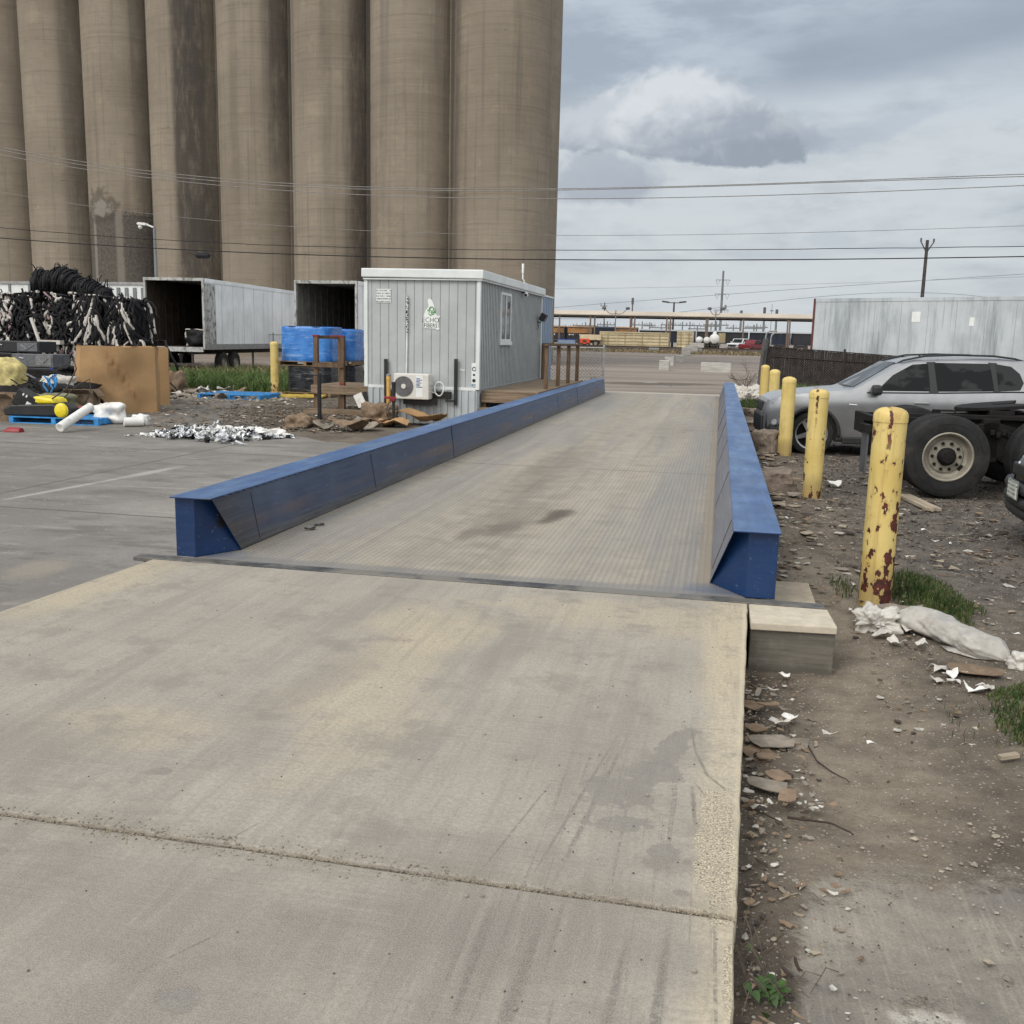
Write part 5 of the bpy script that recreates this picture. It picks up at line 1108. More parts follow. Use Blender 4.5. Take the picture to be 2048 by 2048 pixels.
# ---------------------------------------------------------------- junk in front of the bales
def carton(label, c, d, rz, mat, open_=True, crush=.03, name='cardboard_box', flap=False, lean_=0):
    "open box with dented walls"
    b = MB(); w, dp, h = d; th_ = .012; nx_, nz_ = 14, 12
    for (p, q) in (((-w/2, -dp/2), (w/2, -dp/2)), ((w/2, -dp/2), (w/2, dp/2)), ((w/2, dp/2), (-w/2, dp/2)), ((-w/2, dp/2), (-w/2, -dp/2))):
        P, Q = Vector((*p, 0)), Vector((*q, 0)); u = (Q-P).normalized(); nr = Vector((u.y, -u.x, 0)); L = (Q-P).length
        for off in (0, -th_):
            vs = []; fs = []
            for j in range(nz_+1):
                for i in range(nx_+1):
                    s, z = i/nx_, j/nz_; bend = sin(pi*s)*(.5+.5*z)*crush*1.2+crush*1.6*mnoise.noise((s*2.3+c[0], z*2.1, p[0]*2+p[1]))*sin(pi*s)
                    crs = -crush*1.5*max(0, 1-abs((s-.62)*2.2+(z-.42)*1.3)*4)*sin(pi*s)
                    v = P+u*L*s+nr*(bend+crs+off); v.x += lean_*w*z*(.5-v.x/w); v += Vector((0, 0, z*h+.02*h*mnoise.noise((s*3, c[1], p[0]*3))*z)); vs.append(v)
            for j in range(nz_):
                for i in range(nx_): fs.append((j*(nx_+1)+i, j*(nx_+1)+i+1, (j+1)*(nx_+1)+i+1, (j+1)*(nx_+1)+i))
            b.add(vs, fs)
    b.bx(-w/2+.02, w/2-.02, -dp/2+.02, dp/2-.02, .01, .03)
    t = b.build(name, mat, loc=c, rz=rz, smooth=True, fix=False); tag(t, label, 'cardboard box')
    if flap:
        f = MB(); f.box((0, -dp/2-.1, h-.03), (w*.96, .22, .008), M=Matrix.Rotation(-.5, 3, 'X')); f.box((w/2+.06, 0, h-.06), (.2, dp*.9, .008), M=Matrix.Rotation(.9, 3, 'Y')); f.build('flap', mat, t)
    return t
xl, xr = aty(148, 700, 20.2).x, aty(289, 700, 20.2).x
fc_ = aty(217, 700, 20.2); carton('large dented brown cardboard bin standing open before the bales', (fc_.x-.6*.56, 20.2+.6*.83, -.3), (1.72, 1.2, 1.50), radians(35), M_card, crush=.12, lean_=.09)
carton('second large cardboard bin standing behind the front one', (aty(303, 700, 22.6).x-.98, 23.0, -.3), (1.6, 1.0, 1.46), radians(34), M_card, crush=.03)
p = aty(146, 745, 18.7); carton('small open cardboard carton with flaps leaning on the big bin', (p.x, 18.9, -.12), (.55, .42, .42), .25, M_card2, flap=True, crush=.02)
p = aty(20, 790, 17.3); carton('brown carton full of junk at the left picture edge', (p.x-.35, 17.6, -.3), (.75, .6, .55), .1, M_card2, flap=True, crush=.02)
def case(label, px0, px1, z0, z1, y, mat, mat2, d=.7):
    a, c_ = aty(px0, 650, y).x, aty(px1, 650, y).x; t = thing('machine_case', label, 'metal case', ((a+c_)/2, y+d/2, z0), 0, 'grey machine cases'); w = c_-a; h = z1-z0
    b = MB(); b.bx(-w/2, w/2, -d/2, d/2, 0, h); b.build('shell', mat, t, bevel=.015)
    b = MB(); b.bx(w*.08, w*.46, -d/2-.012, -d/2, h*.12, h*.88); b.build('front_plate', mat2, t, bevel=.006)
    b = MB(); b.tube([(w*.16, -d/2-.02, h*.7), (w*.27, -d/2-.025, h*.3), (w*.40, -d/2-.02, h*.72)], .008, 5); b.tube([(-w*.3, -d/2-.006, h*.7), (-w*.2, -d/2-.006, h*.62)], .02, 5); b.build('handle', M_galv, t)
    return t
case('upper black machine case with grey front plate on the stack', -25, 74, .93, 1.22, 23.2, M_black, M_case)
case('lower wide grey machine case in the stack before the bales', 20, 98, .56, .90, 23.0, M_case, M_greybin)
case('black machine case at the left end of the stack', -45, 20, .55, .91, 23.1, M_black, M_dark)
b = MB(); a_ = aty(-45, 700, 23).x; c_ = aty(98, 700, 23).x; 
t = thing('machine_cabinet', 'wide dark cabinet carrying the stacked machine cases', 'cabinet', ((a_+c_)/2, 23.5, -.3)); b = MB(); b.bx(-(c_-a_)/2, (c_-a_)/2, -.5, .5, .05, .845); b.build('body', M_black, t, bevel=.02); b = MB(); b.bx(-(c_-a_)/2+.05, (c_-a_)/2-.05, -.52, -.501, .12, .78); b.build('front_panel', M_dark, t)
b = MB(); p, q = aty(35, 660, 22.9), aty(108, 742, 20.5); b.tube([(p.x, 22.8, .5), (q.x, 20.6, .12)], .025, 6); tag(b.build('steel_bar', M_case), 'long grey bar slanting down before the machine cases', 'bar')
b = MB(); p, q = aty(75, 645, 26.3), aty(117, 648, 26.3); b.bx(p.x, q.x, 26.2, 26.4, p.z-.06, p.z+.06); b.bx(p.x+.3, p.x+.55, 26.18, 26.42, p.z-.25, p.z-.06); b.tube([(p.x-.25, 26.3, p.z+.7), (p.x+.1, 26.2, p.z-.1)], .05, 7); tag(b.build('tube_offcut', M_hosew), 'white bent tube offcut sticking out under the bales', 'tube')
def bin_(name, label, px0, px1, ztop, y, mat, d=.5, z0=-.3):
    a, c_ = aty(px0, 700, y).x, aty(px1, 700, y).x; w = c_-a; h = ztop-z0
    t = thing(name, label, 'bin', ((a+c_)/2, y+d/2, z0))
    b = MB(); bt = .85; o = [(-w/2*bt, -d/2*bt, 0), (w/2*bt, -d/2*bt, 0), (w/2*bt, d/2*bt, 0), (-w/2*bt, d/2*bt, 0), (-w/2, -d/2, h), (w/2, -d/2, h), (w/2, d/2, h), (-w/2, d/2, h)]
    inn = [(x*.92, y_*.92, z if z > 0 else .03) for x, y_, z in o]
    b.add(o+inn, [(0, 1, 5, 4), (1, 2, 6, 5), (2, 3, 7, 6), (3, 0, 4, 7), (3, 2, 1, 0), (8, 12, 13, 9), (9, 13, 14, 10), (10, 14, 15, 11), (11, 15, 12, 8), (8, 9, 10, 11), (4, 5, 13, 12), (5, 6, 14, 13), (6, 7, 15, 14), (7, 4, 12, 15)]); b.build('body', mat, t, fix=True)
    b = MB(); b.bx(-w/2-.02, w/2+.02, -d/2-.025, -d/2-.001, h-.06, h+.005); b.build('rim', mat, t, bevel=.005); return t
bin_('plastic_bin', 'deep blue plastic bin behind the grey bin', 97, 141, .60, 21.9, M_bluebin, .7); bin_('plastic_bin', 'grey plastic bin with black rubbish in front of the blue bin', 114, 158, .42, 21.2, M_greybin, .6)
sack('rubbish', 'black tangled rubbish heaped in the grey bin', 'rubbish', (aty(138, 690, 21.5).x, 21.5, .5), (.75, .5, .3), M_hose, 12, lump=.4)
p = aty(14, 715, 19); sack('cloth_sack', 'yellowish crumpled sack standing at the left picture edge', 'sack', (p.x-.22, 19.2, .28), (.8, .7, 1.15), M_sack, 4, lump=.16, nz=3.2)
# floor sweeper: black deck with yellow shell and yellow wheel
p = aty(92, 785, 17.6); sw = thing('floor_sweeper', 'yellow and black push floor sweeper lying on the blue pallet', 'floor sweeper', (p.x, 17.5, -.16), .06)
b = MB(); b.prism([(-.72, -.28, .0), (-.74, -.28, .14), (-.55, -.28, .22), (.35, -.28, .26), (.55, -.28, .16), (.56, -.28, .02)], (0, .62, 0)); b.build('deck', M_black, sw, bevel=.03)
b = MB(); b.prism([(-.55, -.22, .225), (-.35, -.22, .33), (-.05, -.22, .40), (.30, -.22, .36), (.36, -.22, .265)], (0, .5, 0)); b.build('shell', M_yel, sw, bevel=.04)
b = MB(); b.lathe([(.0, .07), (.10, .068), (.13, .05), (.135, .02)], (.56, -.30, .14), (0, -1, 0), 24); b.lathe([(.135, .02), (.15, .015), (.15, -.05)], (.56, -.30, .14), (0, -1, 0), 24); b.build('wheel', M_yel, sw, smooth=True)
b = MB(); b.lathe([(.15, .01), (.165, .0), (.165, -.06), (.1, -.06)], (.56, -.30, .14), (0, -1, 0), 24); b.build('tyre', M_black, sw, smooth=True)
b = MB(); b.tube([(.3, -.2, .36), (.55, -.1, .55), (.70, .05, .95), (.5, .3, 1.15), (.2, .4, 1.0)], .014, 6); b.tube([(.3, .2, .36), (.58, .2, .6), (.88, .2, .75), (.9, .2, .5), (.75, .15, .2)], .012, 6); b.build('handle', M_chassis, sw, smooth='all')
p = aty(48, 745, 17.3); t = thing('black_carton', 'black box with small white labels tilted on the sweeper', 'box', (p.x, 17.4, .12)); t.rotation_euler = (.05, .55, .25)
b = MB(); b.bx(-.24, .24, -.17, .17, -.16, .17); b.build('carton', M_black, t, bevel=.012); b = MB(); b.bx(.02, .12, -.175, -.171, -.06, .04); b.bx(.15, .22, -.175, -.171, -.14, -.07); b.bx(-.12, -.09, -.175, -.171, .10, .15); b.bx(-.05, -.02, -.175, -.171, .10, .15); b.build('label', M_paper, t)
pallet('pallet', 'light blue pallet under the floor sweeper', (aty(128, 800, 17.7).x, 17.7, -.3), .08, M_bluepal, w=1.9, d=1.0)
def roll(label, a, c_, r, mat=None, name='paper_roll'):
    b = MB(); d = (Vector(c_)-Vector(a)); L = d.length; b.lathe([(r*.35, .01), (r*.85, .0), (r, .005), (r, L-.005), (r*.85, L), (r*.35, L-.02), (.001, L-.02)], a, d, 20); b.lathe([(r*.36, .015), (.001, .016)], a, d, 20); o = b.build(name, mat or M_wht, smooth=True); tag(o, label, 'roll'); return o
p, q = atz(136, 806, -.22), aty(186, 768, 17.0); roll('white paper roll leaning up off the ground before the sweeper', (p.x, p.y-.35, -.20), (q.x, 16.75, .12), .085)
p, q = atz(232, 797, -.2), atz(262, 795, -.2); roll('white paper roll lying flat by the cardboard bin', (p.x-.05, p.y+.1, -.2), (q.x+.1, q.y, -.2), .09)
sack('crumpled_sheet', 'white crumpled sheet draped over junk by the paper rolls', 'sheet', (aty(207, 785, 17.9).x, 17.9, -.12), (.62, .4, .42), M_wht, 6, lump=.25)
sack('paper_wad', 'white paper wad at the end of the flat roll', 'paper wad', (aty(268, 797, 17.8).x, 17.75, -.2), (.3, .25, .22), M_wht, 7, lump=.25)
sack('plastic_bag', 'pale bluish bag on the junk behind the carton', 'bag', (aty(112, 735, 19.4).x, 19.4, .35), (.65, .5, .4), M_film, 16, lump=.25)
sack('plastic_bag', 'olive grey bag under the cables beside the black box', 'bag', (aty(95, 762, 18.3).x, 18.3, .0), (.9, .55, .45), plain('olive bag', (.17, .165, .10), .7, 0, .3, 5), 17, lump=.3)
def cyl(label, px, py, y, L, r, rz): 
    p = aty(px, py, y); t = thing('gas_cylinder', label, 'cylinder', (p.x, y, p.z), rz); b = MB(); b.lathe([(0, 0), (r*.4, .004), (r*.45, .05), (r*.9, .09), (r, .14), (r, L-.03), (r*.9, L), (0, L)], (0, 0, 0), (1, 0, 0), 18); b.build('body', M_red, t, smooth=True); b = MB(); b.lathe([(.02, -.06), (.025, 0), (0, .001)], (0, 0, 0), (1, 0, 0), 10); b.build('valve', M_black, t)
cyl('red cylinder lying on the ground at the left picture edge', 6, 815, 15.6, .36, .095, .1); cyl('dark red cylinder lying behind the yellow wheel', 140, 771, 18.0, .42, .07, .05)
b = MB(); rr = random.Random(14)
for k in range(34):
    c0 = aty(rr.uniform(30, 105), rr.uniform(728, 760), 18.7); pts = [c0+Vector((rr.uniform(-.25, .25), rr.uniform(-.2, .2), rr.uniform(-.12, .16))) for _ in range(5)]; b.tube(pts, rr.uniform(.008, .016), 5)
tag(b.build('cable_tangle', M_hose, smooth='all'), 'tangle of dark cables on top of the junk', 'cables')
sack('rubbish', 'dark rubbish mound the cables and bags lie on', 'rubbish', (aty(70, 770, 19.2).x, 19.2, -.05), (2.6, 1.6, .8), M_dark, 31, lump=.3)
t = b = MB()
for k in range(9):
    c0 = aty(rr.uniform(90, 108), rr.uniform(722, 745), 18.4); b.tube([c0, c0+Vector((rr.gauss(0, .06), 0, .12)), c0+Vector((rr.gauss(0, .08), 0, .2))], .018, 5)
tag(b.build('blue_strap', M_bluepal), 'twisted light blue strap among the cables', 'strap')

# ---------------------------------------------------------------- cars
def lerp_table(tab, x):
    if x <= tab[0][0]: return tab[0][1]
    for (a, u), (b_, v) in zip(tab, tab[1:]):
        if x <= b_: return u+(v-u)*(x-a)/(b_-a)
    return tab[-1][1]
def smooth_table(tab, x, h=.06): return sum(lerp_table(tab, x+k*h) for k in (-1, -.5, 0, .5, 1))/5
def build_car(name, label, loc, heading, paint, top, belt, bot, half, axles, R, tum, windows, wind, details, cat='car', trimpoly=None):
    "front towards local -x; ground z=0"
    t = thing(name, label, cat, loc, heading)
    x0, x1 = top[0][0], top[-1][0]; n = 110; st = [x0+(x1-x0)*i/n for i in range(n+1)]
    def zb(x): return min(lerp_table(belt, x), smooth_table(top, x)-.03)
    def zt(x): return smooth_table(top, x, .05) if x0+.12 < x < x1-.12 else lerp_table(top, x)
    def hw(x): return smooth_table(half, x, .05) if x0+.1 < x < x1-.1 else lerp_table(half, x)
    def side(x, z):
        b_ = zb(x); w = hw(x)
        return w*.975-tum*max(0, z-b_)
    V = []; Fc = []; m = None
    for x in st:
        w, zt_, zb_, zl = hw(x), zt(x), zb(x), lerp_table(bot, x); up = zt_-zb_
        ring = [(0, zl), (w*.84, zl), (w*.925, zl+.05), (w*.955, zl+.18), (w*.985, zl+(zb_-zl)*.48), (w*.997, zl+(zb_-zl)*.72), (w*1.0, zl+(zb_-zl)*.765), (w*.992, zb_-.035), (w*.975, zb_)]
        e = max(.02, w*.975-tum*up*.86); ring += [(w*.975-tum*up*.45, zb_+up*.45), (e, zb_+up*.86), (e-min(.09, e*.2), zb_+up*.965), (e*.55, zt_), (0, zt_+.008)]
        full = [(x, -y, z) for y, z in ring]+[(x, y, z) for y, z in reversed(ring[1:-1])]
        m = len(full); V += full
    for i in range(n):
        for k in range(m): Fc.append((i*m+k, i*m+(k+1) % m, (i+1)*m+(k+1) % m, (i+1)*m+k))
    Fc += [tuple(range(m)), tuple(n*m+k for k in range(m-1, -1, -1))]
    b = MB(); b.add(V, Fc); body = b.build('body', paint, t)
    cut = MB()
    for a in axles:
        for s in (-1, 1): cut.lathe([(0, -.02), (R*1.16, -.02), (R*1.16, .42), (0, .42)], (a, s*.62, R), (0, s, 0), 40)
    co = cut.build('arch_cut', paint); md = body.modifiers.new('arch', 'BOOLEAN'); md.operation = 'DIFFERENCE'; md.object = co; md.solver = 'EXACT'; co.parent = t
    bpy.context.view_layer.update(); dg = bpy.context.evaluated_depsgraph_get(); me = bpy.data.meshes.new_from_object(body.evaluated_get(dg)); body.modifiers.clear(); body.data = me; me.name = 'body'; bpy.data.objects.remove(co)
    if not me.materials: me.materials.append(paint)
    bm = bmesh.new(); bm.from_mesh(me)
    for f in bm.faces: f.smooth = True
    for e in bm.edges:
        if len(e.link_faces) == 2 and e.calc_face_angle(0) > .55: e.smooth = False
    bm.to_mesh(me); bm.free()
    for s in (-1, 1):
        for tp_ in trimpoly or ():
            g_ = MB(); P_ = []
            k = len(tp_)
            for i in range(k):
                (ax_, az_), (bx2, bz2) = tp_[i], tp_[(i+1) % k]
                for q in range(8): P_.append((ax_+(bx2-ax_)*q/8, az_+(bz2-az_)*q/8))
            g_.prism([(x, s*(side(x, z)+.005), z) for x, z in P_], (0, -s*.02, 0)); g_.build('pillar_trim', M_trim, t)
        for nm, poly in windows:
            g_ = MB(); P_ = []
            k = len(poly)
            for i in range(k):
                (ax_, az_), (bx2, bz2) = poly[i], poly[(i+1) % k]
                for q in range(6): P_.append((ax_+(bx2-ax_)*q/6, az_+(bz2-az_)*q/6))
            g_.prism([(x, s*(side(x, z)+.006), z) for x, z in P_], (0, -s*.02, 0)); g_.build('side_window', M_cglass, t)
    (wx0, wz0_, wy0_), (wx1, wz1_, wy1_) = wind; g_ = MB(); nn = Vector((-(wz1_-wz0_), 0, wx1-wx0)).normalized()*.012
    P_ = [Vector((wx0, -wy0_, wz0_)), Vector((wx0-.03, 0, wz0_+.01)), Vector((wx0, wy0_, wz0_)), Vector((wx1, wy1_, wz1_)), Vector((wx1-.02, 0, wz1_+.005)), Vector((wx1, -wy1_, wz1_))]; g_.prism([p+nn for p in P_], nn*-1.2); g_.build('windshield', M_cglass, t)
    details(t, side, zb, zt, hw)
    return t
def car_wheel(t, c, s, R, w, rim, spokes=5):
    wh = bpy.data.objects.new('wheel', None); COL.objects.link(wh); wh.parent = t; wh.location = c; ax = (0, s, 0)
    b = MB(); b.lathe(tyre_prof(R, w, R*.70), (0, 0, 0), ax, 48); b.build('tyre', M_tyre, wh, smooth=True)
    b = MB(); r = R*.71; b.lathe([(r, w*.44), (r*1.02, w*.49), (r*.93, w*.45), (r*.90, w*.1), (r*.88, -.05)], (0, 0, 0), ax, 40); b.lathe([(r*.26, w*.1), (r*.24, w*.34), (0, w*.36)], (0, 0, 0), ax, 20)
    a_, b_ = ang_axis(ax); axv = Vector(ax)
    for k in range(spokes):
        q = 2*pi*k/spokes+.3; u = a_*cos(q)+b_*sin(q); v = axv.cross(u)
        b.prism([u*r*.18+v*.045+axv*w*.36, u*r*.93+v*.030+axv*w*.40, u*r*.93-v*.030+axv*w*.40, u*r*.18-v*.045+axv*w*.36], axv*-.03)
    b.build('rim', rim, wh, smooth=True)
    b = MB(); b.lathe([(r*.86, 0), (0, .001)], (0, 0, 0), ax, 28); b.build('brake_disc', M_dark, wh)
def suv_details(t, side, zb, zt, hw):
    R = .375
    for a in (0, 2.93):
        for s in (-1, 1): car_wheel(t, (a, s*.80, R), s, R, .25, M_alloy)
    for s in (-1, 1):
        b = MB(); 
        for a in (0, 2.93): b = MB(); b.tube([(a+.445*cos(q), s*(hw(a)*.975+.004), R+.445*sin(q)) for q in [pi*i/22-.12 for i in range(0, 25)]], .034, 6); b.build('arch_trim', M_trim, t, smooth='all')
        b = MB(); b.bx(.5, 2.45, s*.905, s*.965, .22, .34); b.build('sill_trim', M_trim, t, bevel=.02)
        b = MB()
        for tab in ([(.86, .42), (.80, .70), (.82, .98), (.92, 1.12)], [(1.95, .36), (1.95, .8), (1.95, 1.10)], [(2.96, 1.1), (2.84, .95), (2.62, .72), (2.50, .5)]):
            b.tube([(x, s*(side(x, z)*1.0+.003 if z > .95 else hw(x)*.998), z) for x, z in tab], .005, 4)
        b.build('door_seam', M_ink, t)
        for x in (1.74, 2.78):
            b = MB(); b.box((x, s*(hw(x)*.995+.02), .95), (.24, .035, .035)); b.build('door_handle', M_suv, t, bevel=.012)
        b = MB(); x = .98; b.box((x, s*1.06, 1.15), (.17, .21, .17)); b.build('mirror', M_trim, t, bevel=.05)
        b = MB(); b.tube([(x+.05, s*.92, 1.09), (x, s*1.0, 1.10)], .025, 6); b.build('mirror_arm', M_trim, t)
        b = MB(); b.tube([(1.28, s*.655, zt(1.28)-.035), (1.45, s*.66, zt(1.45)+.012), (1.8, s*.66, zt(1.8)+.028), (2.3, s*.66, zt(2.3)+.030), (2.9, s*.64, zt(2.9)+.026), (3.25, s*.62, zt(3.25)+.005), (3.42, s*.61, zt(3.42)-.03)], .017, 7); b.build('roof_rail', M_trim, t, smooth='all')
        b = MB(); b.tube([(.70, s*(hw(.45)*.99+.004), .885), (.57, s*(hw(.4)*.99+.004), .892)], .013, 6); b.build('side_repeater', M_chrome, t)
        b = MB(); b.tube([(xx, s*(side(xx, zb(xx))+.004), zb(xx)+.015) for xx in [.85+i*.14 for i in range(21)]], .010, 4); b.build('window_trim', M_trim, t)
        b = MB(); P = []
        for x, z in ((-.71, .80), (-.67, .89), (-.42, .955), (-.34, .89), (-.42, .79), (-.61, .735)): P.append((x, s*(hw(x)*.985+.012), z))
        b.prism(P, (.04, -s*.05, 0)); b.build('headlight', M_lamp, t, bevel=.008)
        b = MB(); P = [(x, s*(hw(x)*1.0+.006), z) for x, z in ((-.745, .68), (-.52, .66), (-.46, .5), (-.46, .27), (-.62, .27), (-.76, .42))]; b.prism(P, (.02, -s*.06, 0)); b.build('bumper_trim', M_trim, t, bevel=.01)
        b = MB(); b.lathe([(.05, 0), (.045, .012), (0, .014)], (-.62, s*(hw(-.62)+.006), .545), (-.5, s, 0), 14); b.build('fog_light', M_lamp, t)
        b = MB(); b.bx(.92, 1.06, s*hw(.4)*.995, s*(hw(.4)+.004), .57, .585); b.build('door_badge', M_chrome, t)
    b = MB(); b.bx(-.83, -.76, -.56, .56, .34, .66); b.build('bumper', M_trim, t, bevel=.03)
    for y in (-.17, .17):
        b = MB(); b.bx(-.815, -.76, y-.14, y+.14, .70, .88); b.build('grille', M_trim, t, bevel=.03)
def wx(x): return x+lerp_table([(-.2, 0), (.3, .25), (1.7, .25), (2.8, .10), (3.5, 0)], x)
suv_top = [(-.80, .60), (-.79, .78), (-.72, .92), (-.45, 1.02), (.05, 1.09), (wx(.38), 1.15), (wx(.72), 1.37), (wx(1.08), 1.60), (wx(1.40), 1.685), (2.0, 1.715), (2.5, 1.73), (3.0, 1.725), (3.45, 1.695), (3.66, 1.63), (3.86, 1.25), (3.95, 1.0), (3.97, .5)]
suv_belt = [(-.8, .8), (-.5, .99), (.3, 1.07), (.9, 1.085), (2.0, 1.11), (3.2, 1.16), (3.97, 1.16)]
suv_half = [(-.80, .46), (-.78, .60), (-.72, .74), (-.60, .85), (-.38, .93), (0, .965), (2.8, .965), (3.4, .92), (3.8, .82), (3.95, .70)]
suv_bot = [(-.8, .28), (-.55, .24), (0, .24), (2.9, .24), (3.95, .32)]
WX = lambda P: [(wx(x), z) for x, z in P]
wins = [('f', WX([(.76, 1.135), (1.62, 1.15), (1.58, 1.605), (1.33, 1.58), (1.02, 1.40)])), ('r', WX([(1.74, 1.15), (2.78, 1.18), (2.70, 1.625), (1.68, 1.62)])), ('q', WX([(2.86, 1.18), (3.26, 1.205), (3.33, 1.32), (3.26, 1.47), (3.10, 1.585), (2.80, 1.625)]))]
build_car('parked_car', 'dusty silver grey crossover car with dark windows and roof rails parked behind the yellow bollards', (1.53, 18.34, -.265), radians(4), M_suv, suv_top, suv_belt, suv_bot, suv_half, (0, 2.93), .375, .36, wins, ((wx(.42), 1.172, .70), (wx(1.10), 1.60, .58)), suv_details, trimpoly=[WX(q) for q in ([(1.60, 1.12), (1.76, 1.12), (1.70, 1.635), (1.56, 1.63)], [(2.76, 1.16), (2.89, 1.17), (2.83, 1.64), (2.67, 1.645)], [(.62, 1.10), (.80, 1.11), (.82, 1.16), (.66, 1.13)])])
def sed_details(t, side, zb, zt, hw):
    for a in (0, 2.7):
        for s in (-1, 1): car_wheel(t, (a, s*.76, .33), s, .33, .21, M_alloy)
    for s in (-1, 1):
        b = MB(); P = [(x, s*(hw(x)*.98+.012), z) for x, z in ((-.86, .66), (-.82, .78), (-.55, .84), (-.5, .76), (-.6, .66))]; b.prism(P, (.03, -s*.05, 0)); b.build('headlight', M_lamp, t, bevel=.01)
        b = MB(); b.lathe([(.06, 0), (.055, .015), (0, .02)], (-.93, s*.30, .70), (-1, s*.2, 0), 14); b.build('headlight', M_chrome, t)
        b = MB(); b.bx(.62, .70, s*.9, s*1.05, .92, 1.04); b.build('mirror', M_blackcar, t, bevel=.03)
    b = MB()
    for z, dx in ((.52, 0), (.40, -.0), (.30, .02)): b.tube([(-.97+dx+.10*(abs(y)/.8)**3, y, z) for y in [k*.08-.8 for k in range(21)]], .055, 8)
    b.build('bumper', M_trim, t, smooth='all')
    b = MB(); b.bx(-1.055, -1.045, -.155, .155, .44, .60); pl = b.build('licence_plate', M_plate, t); b = MB(); b.bx(-1.047, -1.035, -.165, .165, .43, .61); b.build('plate_frame', M_chrome, pl)
    b = MB(); b.bx(-.96, -.90, -.45, .45, .62, .74); b.build('grille', M_trim, t, bevel=.02)
sed_top = [(-.93, .50), (-.91, .70), (-.8, .80), (-.3, .90), (.4, .97), (.85, 1.2), (1.25, 1.40), (1.8, 1.45), (2.5, 1.42), (3.0, 1.2), (3.4, 1.06), (3.8, 1.0), (3.86, .5)]
build_car('parked_car', 'dark car with pale licence plate whose front just enters at the right picture edge', (3.83, 9.95, -.22), radians(-2), M_blackcar, sed_top, [(-.93, .66), (.3, .90), (3.86, .95)], [(-.93, .22), (3.86, .24)], [(-.93, .50), (-.85, .68), (-.6, .82), (0, .88), (2.8, .88), (3.5, .82), (3.86, .66)], (0, 2.7), .33, .40, [('f', [(.85, .98), (1.6, 1.0), (1.6, 1.36), (1.3, 1.33)]), ('r', [(1.68, 1.0), (2.6, 1.03), (2.4, 1.33), (1.68, 1.36)])], ((.48, .99, .68), (1.2, 1.37, .52)), sed_details)

# ---------------------------------------------------------------- rear of a road tractor
tk = thing('truck_chassis', 'bare greasy truck chassis with big dual wheels parked beside the silver car', 'truck', (2.80, 12.80, -.22), radians(4))
for x in (0, 1.32):
    for y, ax in ((0, (0, -1, 0)), (.30, (0, -1, 0)), (1.66, (0, 1, 0)), (1.96, (0, 1, 0))): truck_wheel(tk, (x, y+.13, .505), ax)
b = MB()
for x in (0, 1.32): b.tube([(x, .3, .505), (x, 1.95, .505)], .09, 12); b.lathe([(.0, -.02), (.2, .0), (.24, .12), (.2, .26), (0, .3)], (x, 1.0, .5), (0, 1, 0), 20)
b.build('axle', M_dark, tk)
for y in (.70, 1.48):
    b = MB(); b.bx(-.75, 5.6, y, y+.07, .66, .93); b.build('frame_rail', M_dark, tk, bevel=.006)
b = MB(); b.bx(-.78, -.70, .45, 1.8, .66, .93); b.bx(.55, .75, .55, 1.7, .40, .95)
for y in (.55, 1.6): b.prism([(-.05, y, .62), (.25, y, .80), (.66, y, .92), (1.1, y, .80), (1.37, y, .62), (1.37, y, .55), (.66, y, .45), (-.05, y, .55)], (0, .1, 0))
b.lathe([(.17, 0), (.17, .28)], (.05, .55, .68), (0, 0, 1), 16); b.lathe([(.17, 0), (.17, .28)], (1.3, .55, .68), (0, 0, 1), 16)
for k in range(7): b.box((.66+k*.07, .53, .78-.03*(k % 2)), (.05, .05, .07))
b.build('suspension', M_dark, tk, bevel=.008)
b = MB(); P = []
for q in [pi*(.5+k/14) for k in range(1, 14)]: P.append((.72+.48*cos(q), 1.12+.46*sin(q), 0))
P = [(1.15, .66, 0)]+[(.74+.5*cos(q), 1.12+.46*sin(q), 0) for q in [pi*1.5-k*pi/14 for k in range(15)]]+[(1.15, 1.58, 0), (.95, 1.20, 0), (.7, 1.2, 0), (.7, 1.04, 0), (.95, 1.04, 0)]
b.prism([(x+.12, y, 1.04+.10*(x-.5)) for x, y, z in P], (0, 0, .045)); b.bx(.65, .95, .66, 1.58, .93, 1.05); b.bx(.2, 1.25, .62, .68, .93, .99); b.bx(.2, 1.25, 1.56, 1.62, .93, .99); b.build('fifth_wheel', M_dark, tk, bevel=.008)
b = MB()
for q0, x0 in ((.4, 0), (.4, 1.32)):
    pts = [(x0+.60*cos(q), .45, .50+.57*sin(q)) for q in [q0+k*.18 for k in range(13)]]
    for (a, _, c_), (d_, _, e_) in zip(pts, pts[1:]): b.prism([(a, .14, c_), (d_, .14, e_), (d_, .14, e_+.012), (a, .14, c_+.012)], (0, .54, 0))

b = MB(); b.bx(-.90, -.88, .34, .66, .22, .74); b.build('mud_flap', plain('grey mud flap rubber', (.085, .088, .095), .7, 0, .2), tk); b = MB(); b.bx(-.93, -.86, .3, .72, .745, .84); b.tube([(-.9, .65, .88), (-.75, .72, .85)], .03, 6); b.build('flap_bracket', M_dark, tk)
b = MB(); b.tube([(.3, .9, .99), (.9, .95, 1.03), (1.8, .9, 1.0), (3.0, .95, 1.1)], .022, 6); b.tube([(.2, 1.2, .97), (1.2, 1.0, 1.0), (2.5, 1.15, 1.05)], .018, 6); b.bx(1.9, 2.9, .35, .69, .35, .85); b.build('air_line', M_black, tk)
# ---------------------------------------------------------------- far rail yard
GF = .65      # ground level out there
def gy(y): return gz(0, y)
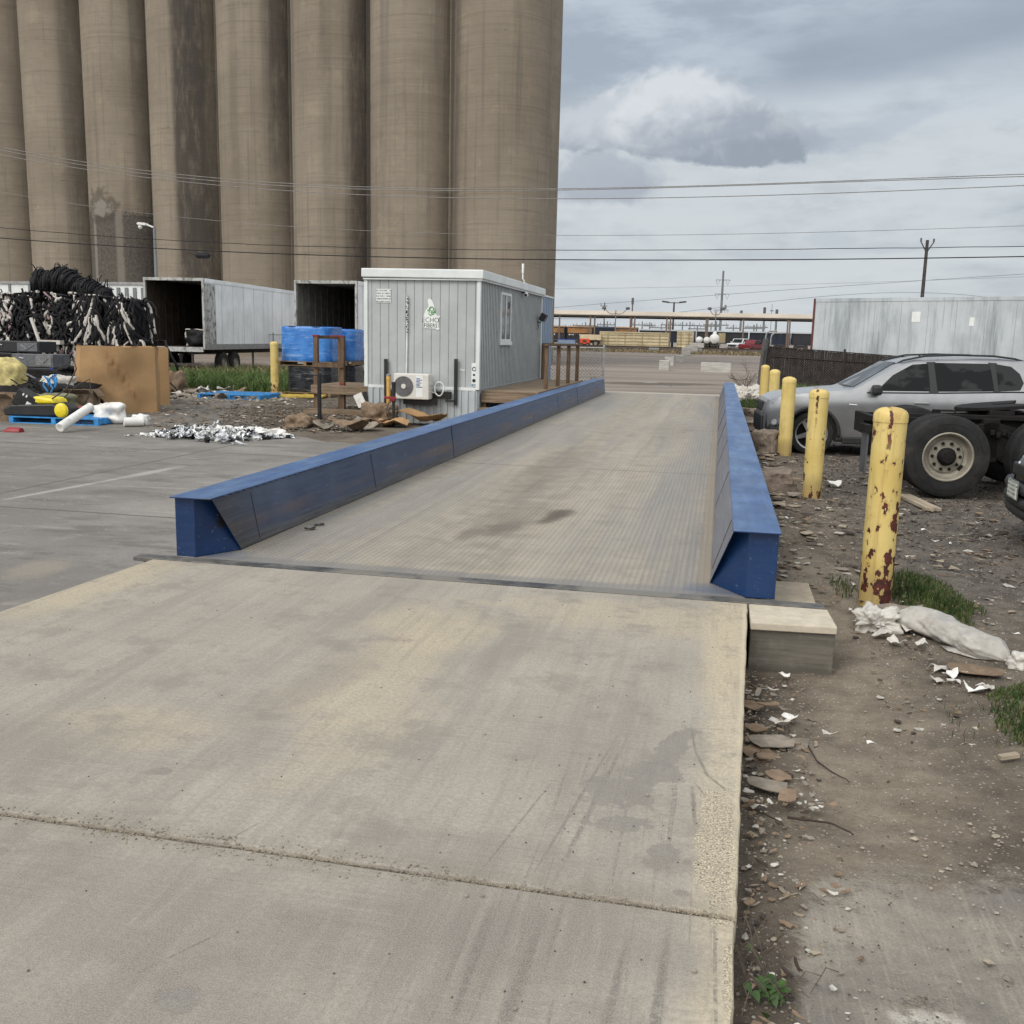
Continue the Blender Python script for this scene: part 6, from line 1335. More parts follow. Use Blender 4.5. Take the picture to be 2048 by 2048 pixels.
# concrete barrier blocks in the lot
def lego(label, x, y, w, d, h, rz=0):
    z = gy(y); b = MB(); b.bx(-w/2, w/2, -d/2, d/2, -.02, h); t = b.build('concrete_block', M_lego, loc=(x, y, z), rz=rz, bevel=.04); tag(t, label, 'barrier block', 'concrete barrier blocks in the lot')
    k = MB(); k.tube([(-.09, 0, h-.01), (-.06, 0, h+.05), (.06, 0, h+.05), (.09, 0, h-.01)], .015, 6); k.build('lifting_loop', M_raili, t)
lego('nearest small concrete block of the row across the lot', -3.66, 67.3, .66, 1.3, .68)
lego('second concrete block of the row, just behind the nearest', -4.0, 80.5, .72, 1.5, .72)
lego('third concrete block of the row, lower and darker', -3.9, 96, .8, 1.5, .66, .1)
for k, (y, x, w) in enumerate(((118, -4.0, 1.0), (126, -3.6, 1.5), (140, -3.3, 1.9))): lego(('fourth concrete block of the row across the lot', 'fifth concrete block of the row, near its far end', 'last wide concrete block at the far end of the row')[k], x, y, w, 2, .95)
lego('long concrete block lying across the lot by itself', -.27, 65.5, 1.9, .7, .64, .02)
# tracks and ballast berm
b = MB(); b.prism([(-60, 128, GF-.5), (60, 128, GF-.5), (60, 133, GF-.5), (-60, 133, GF-.5)], (0, 0, .62)); structure(b.build('track_bed', M_ballast))
for y, l in ((129.6, 'nearer rusty rail of the track across the lot'), (131.1, 'farther rusty rail of the track across the lot')):
    b = MB(); b.bx(-60, 60, y, y+.08, GF+.13, GF+.30); tag(b.build('rail', M_raili), l, 'rail', 'rails')
# long open canopy
YC = 168
x0, x1 = aty(900, 590, YC).x, aty(1700, 590, YC).x
zt_ = aty(1290, 589, YC).z; zb_ = aty(1290, 598, YC).z
M_cpost = plain('brownish canopy post', (.16, .115, .09), .8)
cp = thing('canopy', 'very long tan roofed open canopy on thin posts across the rail yard', 'canopy', (0, YC, GF))
b = MB(); b.prism([(x0, 0, zt_-GF), (x0, -1.2, zb_+.15-GF), (x0, -1.2, zb_-GF+.02), (x0, 9, zb_-GF+.02), (x0, 9, zb_+.15-GF)], (x1-x0, 0, 0)); b.build('roof', M_tan, cp)
b = MB(); b.bx(x0, x1, -1.1, -.9, zb_-.25-GF, zb_-GF+.01); b.bx(x0, x1, 8.5, 8.7, zb_-.25-GF, zb_-GF+.01); b.build('beam', M_chassis, cp)
for px in (930, 985, 1057, 1115, 1123, 1190, 1198, 1258, 1265, 1332, 1335, 1402, 1485, 1489, 1555, 1630):
    p = aty(px, 620, YC); b = MB(); b.bx(p.x-.12, p.x+.12, -1.1, -.86, -.3, zb_-GF-.26); b.build('post', M_cpost, cp)
# rail cars behind the canopy
def railcar(label, px0, px1, y, ztop, body, roofm, style):
    a, c_ = aty(px0, 630, y).x, aty(px1, 630, y).x; L = c_-a; t = thing('rail_car', label, 'rail car', (a, y, GF), 0, 'rail cars behind the canopy'); H = ztop-GF
    b = MB(); b.bx(0, L, 0, 2.9, .95, H-.25); b.build('body', body, t)
    b = MB(); b.prism([(0, -.04, H-.25), (0, 1.45, H), (0, 2.94, H-.25)], (L, 0, 0)); b.build('roof', roofm, t)
    b = MB(); n = max(6, int(L/1.6))
    for k in range(n+1): x = L*k/n; b.bx(x-.06 if k else 0, min(L, x+.06), -.07, -.002, 1.0, H-.3)
    b.bx(0, L, -.09, -.002, .85, 1.05); b.bx(0, L, -.08, -.002, H-.42, H-.26)
    b.build('rib', body, t)
    if style == 1:
        b = MB(); b.bx(L*.02, L*.98, -.10, -.072, H*.62, H-.45); b.build('upper_panel', M_rco, t)
        b = MB(); rr = random.Random(int(px0))
        for k in range(8): x = L*rr.uniform(.05, .9); b.bx(x, x+.22, -.11, -.08, H*.50, H*.57)
        b.build('stencil_marks', M_win, t)
    if style == 2:
        b = MB(); b.bx(L*.42, L*.56, -.12, -.072, 1.0, H-.45); b.build('door', M_contd, t)
    for x in (1.6, L-1.6):
        b = MB(); b.bx(x-1.2, x+1.2, .1, .25, .35, .8)
        for q in (-.85, .85): b.lathe([(.45, 0), (.45, .1), (0, .12)], (x+q, .1, .45), (0, -1, 0), 16)
        b.build('bogie', M_chassis, t)
zA = aty(1200, 617, 186).z; zB = aty(1400, 624.5, 186).z
for i, a in enumerate(((960, 1066, M_rco, 1), (1070, 1118, M_rco, 1), (1120, 1158, M_rcb, 0), (1160, 1202, M_rco, 1))): railcar(('rusty orange rack rail car at the left behind the blue container', 'short rusty rail car with dark lower half, left of the containers', 'dark blue rail car between two rusty ones', 'rusty orange rail car above the beige container')[i], a[0], a[1], 186, zA, M_rc if a[2] is M_rco else a[2], a[2], a[3])
for i, a in enumerate(((1206, 1312, M_rcb, 0), (1315, 1412, M_rc, 2), (1415, 1492, M_rcb, 0), (1495, 1600, M_rc, 0))): railcar(('dark rail car with pale roof behind the beige containers', 'black rail car with tan door and pale roof behind the white pickup', 'dark blue rail car with pale roof behind the vent pipes', 'black rail car with pale roof at the edge of the grimy trailer')[i], a[0], a[1], 186, zB, a[2], M_rcg, a[3])
# beige ribbed containers and flatbed
def container(label, px0, px1, y, pz0, pz1, depth, nbay, cross):
    a, c_ = aty(px0, 640, y), aty(px1, 640, y); z0, z1 = aty(px0, pz0, y).z, aty(px0, pz1, y).z; L = c_.x-a.x; h = z1-z0
    t = thing('container', label, 'container', (a.x, y, z0)); b = MB(); b.bx(0, L, .06, depth, 0, h); b.build('wall', M_cont, t)
    b = MB()
    for k in range(nbay+1): x = L*k/nbay; b.bx(max(0, x-.13), min(L, x+.13), -.0, .055, .02, h); 
    b.bx(0, L, -.06, -.002, 0, .14); b.bx(0, L, -.06, -.002, h-.14, h); b.build('post', M_cont, t)
    b = MB()
    for k in range(cross): z = h*(k+1)/(cross+1); b.bx(0, L, -.02, -.001, z-.045, z+.045)
    for k in range(nbay): x = L*(k+.5)/nbay; b.bx(x-.07, x+.07, -.045, -.021, .15, h-.15)
    b.build('batten', M_contd, t)
    b = MB(); b.bx(.1, L-.1, .1, depth, -.45, -.002); b.build('skid', M_chassis, t)
container('long beige ribbed container standing before the rail cars', 1131, 1261, 150, 654.5, 625, 2.5, 4, 4); container('small beige ribbed container standing end on beside the long one', 1277, 1307, 150, 655, 625, 6, 2, 4)
p = aty(1094, 632, 149); q = aty(1130, 632, 149); t = thing('flatbed_trailer', 'beige flatbed trailer at the left end of the long beige container', 'trailer', (p.x, 149, GF)); L = q.x-p.x+.3
b = MB(); b.bx(0, L, 0, 2.3, p.z-GF-.7, p.z-GF+.1); b.build('bed', M_cont, t); plain_wheel(t, (L-.75, -.05, .5), (0, -1, 0)); b = MB(); b.bx(.1, .3, .1, .3, 0, p.z-GF-.7); b.bx(.3, L-.2, .3, 2, .5, p.z-GF-.72); b.build('chassis', M_chassis, t)
p = aty(1094, 649, 147); q = aty(1112, 639, 147); t = thing('compressor', 'bright orange red machine parked under the beige flatbed', 'machine', (p.x, 147, GF)); w = q.x-p.x
b = MB(); b.prism([(0, 0, .35), (w, 0, .35), (w, 0, 1.0), (w*.85, 0, q.z-GF), (.1, 0, q.z-GF), (0, 0, 1.2)], (0, 1.2, 0)); b.build('hood', M_orange, t, bevel=.05); b = MB(); b.bx(.05, w-.05, .1, 1.1, .2, .34); b.bx(w*.3, w*.7, -.02, -.001, .6, .9); b.build('frame', M_chassis, t)
for x in (.25, w-.25): plain_wheel(t, (x, 0, .26), (0, -1, 0), .26, .15)
p = aty(1052, 650, 147); q = aty(1085, 641, 147); t = thing('tool_box', 'low blue box at the foot of the rail cars by the blue container', 'box', (p.x, 147, GF)); b = MB(); b.bx(0, q.x-p.x, 0, 1.2, .05, q.z-GF); b.build('body', M_bshed, t, bevel=.05); b = MB(); b.bx(-.04, q.x-p.x+.04, -.04, 1.24, q.z-GF, q.z-GF+.1); b.build('lid', M_bluebin, t)
p = aty(1310, 657, 146); 
b = MB(); b.bx(0, 1.1, 0, .9, 0, .55); t = b.build('utility_box', M_galv, loc=(aty(1308, 655, 127).x, 127, gy(127)), bevel=.05); tag(t, 'small pale utility box beside the track near the barrier blocks', 'box')
b = MB(); b.bx(0, 1.3, 0, .9, 0, .5); t = b.build('utility_box', M_galv, loc=(aty(1224, 655, 127).x, 127, gy(127)), bevel=.05); tag(t, 'small bluish utility box under the long beige container', 'box')
# tanks
def tank(lab, px, py, R, L):
    p = aty(px, py, 148); t = thing('storage_tank', lab, 'tank', (p.x, 148, GF)); zc_ = p.z-GF
    b = MB(); b.lathe([(0, 0), (R*.5, .06), (R*.85, .2), (R, .45), (R, L), (R*.8, L+.3), (0, L+.4)], (0, 0, zc_), (0, 1, 0), 28); b.build('shell', M_tank, t, smooth=True)
    b = MB(); b.bx(-R*.7, R*.7, .5, .7, 0, zc_-R*.7); b.bx(-R*.7, R*.7, L-.8, L-.6, 0, zc_-R*.7); b.bx(-R, R, .3, L, .45, .6); b.build('saddle', M_chassis, t)
    for s_ in (-1, 1): plain_wheel(t, (s_*R*.9, .9, .38), (s_, 0, 0), .38, .22)
    return t, zc_
tank('left white round ended tank by the small container', 1319, 641.5, .50, 4); tank('middle white round ended tank', 1333.5, 642, .50, 4)
t, zc_ = tank('largest white tank with a dome, right of the tank group', 1348, 639.5, .74, 5); b = MB(); b.lathe([(.3, .6), (.28, .95), (.12, 1.1), (0, 1.12)], (0, 1.2, zc_), (0, 0, 1), 16); b.build('dome', M_tank, t, smooth=True)
# pickups
def pickup(label, px, y, rz, paint, sc=1.0, glass=True):
    p = aty(px, 650, y); t = thing('pickup_truck', label, 'pickup', (p.x, y, gy(y)-.05), rz); t.scale = (sc, sc, sc)
    b = MB(); b.prism([(-2.7, -.95, .55), (-2.75, -.95, .95), (-2.5, -.95, 1.12), (-1.3, -.95, 1.2), (2.7, -.95, 1.2), (2.75, -.95, .6)], (0, 1.9, 0)); b.build('body', paint, t, bevel=.08)
    b = MB(); b.prism([(-1.35, -.85, 1.2), (-.75, -.78, 1.82), (.75, -.78, 1.84), (.95, -.85, 1.2)], (0, 1.65, 0)); b.build('cab', paint, t, bevel=.06)
    b = MB(); b.prism([(-1.30, -.72, 1.25), (-.80, -.68, 1.75), (-.80, .68, 1.75), (-1.30, .72, 1.25)], (-.03, 0, .02)); b.build('windshield', M_cglass, t)
    for s in (-1, 1):
        b = MB(); b.prism([(-1.1, s*.87, 1.25), (-.7, s*.83, 1.74), (.7, s*.83, 1.74), (.85, s*.87, 1.25)], (0, s*.02, 0)); b.build('side_window', M_cglass, t)
        for x in (-1.75, 1.75): plain_wheel(t, (x, s*.85, .4), (0, s, 0), .4, .26)
        b = MB(); b.bx(-2.77, -2.72, s*.92, s*.6, .82, 1.0); b.build('headlight', M_lamp, t)
        b = MB(); b.bx(-1.05, -.9, s*.95, s*1.12, 1.2, 1.4); b.build('mirror', paint, t)
    b = MB(); b.bx(-2.8, -2.73, -.58, .58, .72, 1.0); b.build('grille', M_trim, t); b = MB(); b.bx(-2.86, -2.74, -.93, .93, .5, .68); b.build('bumper', M_chrome, t)
    return t
pickup('white pickup truck facing the camera across the lot', 1398, 139, radians(62), plain('white truck paint', (.62, .63, .64), .3, 0, .05), .95)
pickup('dark red pickup seen from behind beside the white one', 1420, 136, radians(-118), plain('dark red truck paint', (.16, .010, .018), .35, 0, .2), .9)
b = MB(); b.bx(0, 1.2, 0, 1, .1, 1.0); t = b.build('pallet_crate', M_contd, loc=(aty(1432, 650, 138).x, 138, gy(138)), bevel=.03); tag(t, 'small tan crate right of the dark red pickup', 'crate')
# bent vent pipes
for px, y, dh, lab in ((1446, 60, 0, 'left bent grey vent pipe behind the leaning gate post'), (1456, 60, -.1, 'right bent grey vent pipe behind the leaning gate post')):
    p = aty(px-2, 647, y); b = MB(); z0 = gy(y); h = 2.35-dh*0-z0+dh
    b.tube([(0, 0, -.2), (0, 0, h-.3), (.05, 0, h-.1), (.2, 0, h), (.55, 0, h), (.62, 0, h-.05)], .05, 10); t = b.build('vent_pipe', M_galv, loc=(p.x, y, z0), smooth='all'); tag(t, lab, 'pipe')
# poles
def pole(name, label, px, py_top, y, r, extra, mat=M_pole, z0=None, rt=None):
    p = aty(px, py_top, y); z = gz(p.x, y) if z0 is None else z0; h = p.z-z; t = thing(name, label, 'pole', (p.x, y, z)); b = MB(); b.tube([(0, 0, -.5), (0, 0, h)], [r, rt or r*.7], 10); b.build('shaft', mat, t, smooth=True); extra(t, h); return t
def ex_v(t, h):
    b = MB(); b.tube([(0, 0, h-.9), (.45, 0, h-.15)], .05, 5); b.tube([(0, 0, h-.9), (-.45, 0, h-.1)], .05, 5); b.tube([(-.45, 0, h-.1), (-.45, 0, h+.15)], .07, 6); b.tube([(.45, 0, h-.15), (.45, 0, h+.1)], .07, 6); b.build('crossarm', M_pole, t)
pole('utility_pole', 'dark utility pole with forked top behind the grimy trailer', 1750, 453, 80, .16, ex_v, M_chassis)
def ex_py(t, h):
    for z, w in ((h-2.6, 2.0), (h-6.6, 2.05), (h-11.2, 2.1)):
        b = MB(); b.bx(-w, w, -.08, .08, z-.08, z+.08)
        for s in (-1, 1): b.tube([(s*w, 0, z), (s*w*.72, 0, z-1.5), (s*w*.4, 0, z)], .06, 4)
        b.build('crossarm', M_polem, t)
    b = MB(); b.lathe([(.32, h-11), (.32, h-9.8), (0, h-9.7)], (1.2, 0, 0), n=10); b.build('transformer', M_polem, t)
pole('transmission_pole', 'tall power transmission pole with three crossarms on the horizon', 1365, 511, 300, .42, ex_py, M_polem, rt=.3)
def ex_tr(t, h):
    b = MB(); b.bx(-.9, .6, -.06, .06, h-.8, h-.65); b.tube([(-.7, 0, h-.7), (-.9, 0, h-.1)], .06, 4); b.build('crossarm', M_pole, t); b = MB(); b.lathe([(.38, h-3.0), (.4, h-1.9), (0, h-1.8)], (.5, 0, 0), n=12); b.build('transformer', M_polem, t)
pole('utility_pole', 'utility pole with a transformer can at the left over the canopy', 1141, 571, 220, .17, ex_tr)
pole('utility_pole', 'plain thin pole standing over the canopy roof', 1194, 562, 220, .19, lambda t, h: MB().add(*[[(-.25, -.1, h-1.4), (.25, -.1, h-1.4), (.25, -.1, h), (-.25, -.1, h)], [(0, 1, 2, 3)]]).prism([(-.25, .0, h-1.4), (.25, 0, h-1.4), (.25, 0, h), (-.25, 0, h)], (0, .2, 0)).build('cabinet', M_pole, t))
def ex_T(t, h):
    b = MB(); b.bx(-1.0, 1.0, -.1, .1, h-.2, h-.05); b.build('arm', M_chassis, t)
    for s in (-1, 1): b = MB(); b.box((s*1.6, 0, h+.02), (1.3, .5, .28), M=Matrix.Rotation(s*-.12, 3, 'Y')); b.build('lamp_head', M_chassis, t)
pole('light_pole', 'light pole with two flat heads in a T above the canopy', 1272, 570, 190, .22, ex_T, M_chassis)
def ex_arc(t, h, w=1.9):
    for s in (-1, 1):
        b = MB(); b.tube([(0, 0, h-.5)]+[(s*w*q/6, 0, h-.5-.5*sin(pi*q/6)+.9*q/6) for q in range(1, 7)], .055, 5); b.build('arm', M_polem, t); b = MB(); b.lathe([(0, -.3), (.33, -.22), (.36, 0), (.2, .16), (0, .18)], (s*w, 0, h+.35), n=10); b.build('lamp_head', M_pole, t)
pole('light_pole', 'left light pole with two curved arms over the canopy', 1162, 585, 160, .11, ex_arc, M_polem); pole('light_pole', 'right light pole with two curved arms near the transmission pole', 1351, 586, 160, .11, lambda t, h: ex_arc(t, h, 1.0), M_polem)
ex_cap = lambda t, h: MB().lathe([(.3, h-1.6), (.3, h), (0, h+.05)], n=10).build('head', M_pole, t)
for px, py, y, r, lab in ((1399, 586, 220, .3, 'short thick grey stack sticking up over the canopy'), (1443, 580, 220, .28, 'left of the two tall grey stacks over the canopy'), (1466, 584, 220, .28, 'right of the two tall grey stacks over the canopy'), (1457, 574, 240, .08, 'thin mast between the two grey stacks')): pole('stack', lab, px, py, y, r, ex_cap if r > .2 else (lambda t, h: MB().bx(-.4, .4, -.05, .05, h-1.6, h-1.4).build('crossarm', M_pole, t)), M_polem)
# substation frames behind the rail cars
rr = random.Random(21)
for i, px in enumerate((1082, 1105, 1128, 1146, 1212, 1226, 1248, 1262, 1288, 1302, 1316, 1342, 1352, 1384, 1423, 1428)):
    y = 270+rr.uniform(-10, 10); py = rr.uniform(606, 614); w = rr.uniform(1.6, 3.4)
    def ex(t, h):
        b = MB(); b.bx(-w, w, -.1, .1, h-1.1, h-.8)
        for q in (-.8, -.3, .35, .8): b.bx(w*q-.07, w*q+.07, -.07, .07, h-.8, h-.25)
        b.build('crossarm', M_polem, t)
    o = pole('substation_frame', 'distant grey substation frame seen under the canopy roof', px, py, y, .22, ex, M_polem); o['group'] = 'substation frames on the horizon'; o['category'] = 'substation frame'
# distant tree line
tl = MB(); n = 160; vs = []
for k in range(n+1):
    x = -500+1000*k/n; h = 5+4*mnoise.noise((x*.012, 0, 0))+2.5*mnoise.noise((x*.06, 3, 0)); vs += [(x, 900, -2), (x, 906, h*.7), (x, 915, h), (x, 930, -2)]
for k in range(n):
    for j in range(3): tl.f.append((4*k+j, 4*k+j+1, 4*k+j+5, 4*k+j+4))
tl.v = vs; stuff(tl.build('far_woods', plain('hazy woods', (.10, .115, .125), .95, 0, .2, .05)), 'low bluish line of woods on the horizon', 'woods')

# ---------------------------------------------------------------- overhead wires
def wire(label, pts, y, r, mat=M_hose, ylast=None, wob=0, grp='overhead wires'):
    P = [aty(px, py, y) for px, py in pts]
    # smooth curve through the measured points, carried on past the picture
    def ev(x):
        s = 0
        for i, p in enumerate(P):
            k = 1
            for j, q in enumerate(P):
                if j != i: k *= (x-q.x)/(p.x-q.x)
            s += p.z*k
        return s
    xa, xb = P[0].x-4, P[-1].x+3; n = 90
    b = MB(); V = [(xa+(xb-xa)*i/n, y, ev(xa+(xb-xa)*i/n)+wob*mnoise.noise((i*.35, 0, y))) for i in range(n+1)]
    s0 = (V[1][2]-V[0][2])/(V[1][0]-V[0][0]); s1 = (V[-1][2]-V[-2][2])/(V[-1][0]-V[-2][0])
    V = [(V[0][0]-60, y, V[0][2]-60*s0)]+V+[(V[-1][0]+60, y, V[-1][2]+60*s1)]
    b.tube(V, r, 5); tag(b.build('overhead_wire', mat, smooth='all'), label, 'wire', grp)
wire('highest of the upper pair of power lines', [(0, 277), (560, 347), (1060, 356), (1932, 328.5)], 45, .017, M_wirelit)
wire('second power line running just under the highest one', [(0, 282.5), (560, 352), (1060, 358.5), (1932, 333)], 45.5, .017, M_wirelit)
wire('third power line below the upper pair', [(0, 292), (560, 361), (1060, 375), (1932, 350)], 46, .017, M_wirelit)
wire('thin fourth wire between the upper three and the lower two', [(0, 362), (560, 428), (1060, 444), (1932, 426)], 45, .010, M_wirelit)
wire('dark wire, upper of the lowest two', [(0, 429), (560, 464), (1060, 472), (1932, 465)], 44, .015, M_hose, wob=.03)
wire('lowest dark cable carrying the splice case', [(0, 449), (560, 480), (1060, 490), (1932, 484)], 43, .022, M_hose)
p = aty(383, 481, 43); t = thing('splice_case', 'black cable splice case hanging on the lowest wire before the silos', 'splice case', p); b = MB(); b.lathe([(0, -.34), (.10, -.32), (.13, -.25), (.13, .25), (.10, .32), (0, .34)], (0, 0, -.04), (1, 0, -.02), 14); b.build('body', M_hose, t, smooth=True); b = MB(); b.tube([(.34, 0, -.04), (.55, 0, .0), (.62, 0, -.15), (.70, 0, -.25), (.62, 0, -.32)], .012, 5); b.tube([(-.34, 0, -.04), (-.6, 0, .06), (-.9, 0, .10)], .012, 5); b.build('lead', M_hose, t)
for i, (q, r_) in enumerate((([(1050, 580), (1360, 556), (1932, 517)], .035), ([(1050, 601), (1250, 592), (1360, 580), (1932, 572)], .035), ([(1050, 545), (1360, 540), (1932, 522)], .022), ([(1050, 591), (1300, 594), (1500, 600)], .03))): wire(('distant power line rising to the right from the transmission pole', 'distant power line just above the canopy', 'faint distant wire crossing the transmission pole top', 'faint distant wire sinking behind the canopy')[i], q, 299, r_*1.7, M_polem, grp='distant wires')
# street lamp before the silos
p = aty(291, 428, 52); t = thing('street_lamp', 'street lamp with a white head before the dark patched silo', 'street lamp', (p.x, 52, -.3)); h = p.z+.3
b = MB(); b.tube([(0, 0, -.3), (0, 0, h)], [.12, .08], 10); b.build('pole', M_polem, t, smooth=True); b = MB(); b.tube([(0, 0, h-.05), (-.45, -.05, h+.12)], .05, 7); b.build('arm', M_pvc, t); b = MB(); b.prism([(-.45, -.15, h+.06), (-.95, -.2, h+.10), (-1.0, -.2, h+.18), (-.9, -.2, h+.24), (-.45, -.15, h+.2)], (0, .28, 0)); b.lathe([(.1, -.0), (.13, -.1), (.06, -.2), (0, -.21)], (-.85, -.05, h+.08), n=10); b.build('lamp_head', M_pvc, t, bevel=.02)

# ---------------------------------------------------------------- grass and weeds
def blades(name, label, n, fn, hmin, hmax, mat, seed, w=.006, cat='grass', lean=.5):
    rr = random.Random(seed); b = MB()
    for _ in range(n):
        q = fn(rr)
        if q is None: continue
        x, y, k = q; z = gz(x, y) + (.0 if x < 0 else .02); h = rr.uniform(hmin, hmax)*k; a = rr.uniform(0, 6.28); ca, sa = cos(a)*w*rr.uniform(.6, 1.3), sin(a)*w; lx_, ly_ = rr.gauss(0, lean)*h, rr.gauss(0, lean)*h
        o = len(b.v); b.v += [(x-ca, y-sa, z-.03), (x+ca, y+sa, z-.03), (x+lx_*.35+ca*.7, y+ly_*.35+sa*.7, z+h*.6), (x+lx_*.35-ca*.7, y+ly_*.35-sa*.7, z+h*.6), (x+lx_, y+ly_, z+h*.95)]
        b.f += [(o, o+1, o+2, o+3), (o+3, o+2, o+4)]
    o = b.build(name, mat, fix=False); stuff(o, label, cat); return o
def patch(cx, cy, rx, ry, rot=0, sharp=.6):
    def fn(r):
        a = r.uniform(0, 6.28); q = r.random()**.62; x, y = q*cos(a), q*sin(a)
        if mnoise.noise((cx+x*3, cy+y*3, 1)) < -.10-.5*(1-q): return None
        X, Y = x*rx, y*ry; return (cx+X*cos(rot)-Y*sin(rot), cy+X*sin(rot)+Y*cos(rot), 1.15-.85*q)
    return fn
blades('grass', 'grass patch behind the nearest bollard', 2300, patch(1.62, 7.65, .30, .85, .15), .02, .13, M_grass, 1, .004)
blades('grass', 'small weeds at the left foot of the nearest bollard', 260, patch(1.02, 7.75, .11, .34), .015, .055, M_grass, 2, .003)
blades('grass', 'grass patch at the right picture edge', 3400, patch(1.78, 5.02, .38, .62, -.2), .02, .13, M_grass, 3, .004)
blades('grass', 'thin weeds in the dirt by the grass', 160, patch(1.45, 4.9, .3, .4), .015, .05, M_grass, 4, .003)
blades('grass', 'long grass strip before the open trailers', 20000, lambda r: (lambda x, y: None if mnoise.noise((x*.5, y*.5, 0)) < -.45 else (x, y, 1))(r.uniform(-24, -13.2), 29.6+r.random()**1.3*15), .22, .5, M_grassfar, 5, .018)
blades('grass', 'tall dry weeds around the trailer wheels', 1500, lambda r: (r.uniform(-25.5, -17), r.uniform(36, 43), 1), .25, .65, M_dryg, 6, .014)
blades('grass', 'grass behind the silver car along the slatted fence', 5000, lambda r: (r.uniform(1.9, 5.5), r.uniform(30.2, 33.4), 1), .25, .62, M_grassfar, 7, .018)
blades('grass', 'weeds around the far end of the right rail', 1500, patch(.95, 29.5, .45, 2.8), .08, .26, M_grass, 8, .010)
blades('grass', 'low weeds along the far track', 2200, lambda r: (r.uniform(-30, 20), r.uniform(122, 127.6), 1), .2, .5, M_dryg, 9, .10)
# broad leaved weed by the slab
t = thing('weed_plant', 'small broad leaved green weed growing at the slab edge', 'plant', (.215, 2.44, gz(.2, 2.44)+.02)); rr = random.Random(4)
b = MB()
for k in range(44):
    a = rr.uniform(0, 6.28); L = rr.uniform(.015, .05); e = rr.uniform(.2, 1.1); bx0, by0 = rr.gauss(0, .018), rr.gauss(0, .05); u = Vector((cos(a)*cos(e), sin(a)*cos(e), sin(e))); s_ = Vector((-sin(a), cos(a), 0)); p0 = Vector((bx0, by0, 0))
    pts = [p0, p0+u*L*.35+s_*L*.22, p0+u*L*.75+s_*L*.28-Vector((0, 0, L*.1)), p0+u*L-Vector((0, 0, L*.2)), p0+u*L*.75-s_*L*.28-Vector((0, 0, L*.1)), p0+u*L*.35-s_*L*.22]
    o = len(b.v); b.v += [tuple(q) for q in pts]; b.f += [(o, o+1, o+2), (o, o+2, o+3), (o, o+3, o+4), (o, o+4, o+5)]
b.build('leaves', M_leaf, t, fix=False); b = MB()
for k in range(30): a = rr.uniform(0, 6.28); x, y = rr.gauss(0, .05)-.03, rr.gauss(.06, .09); b.tube([(x, y, -.01), (x+cos(a)*.04, y+sin(a)*.05, .03+rr.random()*.03), (x+cos(a)*.08, y+sin(a)*.11, .01+rr.random()*.04)], .0016, 4)
b.build('stems', M_dry, t)
# bare shrubs
def shrub(label, x, y, h, sp, seed):
    rr = random.Random(seed); b = MB(); z = gz(x, y)
    def br(p, d, L, r, k):
        q = p+d*L; b.tube([p, (p+q)/2+Vector((rr.gauss(0, .02), rr.gauss(0, .02), 0)), q], [r, r*.8, r*.6], 4, False)
        if k:
            for _ in range(3): br(p+d*L*rr.uniform(.4, 1), (d+Vector((rr.gauss(0, .55), rr.gauss(0, .55), rr.gauss(.05, .3)))).normalized(), L*rr.uniform(.45, .75), r*.6, k-1)
    for _ in range(7): br(Vector((rr.gauss(0, sp*.25), rr.gauss(0, sp*.25), -.05)), Vector((rr.gauss(0, .35), rr.gauss(0, .35), 1)).normalized(), h*.45, .009, 3)
    tag(b.build('bare_shrub', M_dry, loc=(x, y, z), fix=False), label, 'shrub')
shrub('leafless twiggy shrub left of the leaning gate post', .85, 31.8, 1.5, .5, 3); shrub('leafless vine shrub by the chain link post at the porch', -4.15, 32.6, 1.0, .4, 5)

# ---------------------------------------------------------------- litter and stones on the right
def zat(x, y): return gz(x, y)+.012
def sheet(name, label, cat, x, y, w, d, rz, mat, seed, curl=.15, th=.004, dz=.0, group=None, n=5, ragged=.25):
    "torn bent piece: irregular outline filled by a curved grid"
    rr = random.Random(seed); N = 14; rim = []
    for k in range(N): a = 2*pi*k/N; c_, s_ = cos(a), sin(a); q = 1/max(abs(c_), abs(s_)); q = 1+(q-1)*.8; q *= 1-ragged*rr.random(); rim.append((c_*q*w/2, s_*q*d/2))
    V = []; 
    def zz(u, v): return max(0, curl*w*(.5*(u/w*2)**2*rr_[0]+.6*mnoise.noise((u/w*2.2+seed, v/d*2.2, seed*.37))+.3)) 
    rr_ = (rr.uniform(-.3, 1),)
    R = [0, .35, .7, 1]; idx = []
    for r_ in R[1:]:
        for u, v in rim: V.append((u*r_, v*r_, zz(u*r_, v*r_)))
    V.append((0, 0, zz(0, 0))); c0 = len(V)-1; Fc = [(c0, k, (k+1) % N) for k in range(N)]
    for j in range(2):
        for k in range(N): Fc.append((j*N+k, (j+1)*N+k, (j+1)*N+(k+1) % N, j*N+(k+1) % N))
    b = MB(); b.add(V, Fc); m = len(V); b.add([(x_, y_, z_-th) for x_, y_, z_ in V], [tuple(reversed(f)) for f in Fc])
    for k in range(N): b.f.append((2*N+k, m+2*N+k, m+2*N+(k+1) % N, 2*N+(k+1) % N))
    o = b.build(name, mat, loc=(x, y, zat(x, y)+th+dz), rz=rz, fix=False); tag(o, label, cat, group); return o
def at_px(px, py, dz=0): 
    z = -.2
    for _ in range(12): p = atz(px, py, z); z = gz(p.x, p.y)+dz
    return p
sheetpx = lambda name, label, cat, px, py, *a, **k: (lambda p: sheet(name, label, cat, p.x, p.y, *a, **k))(at_px(px, py))
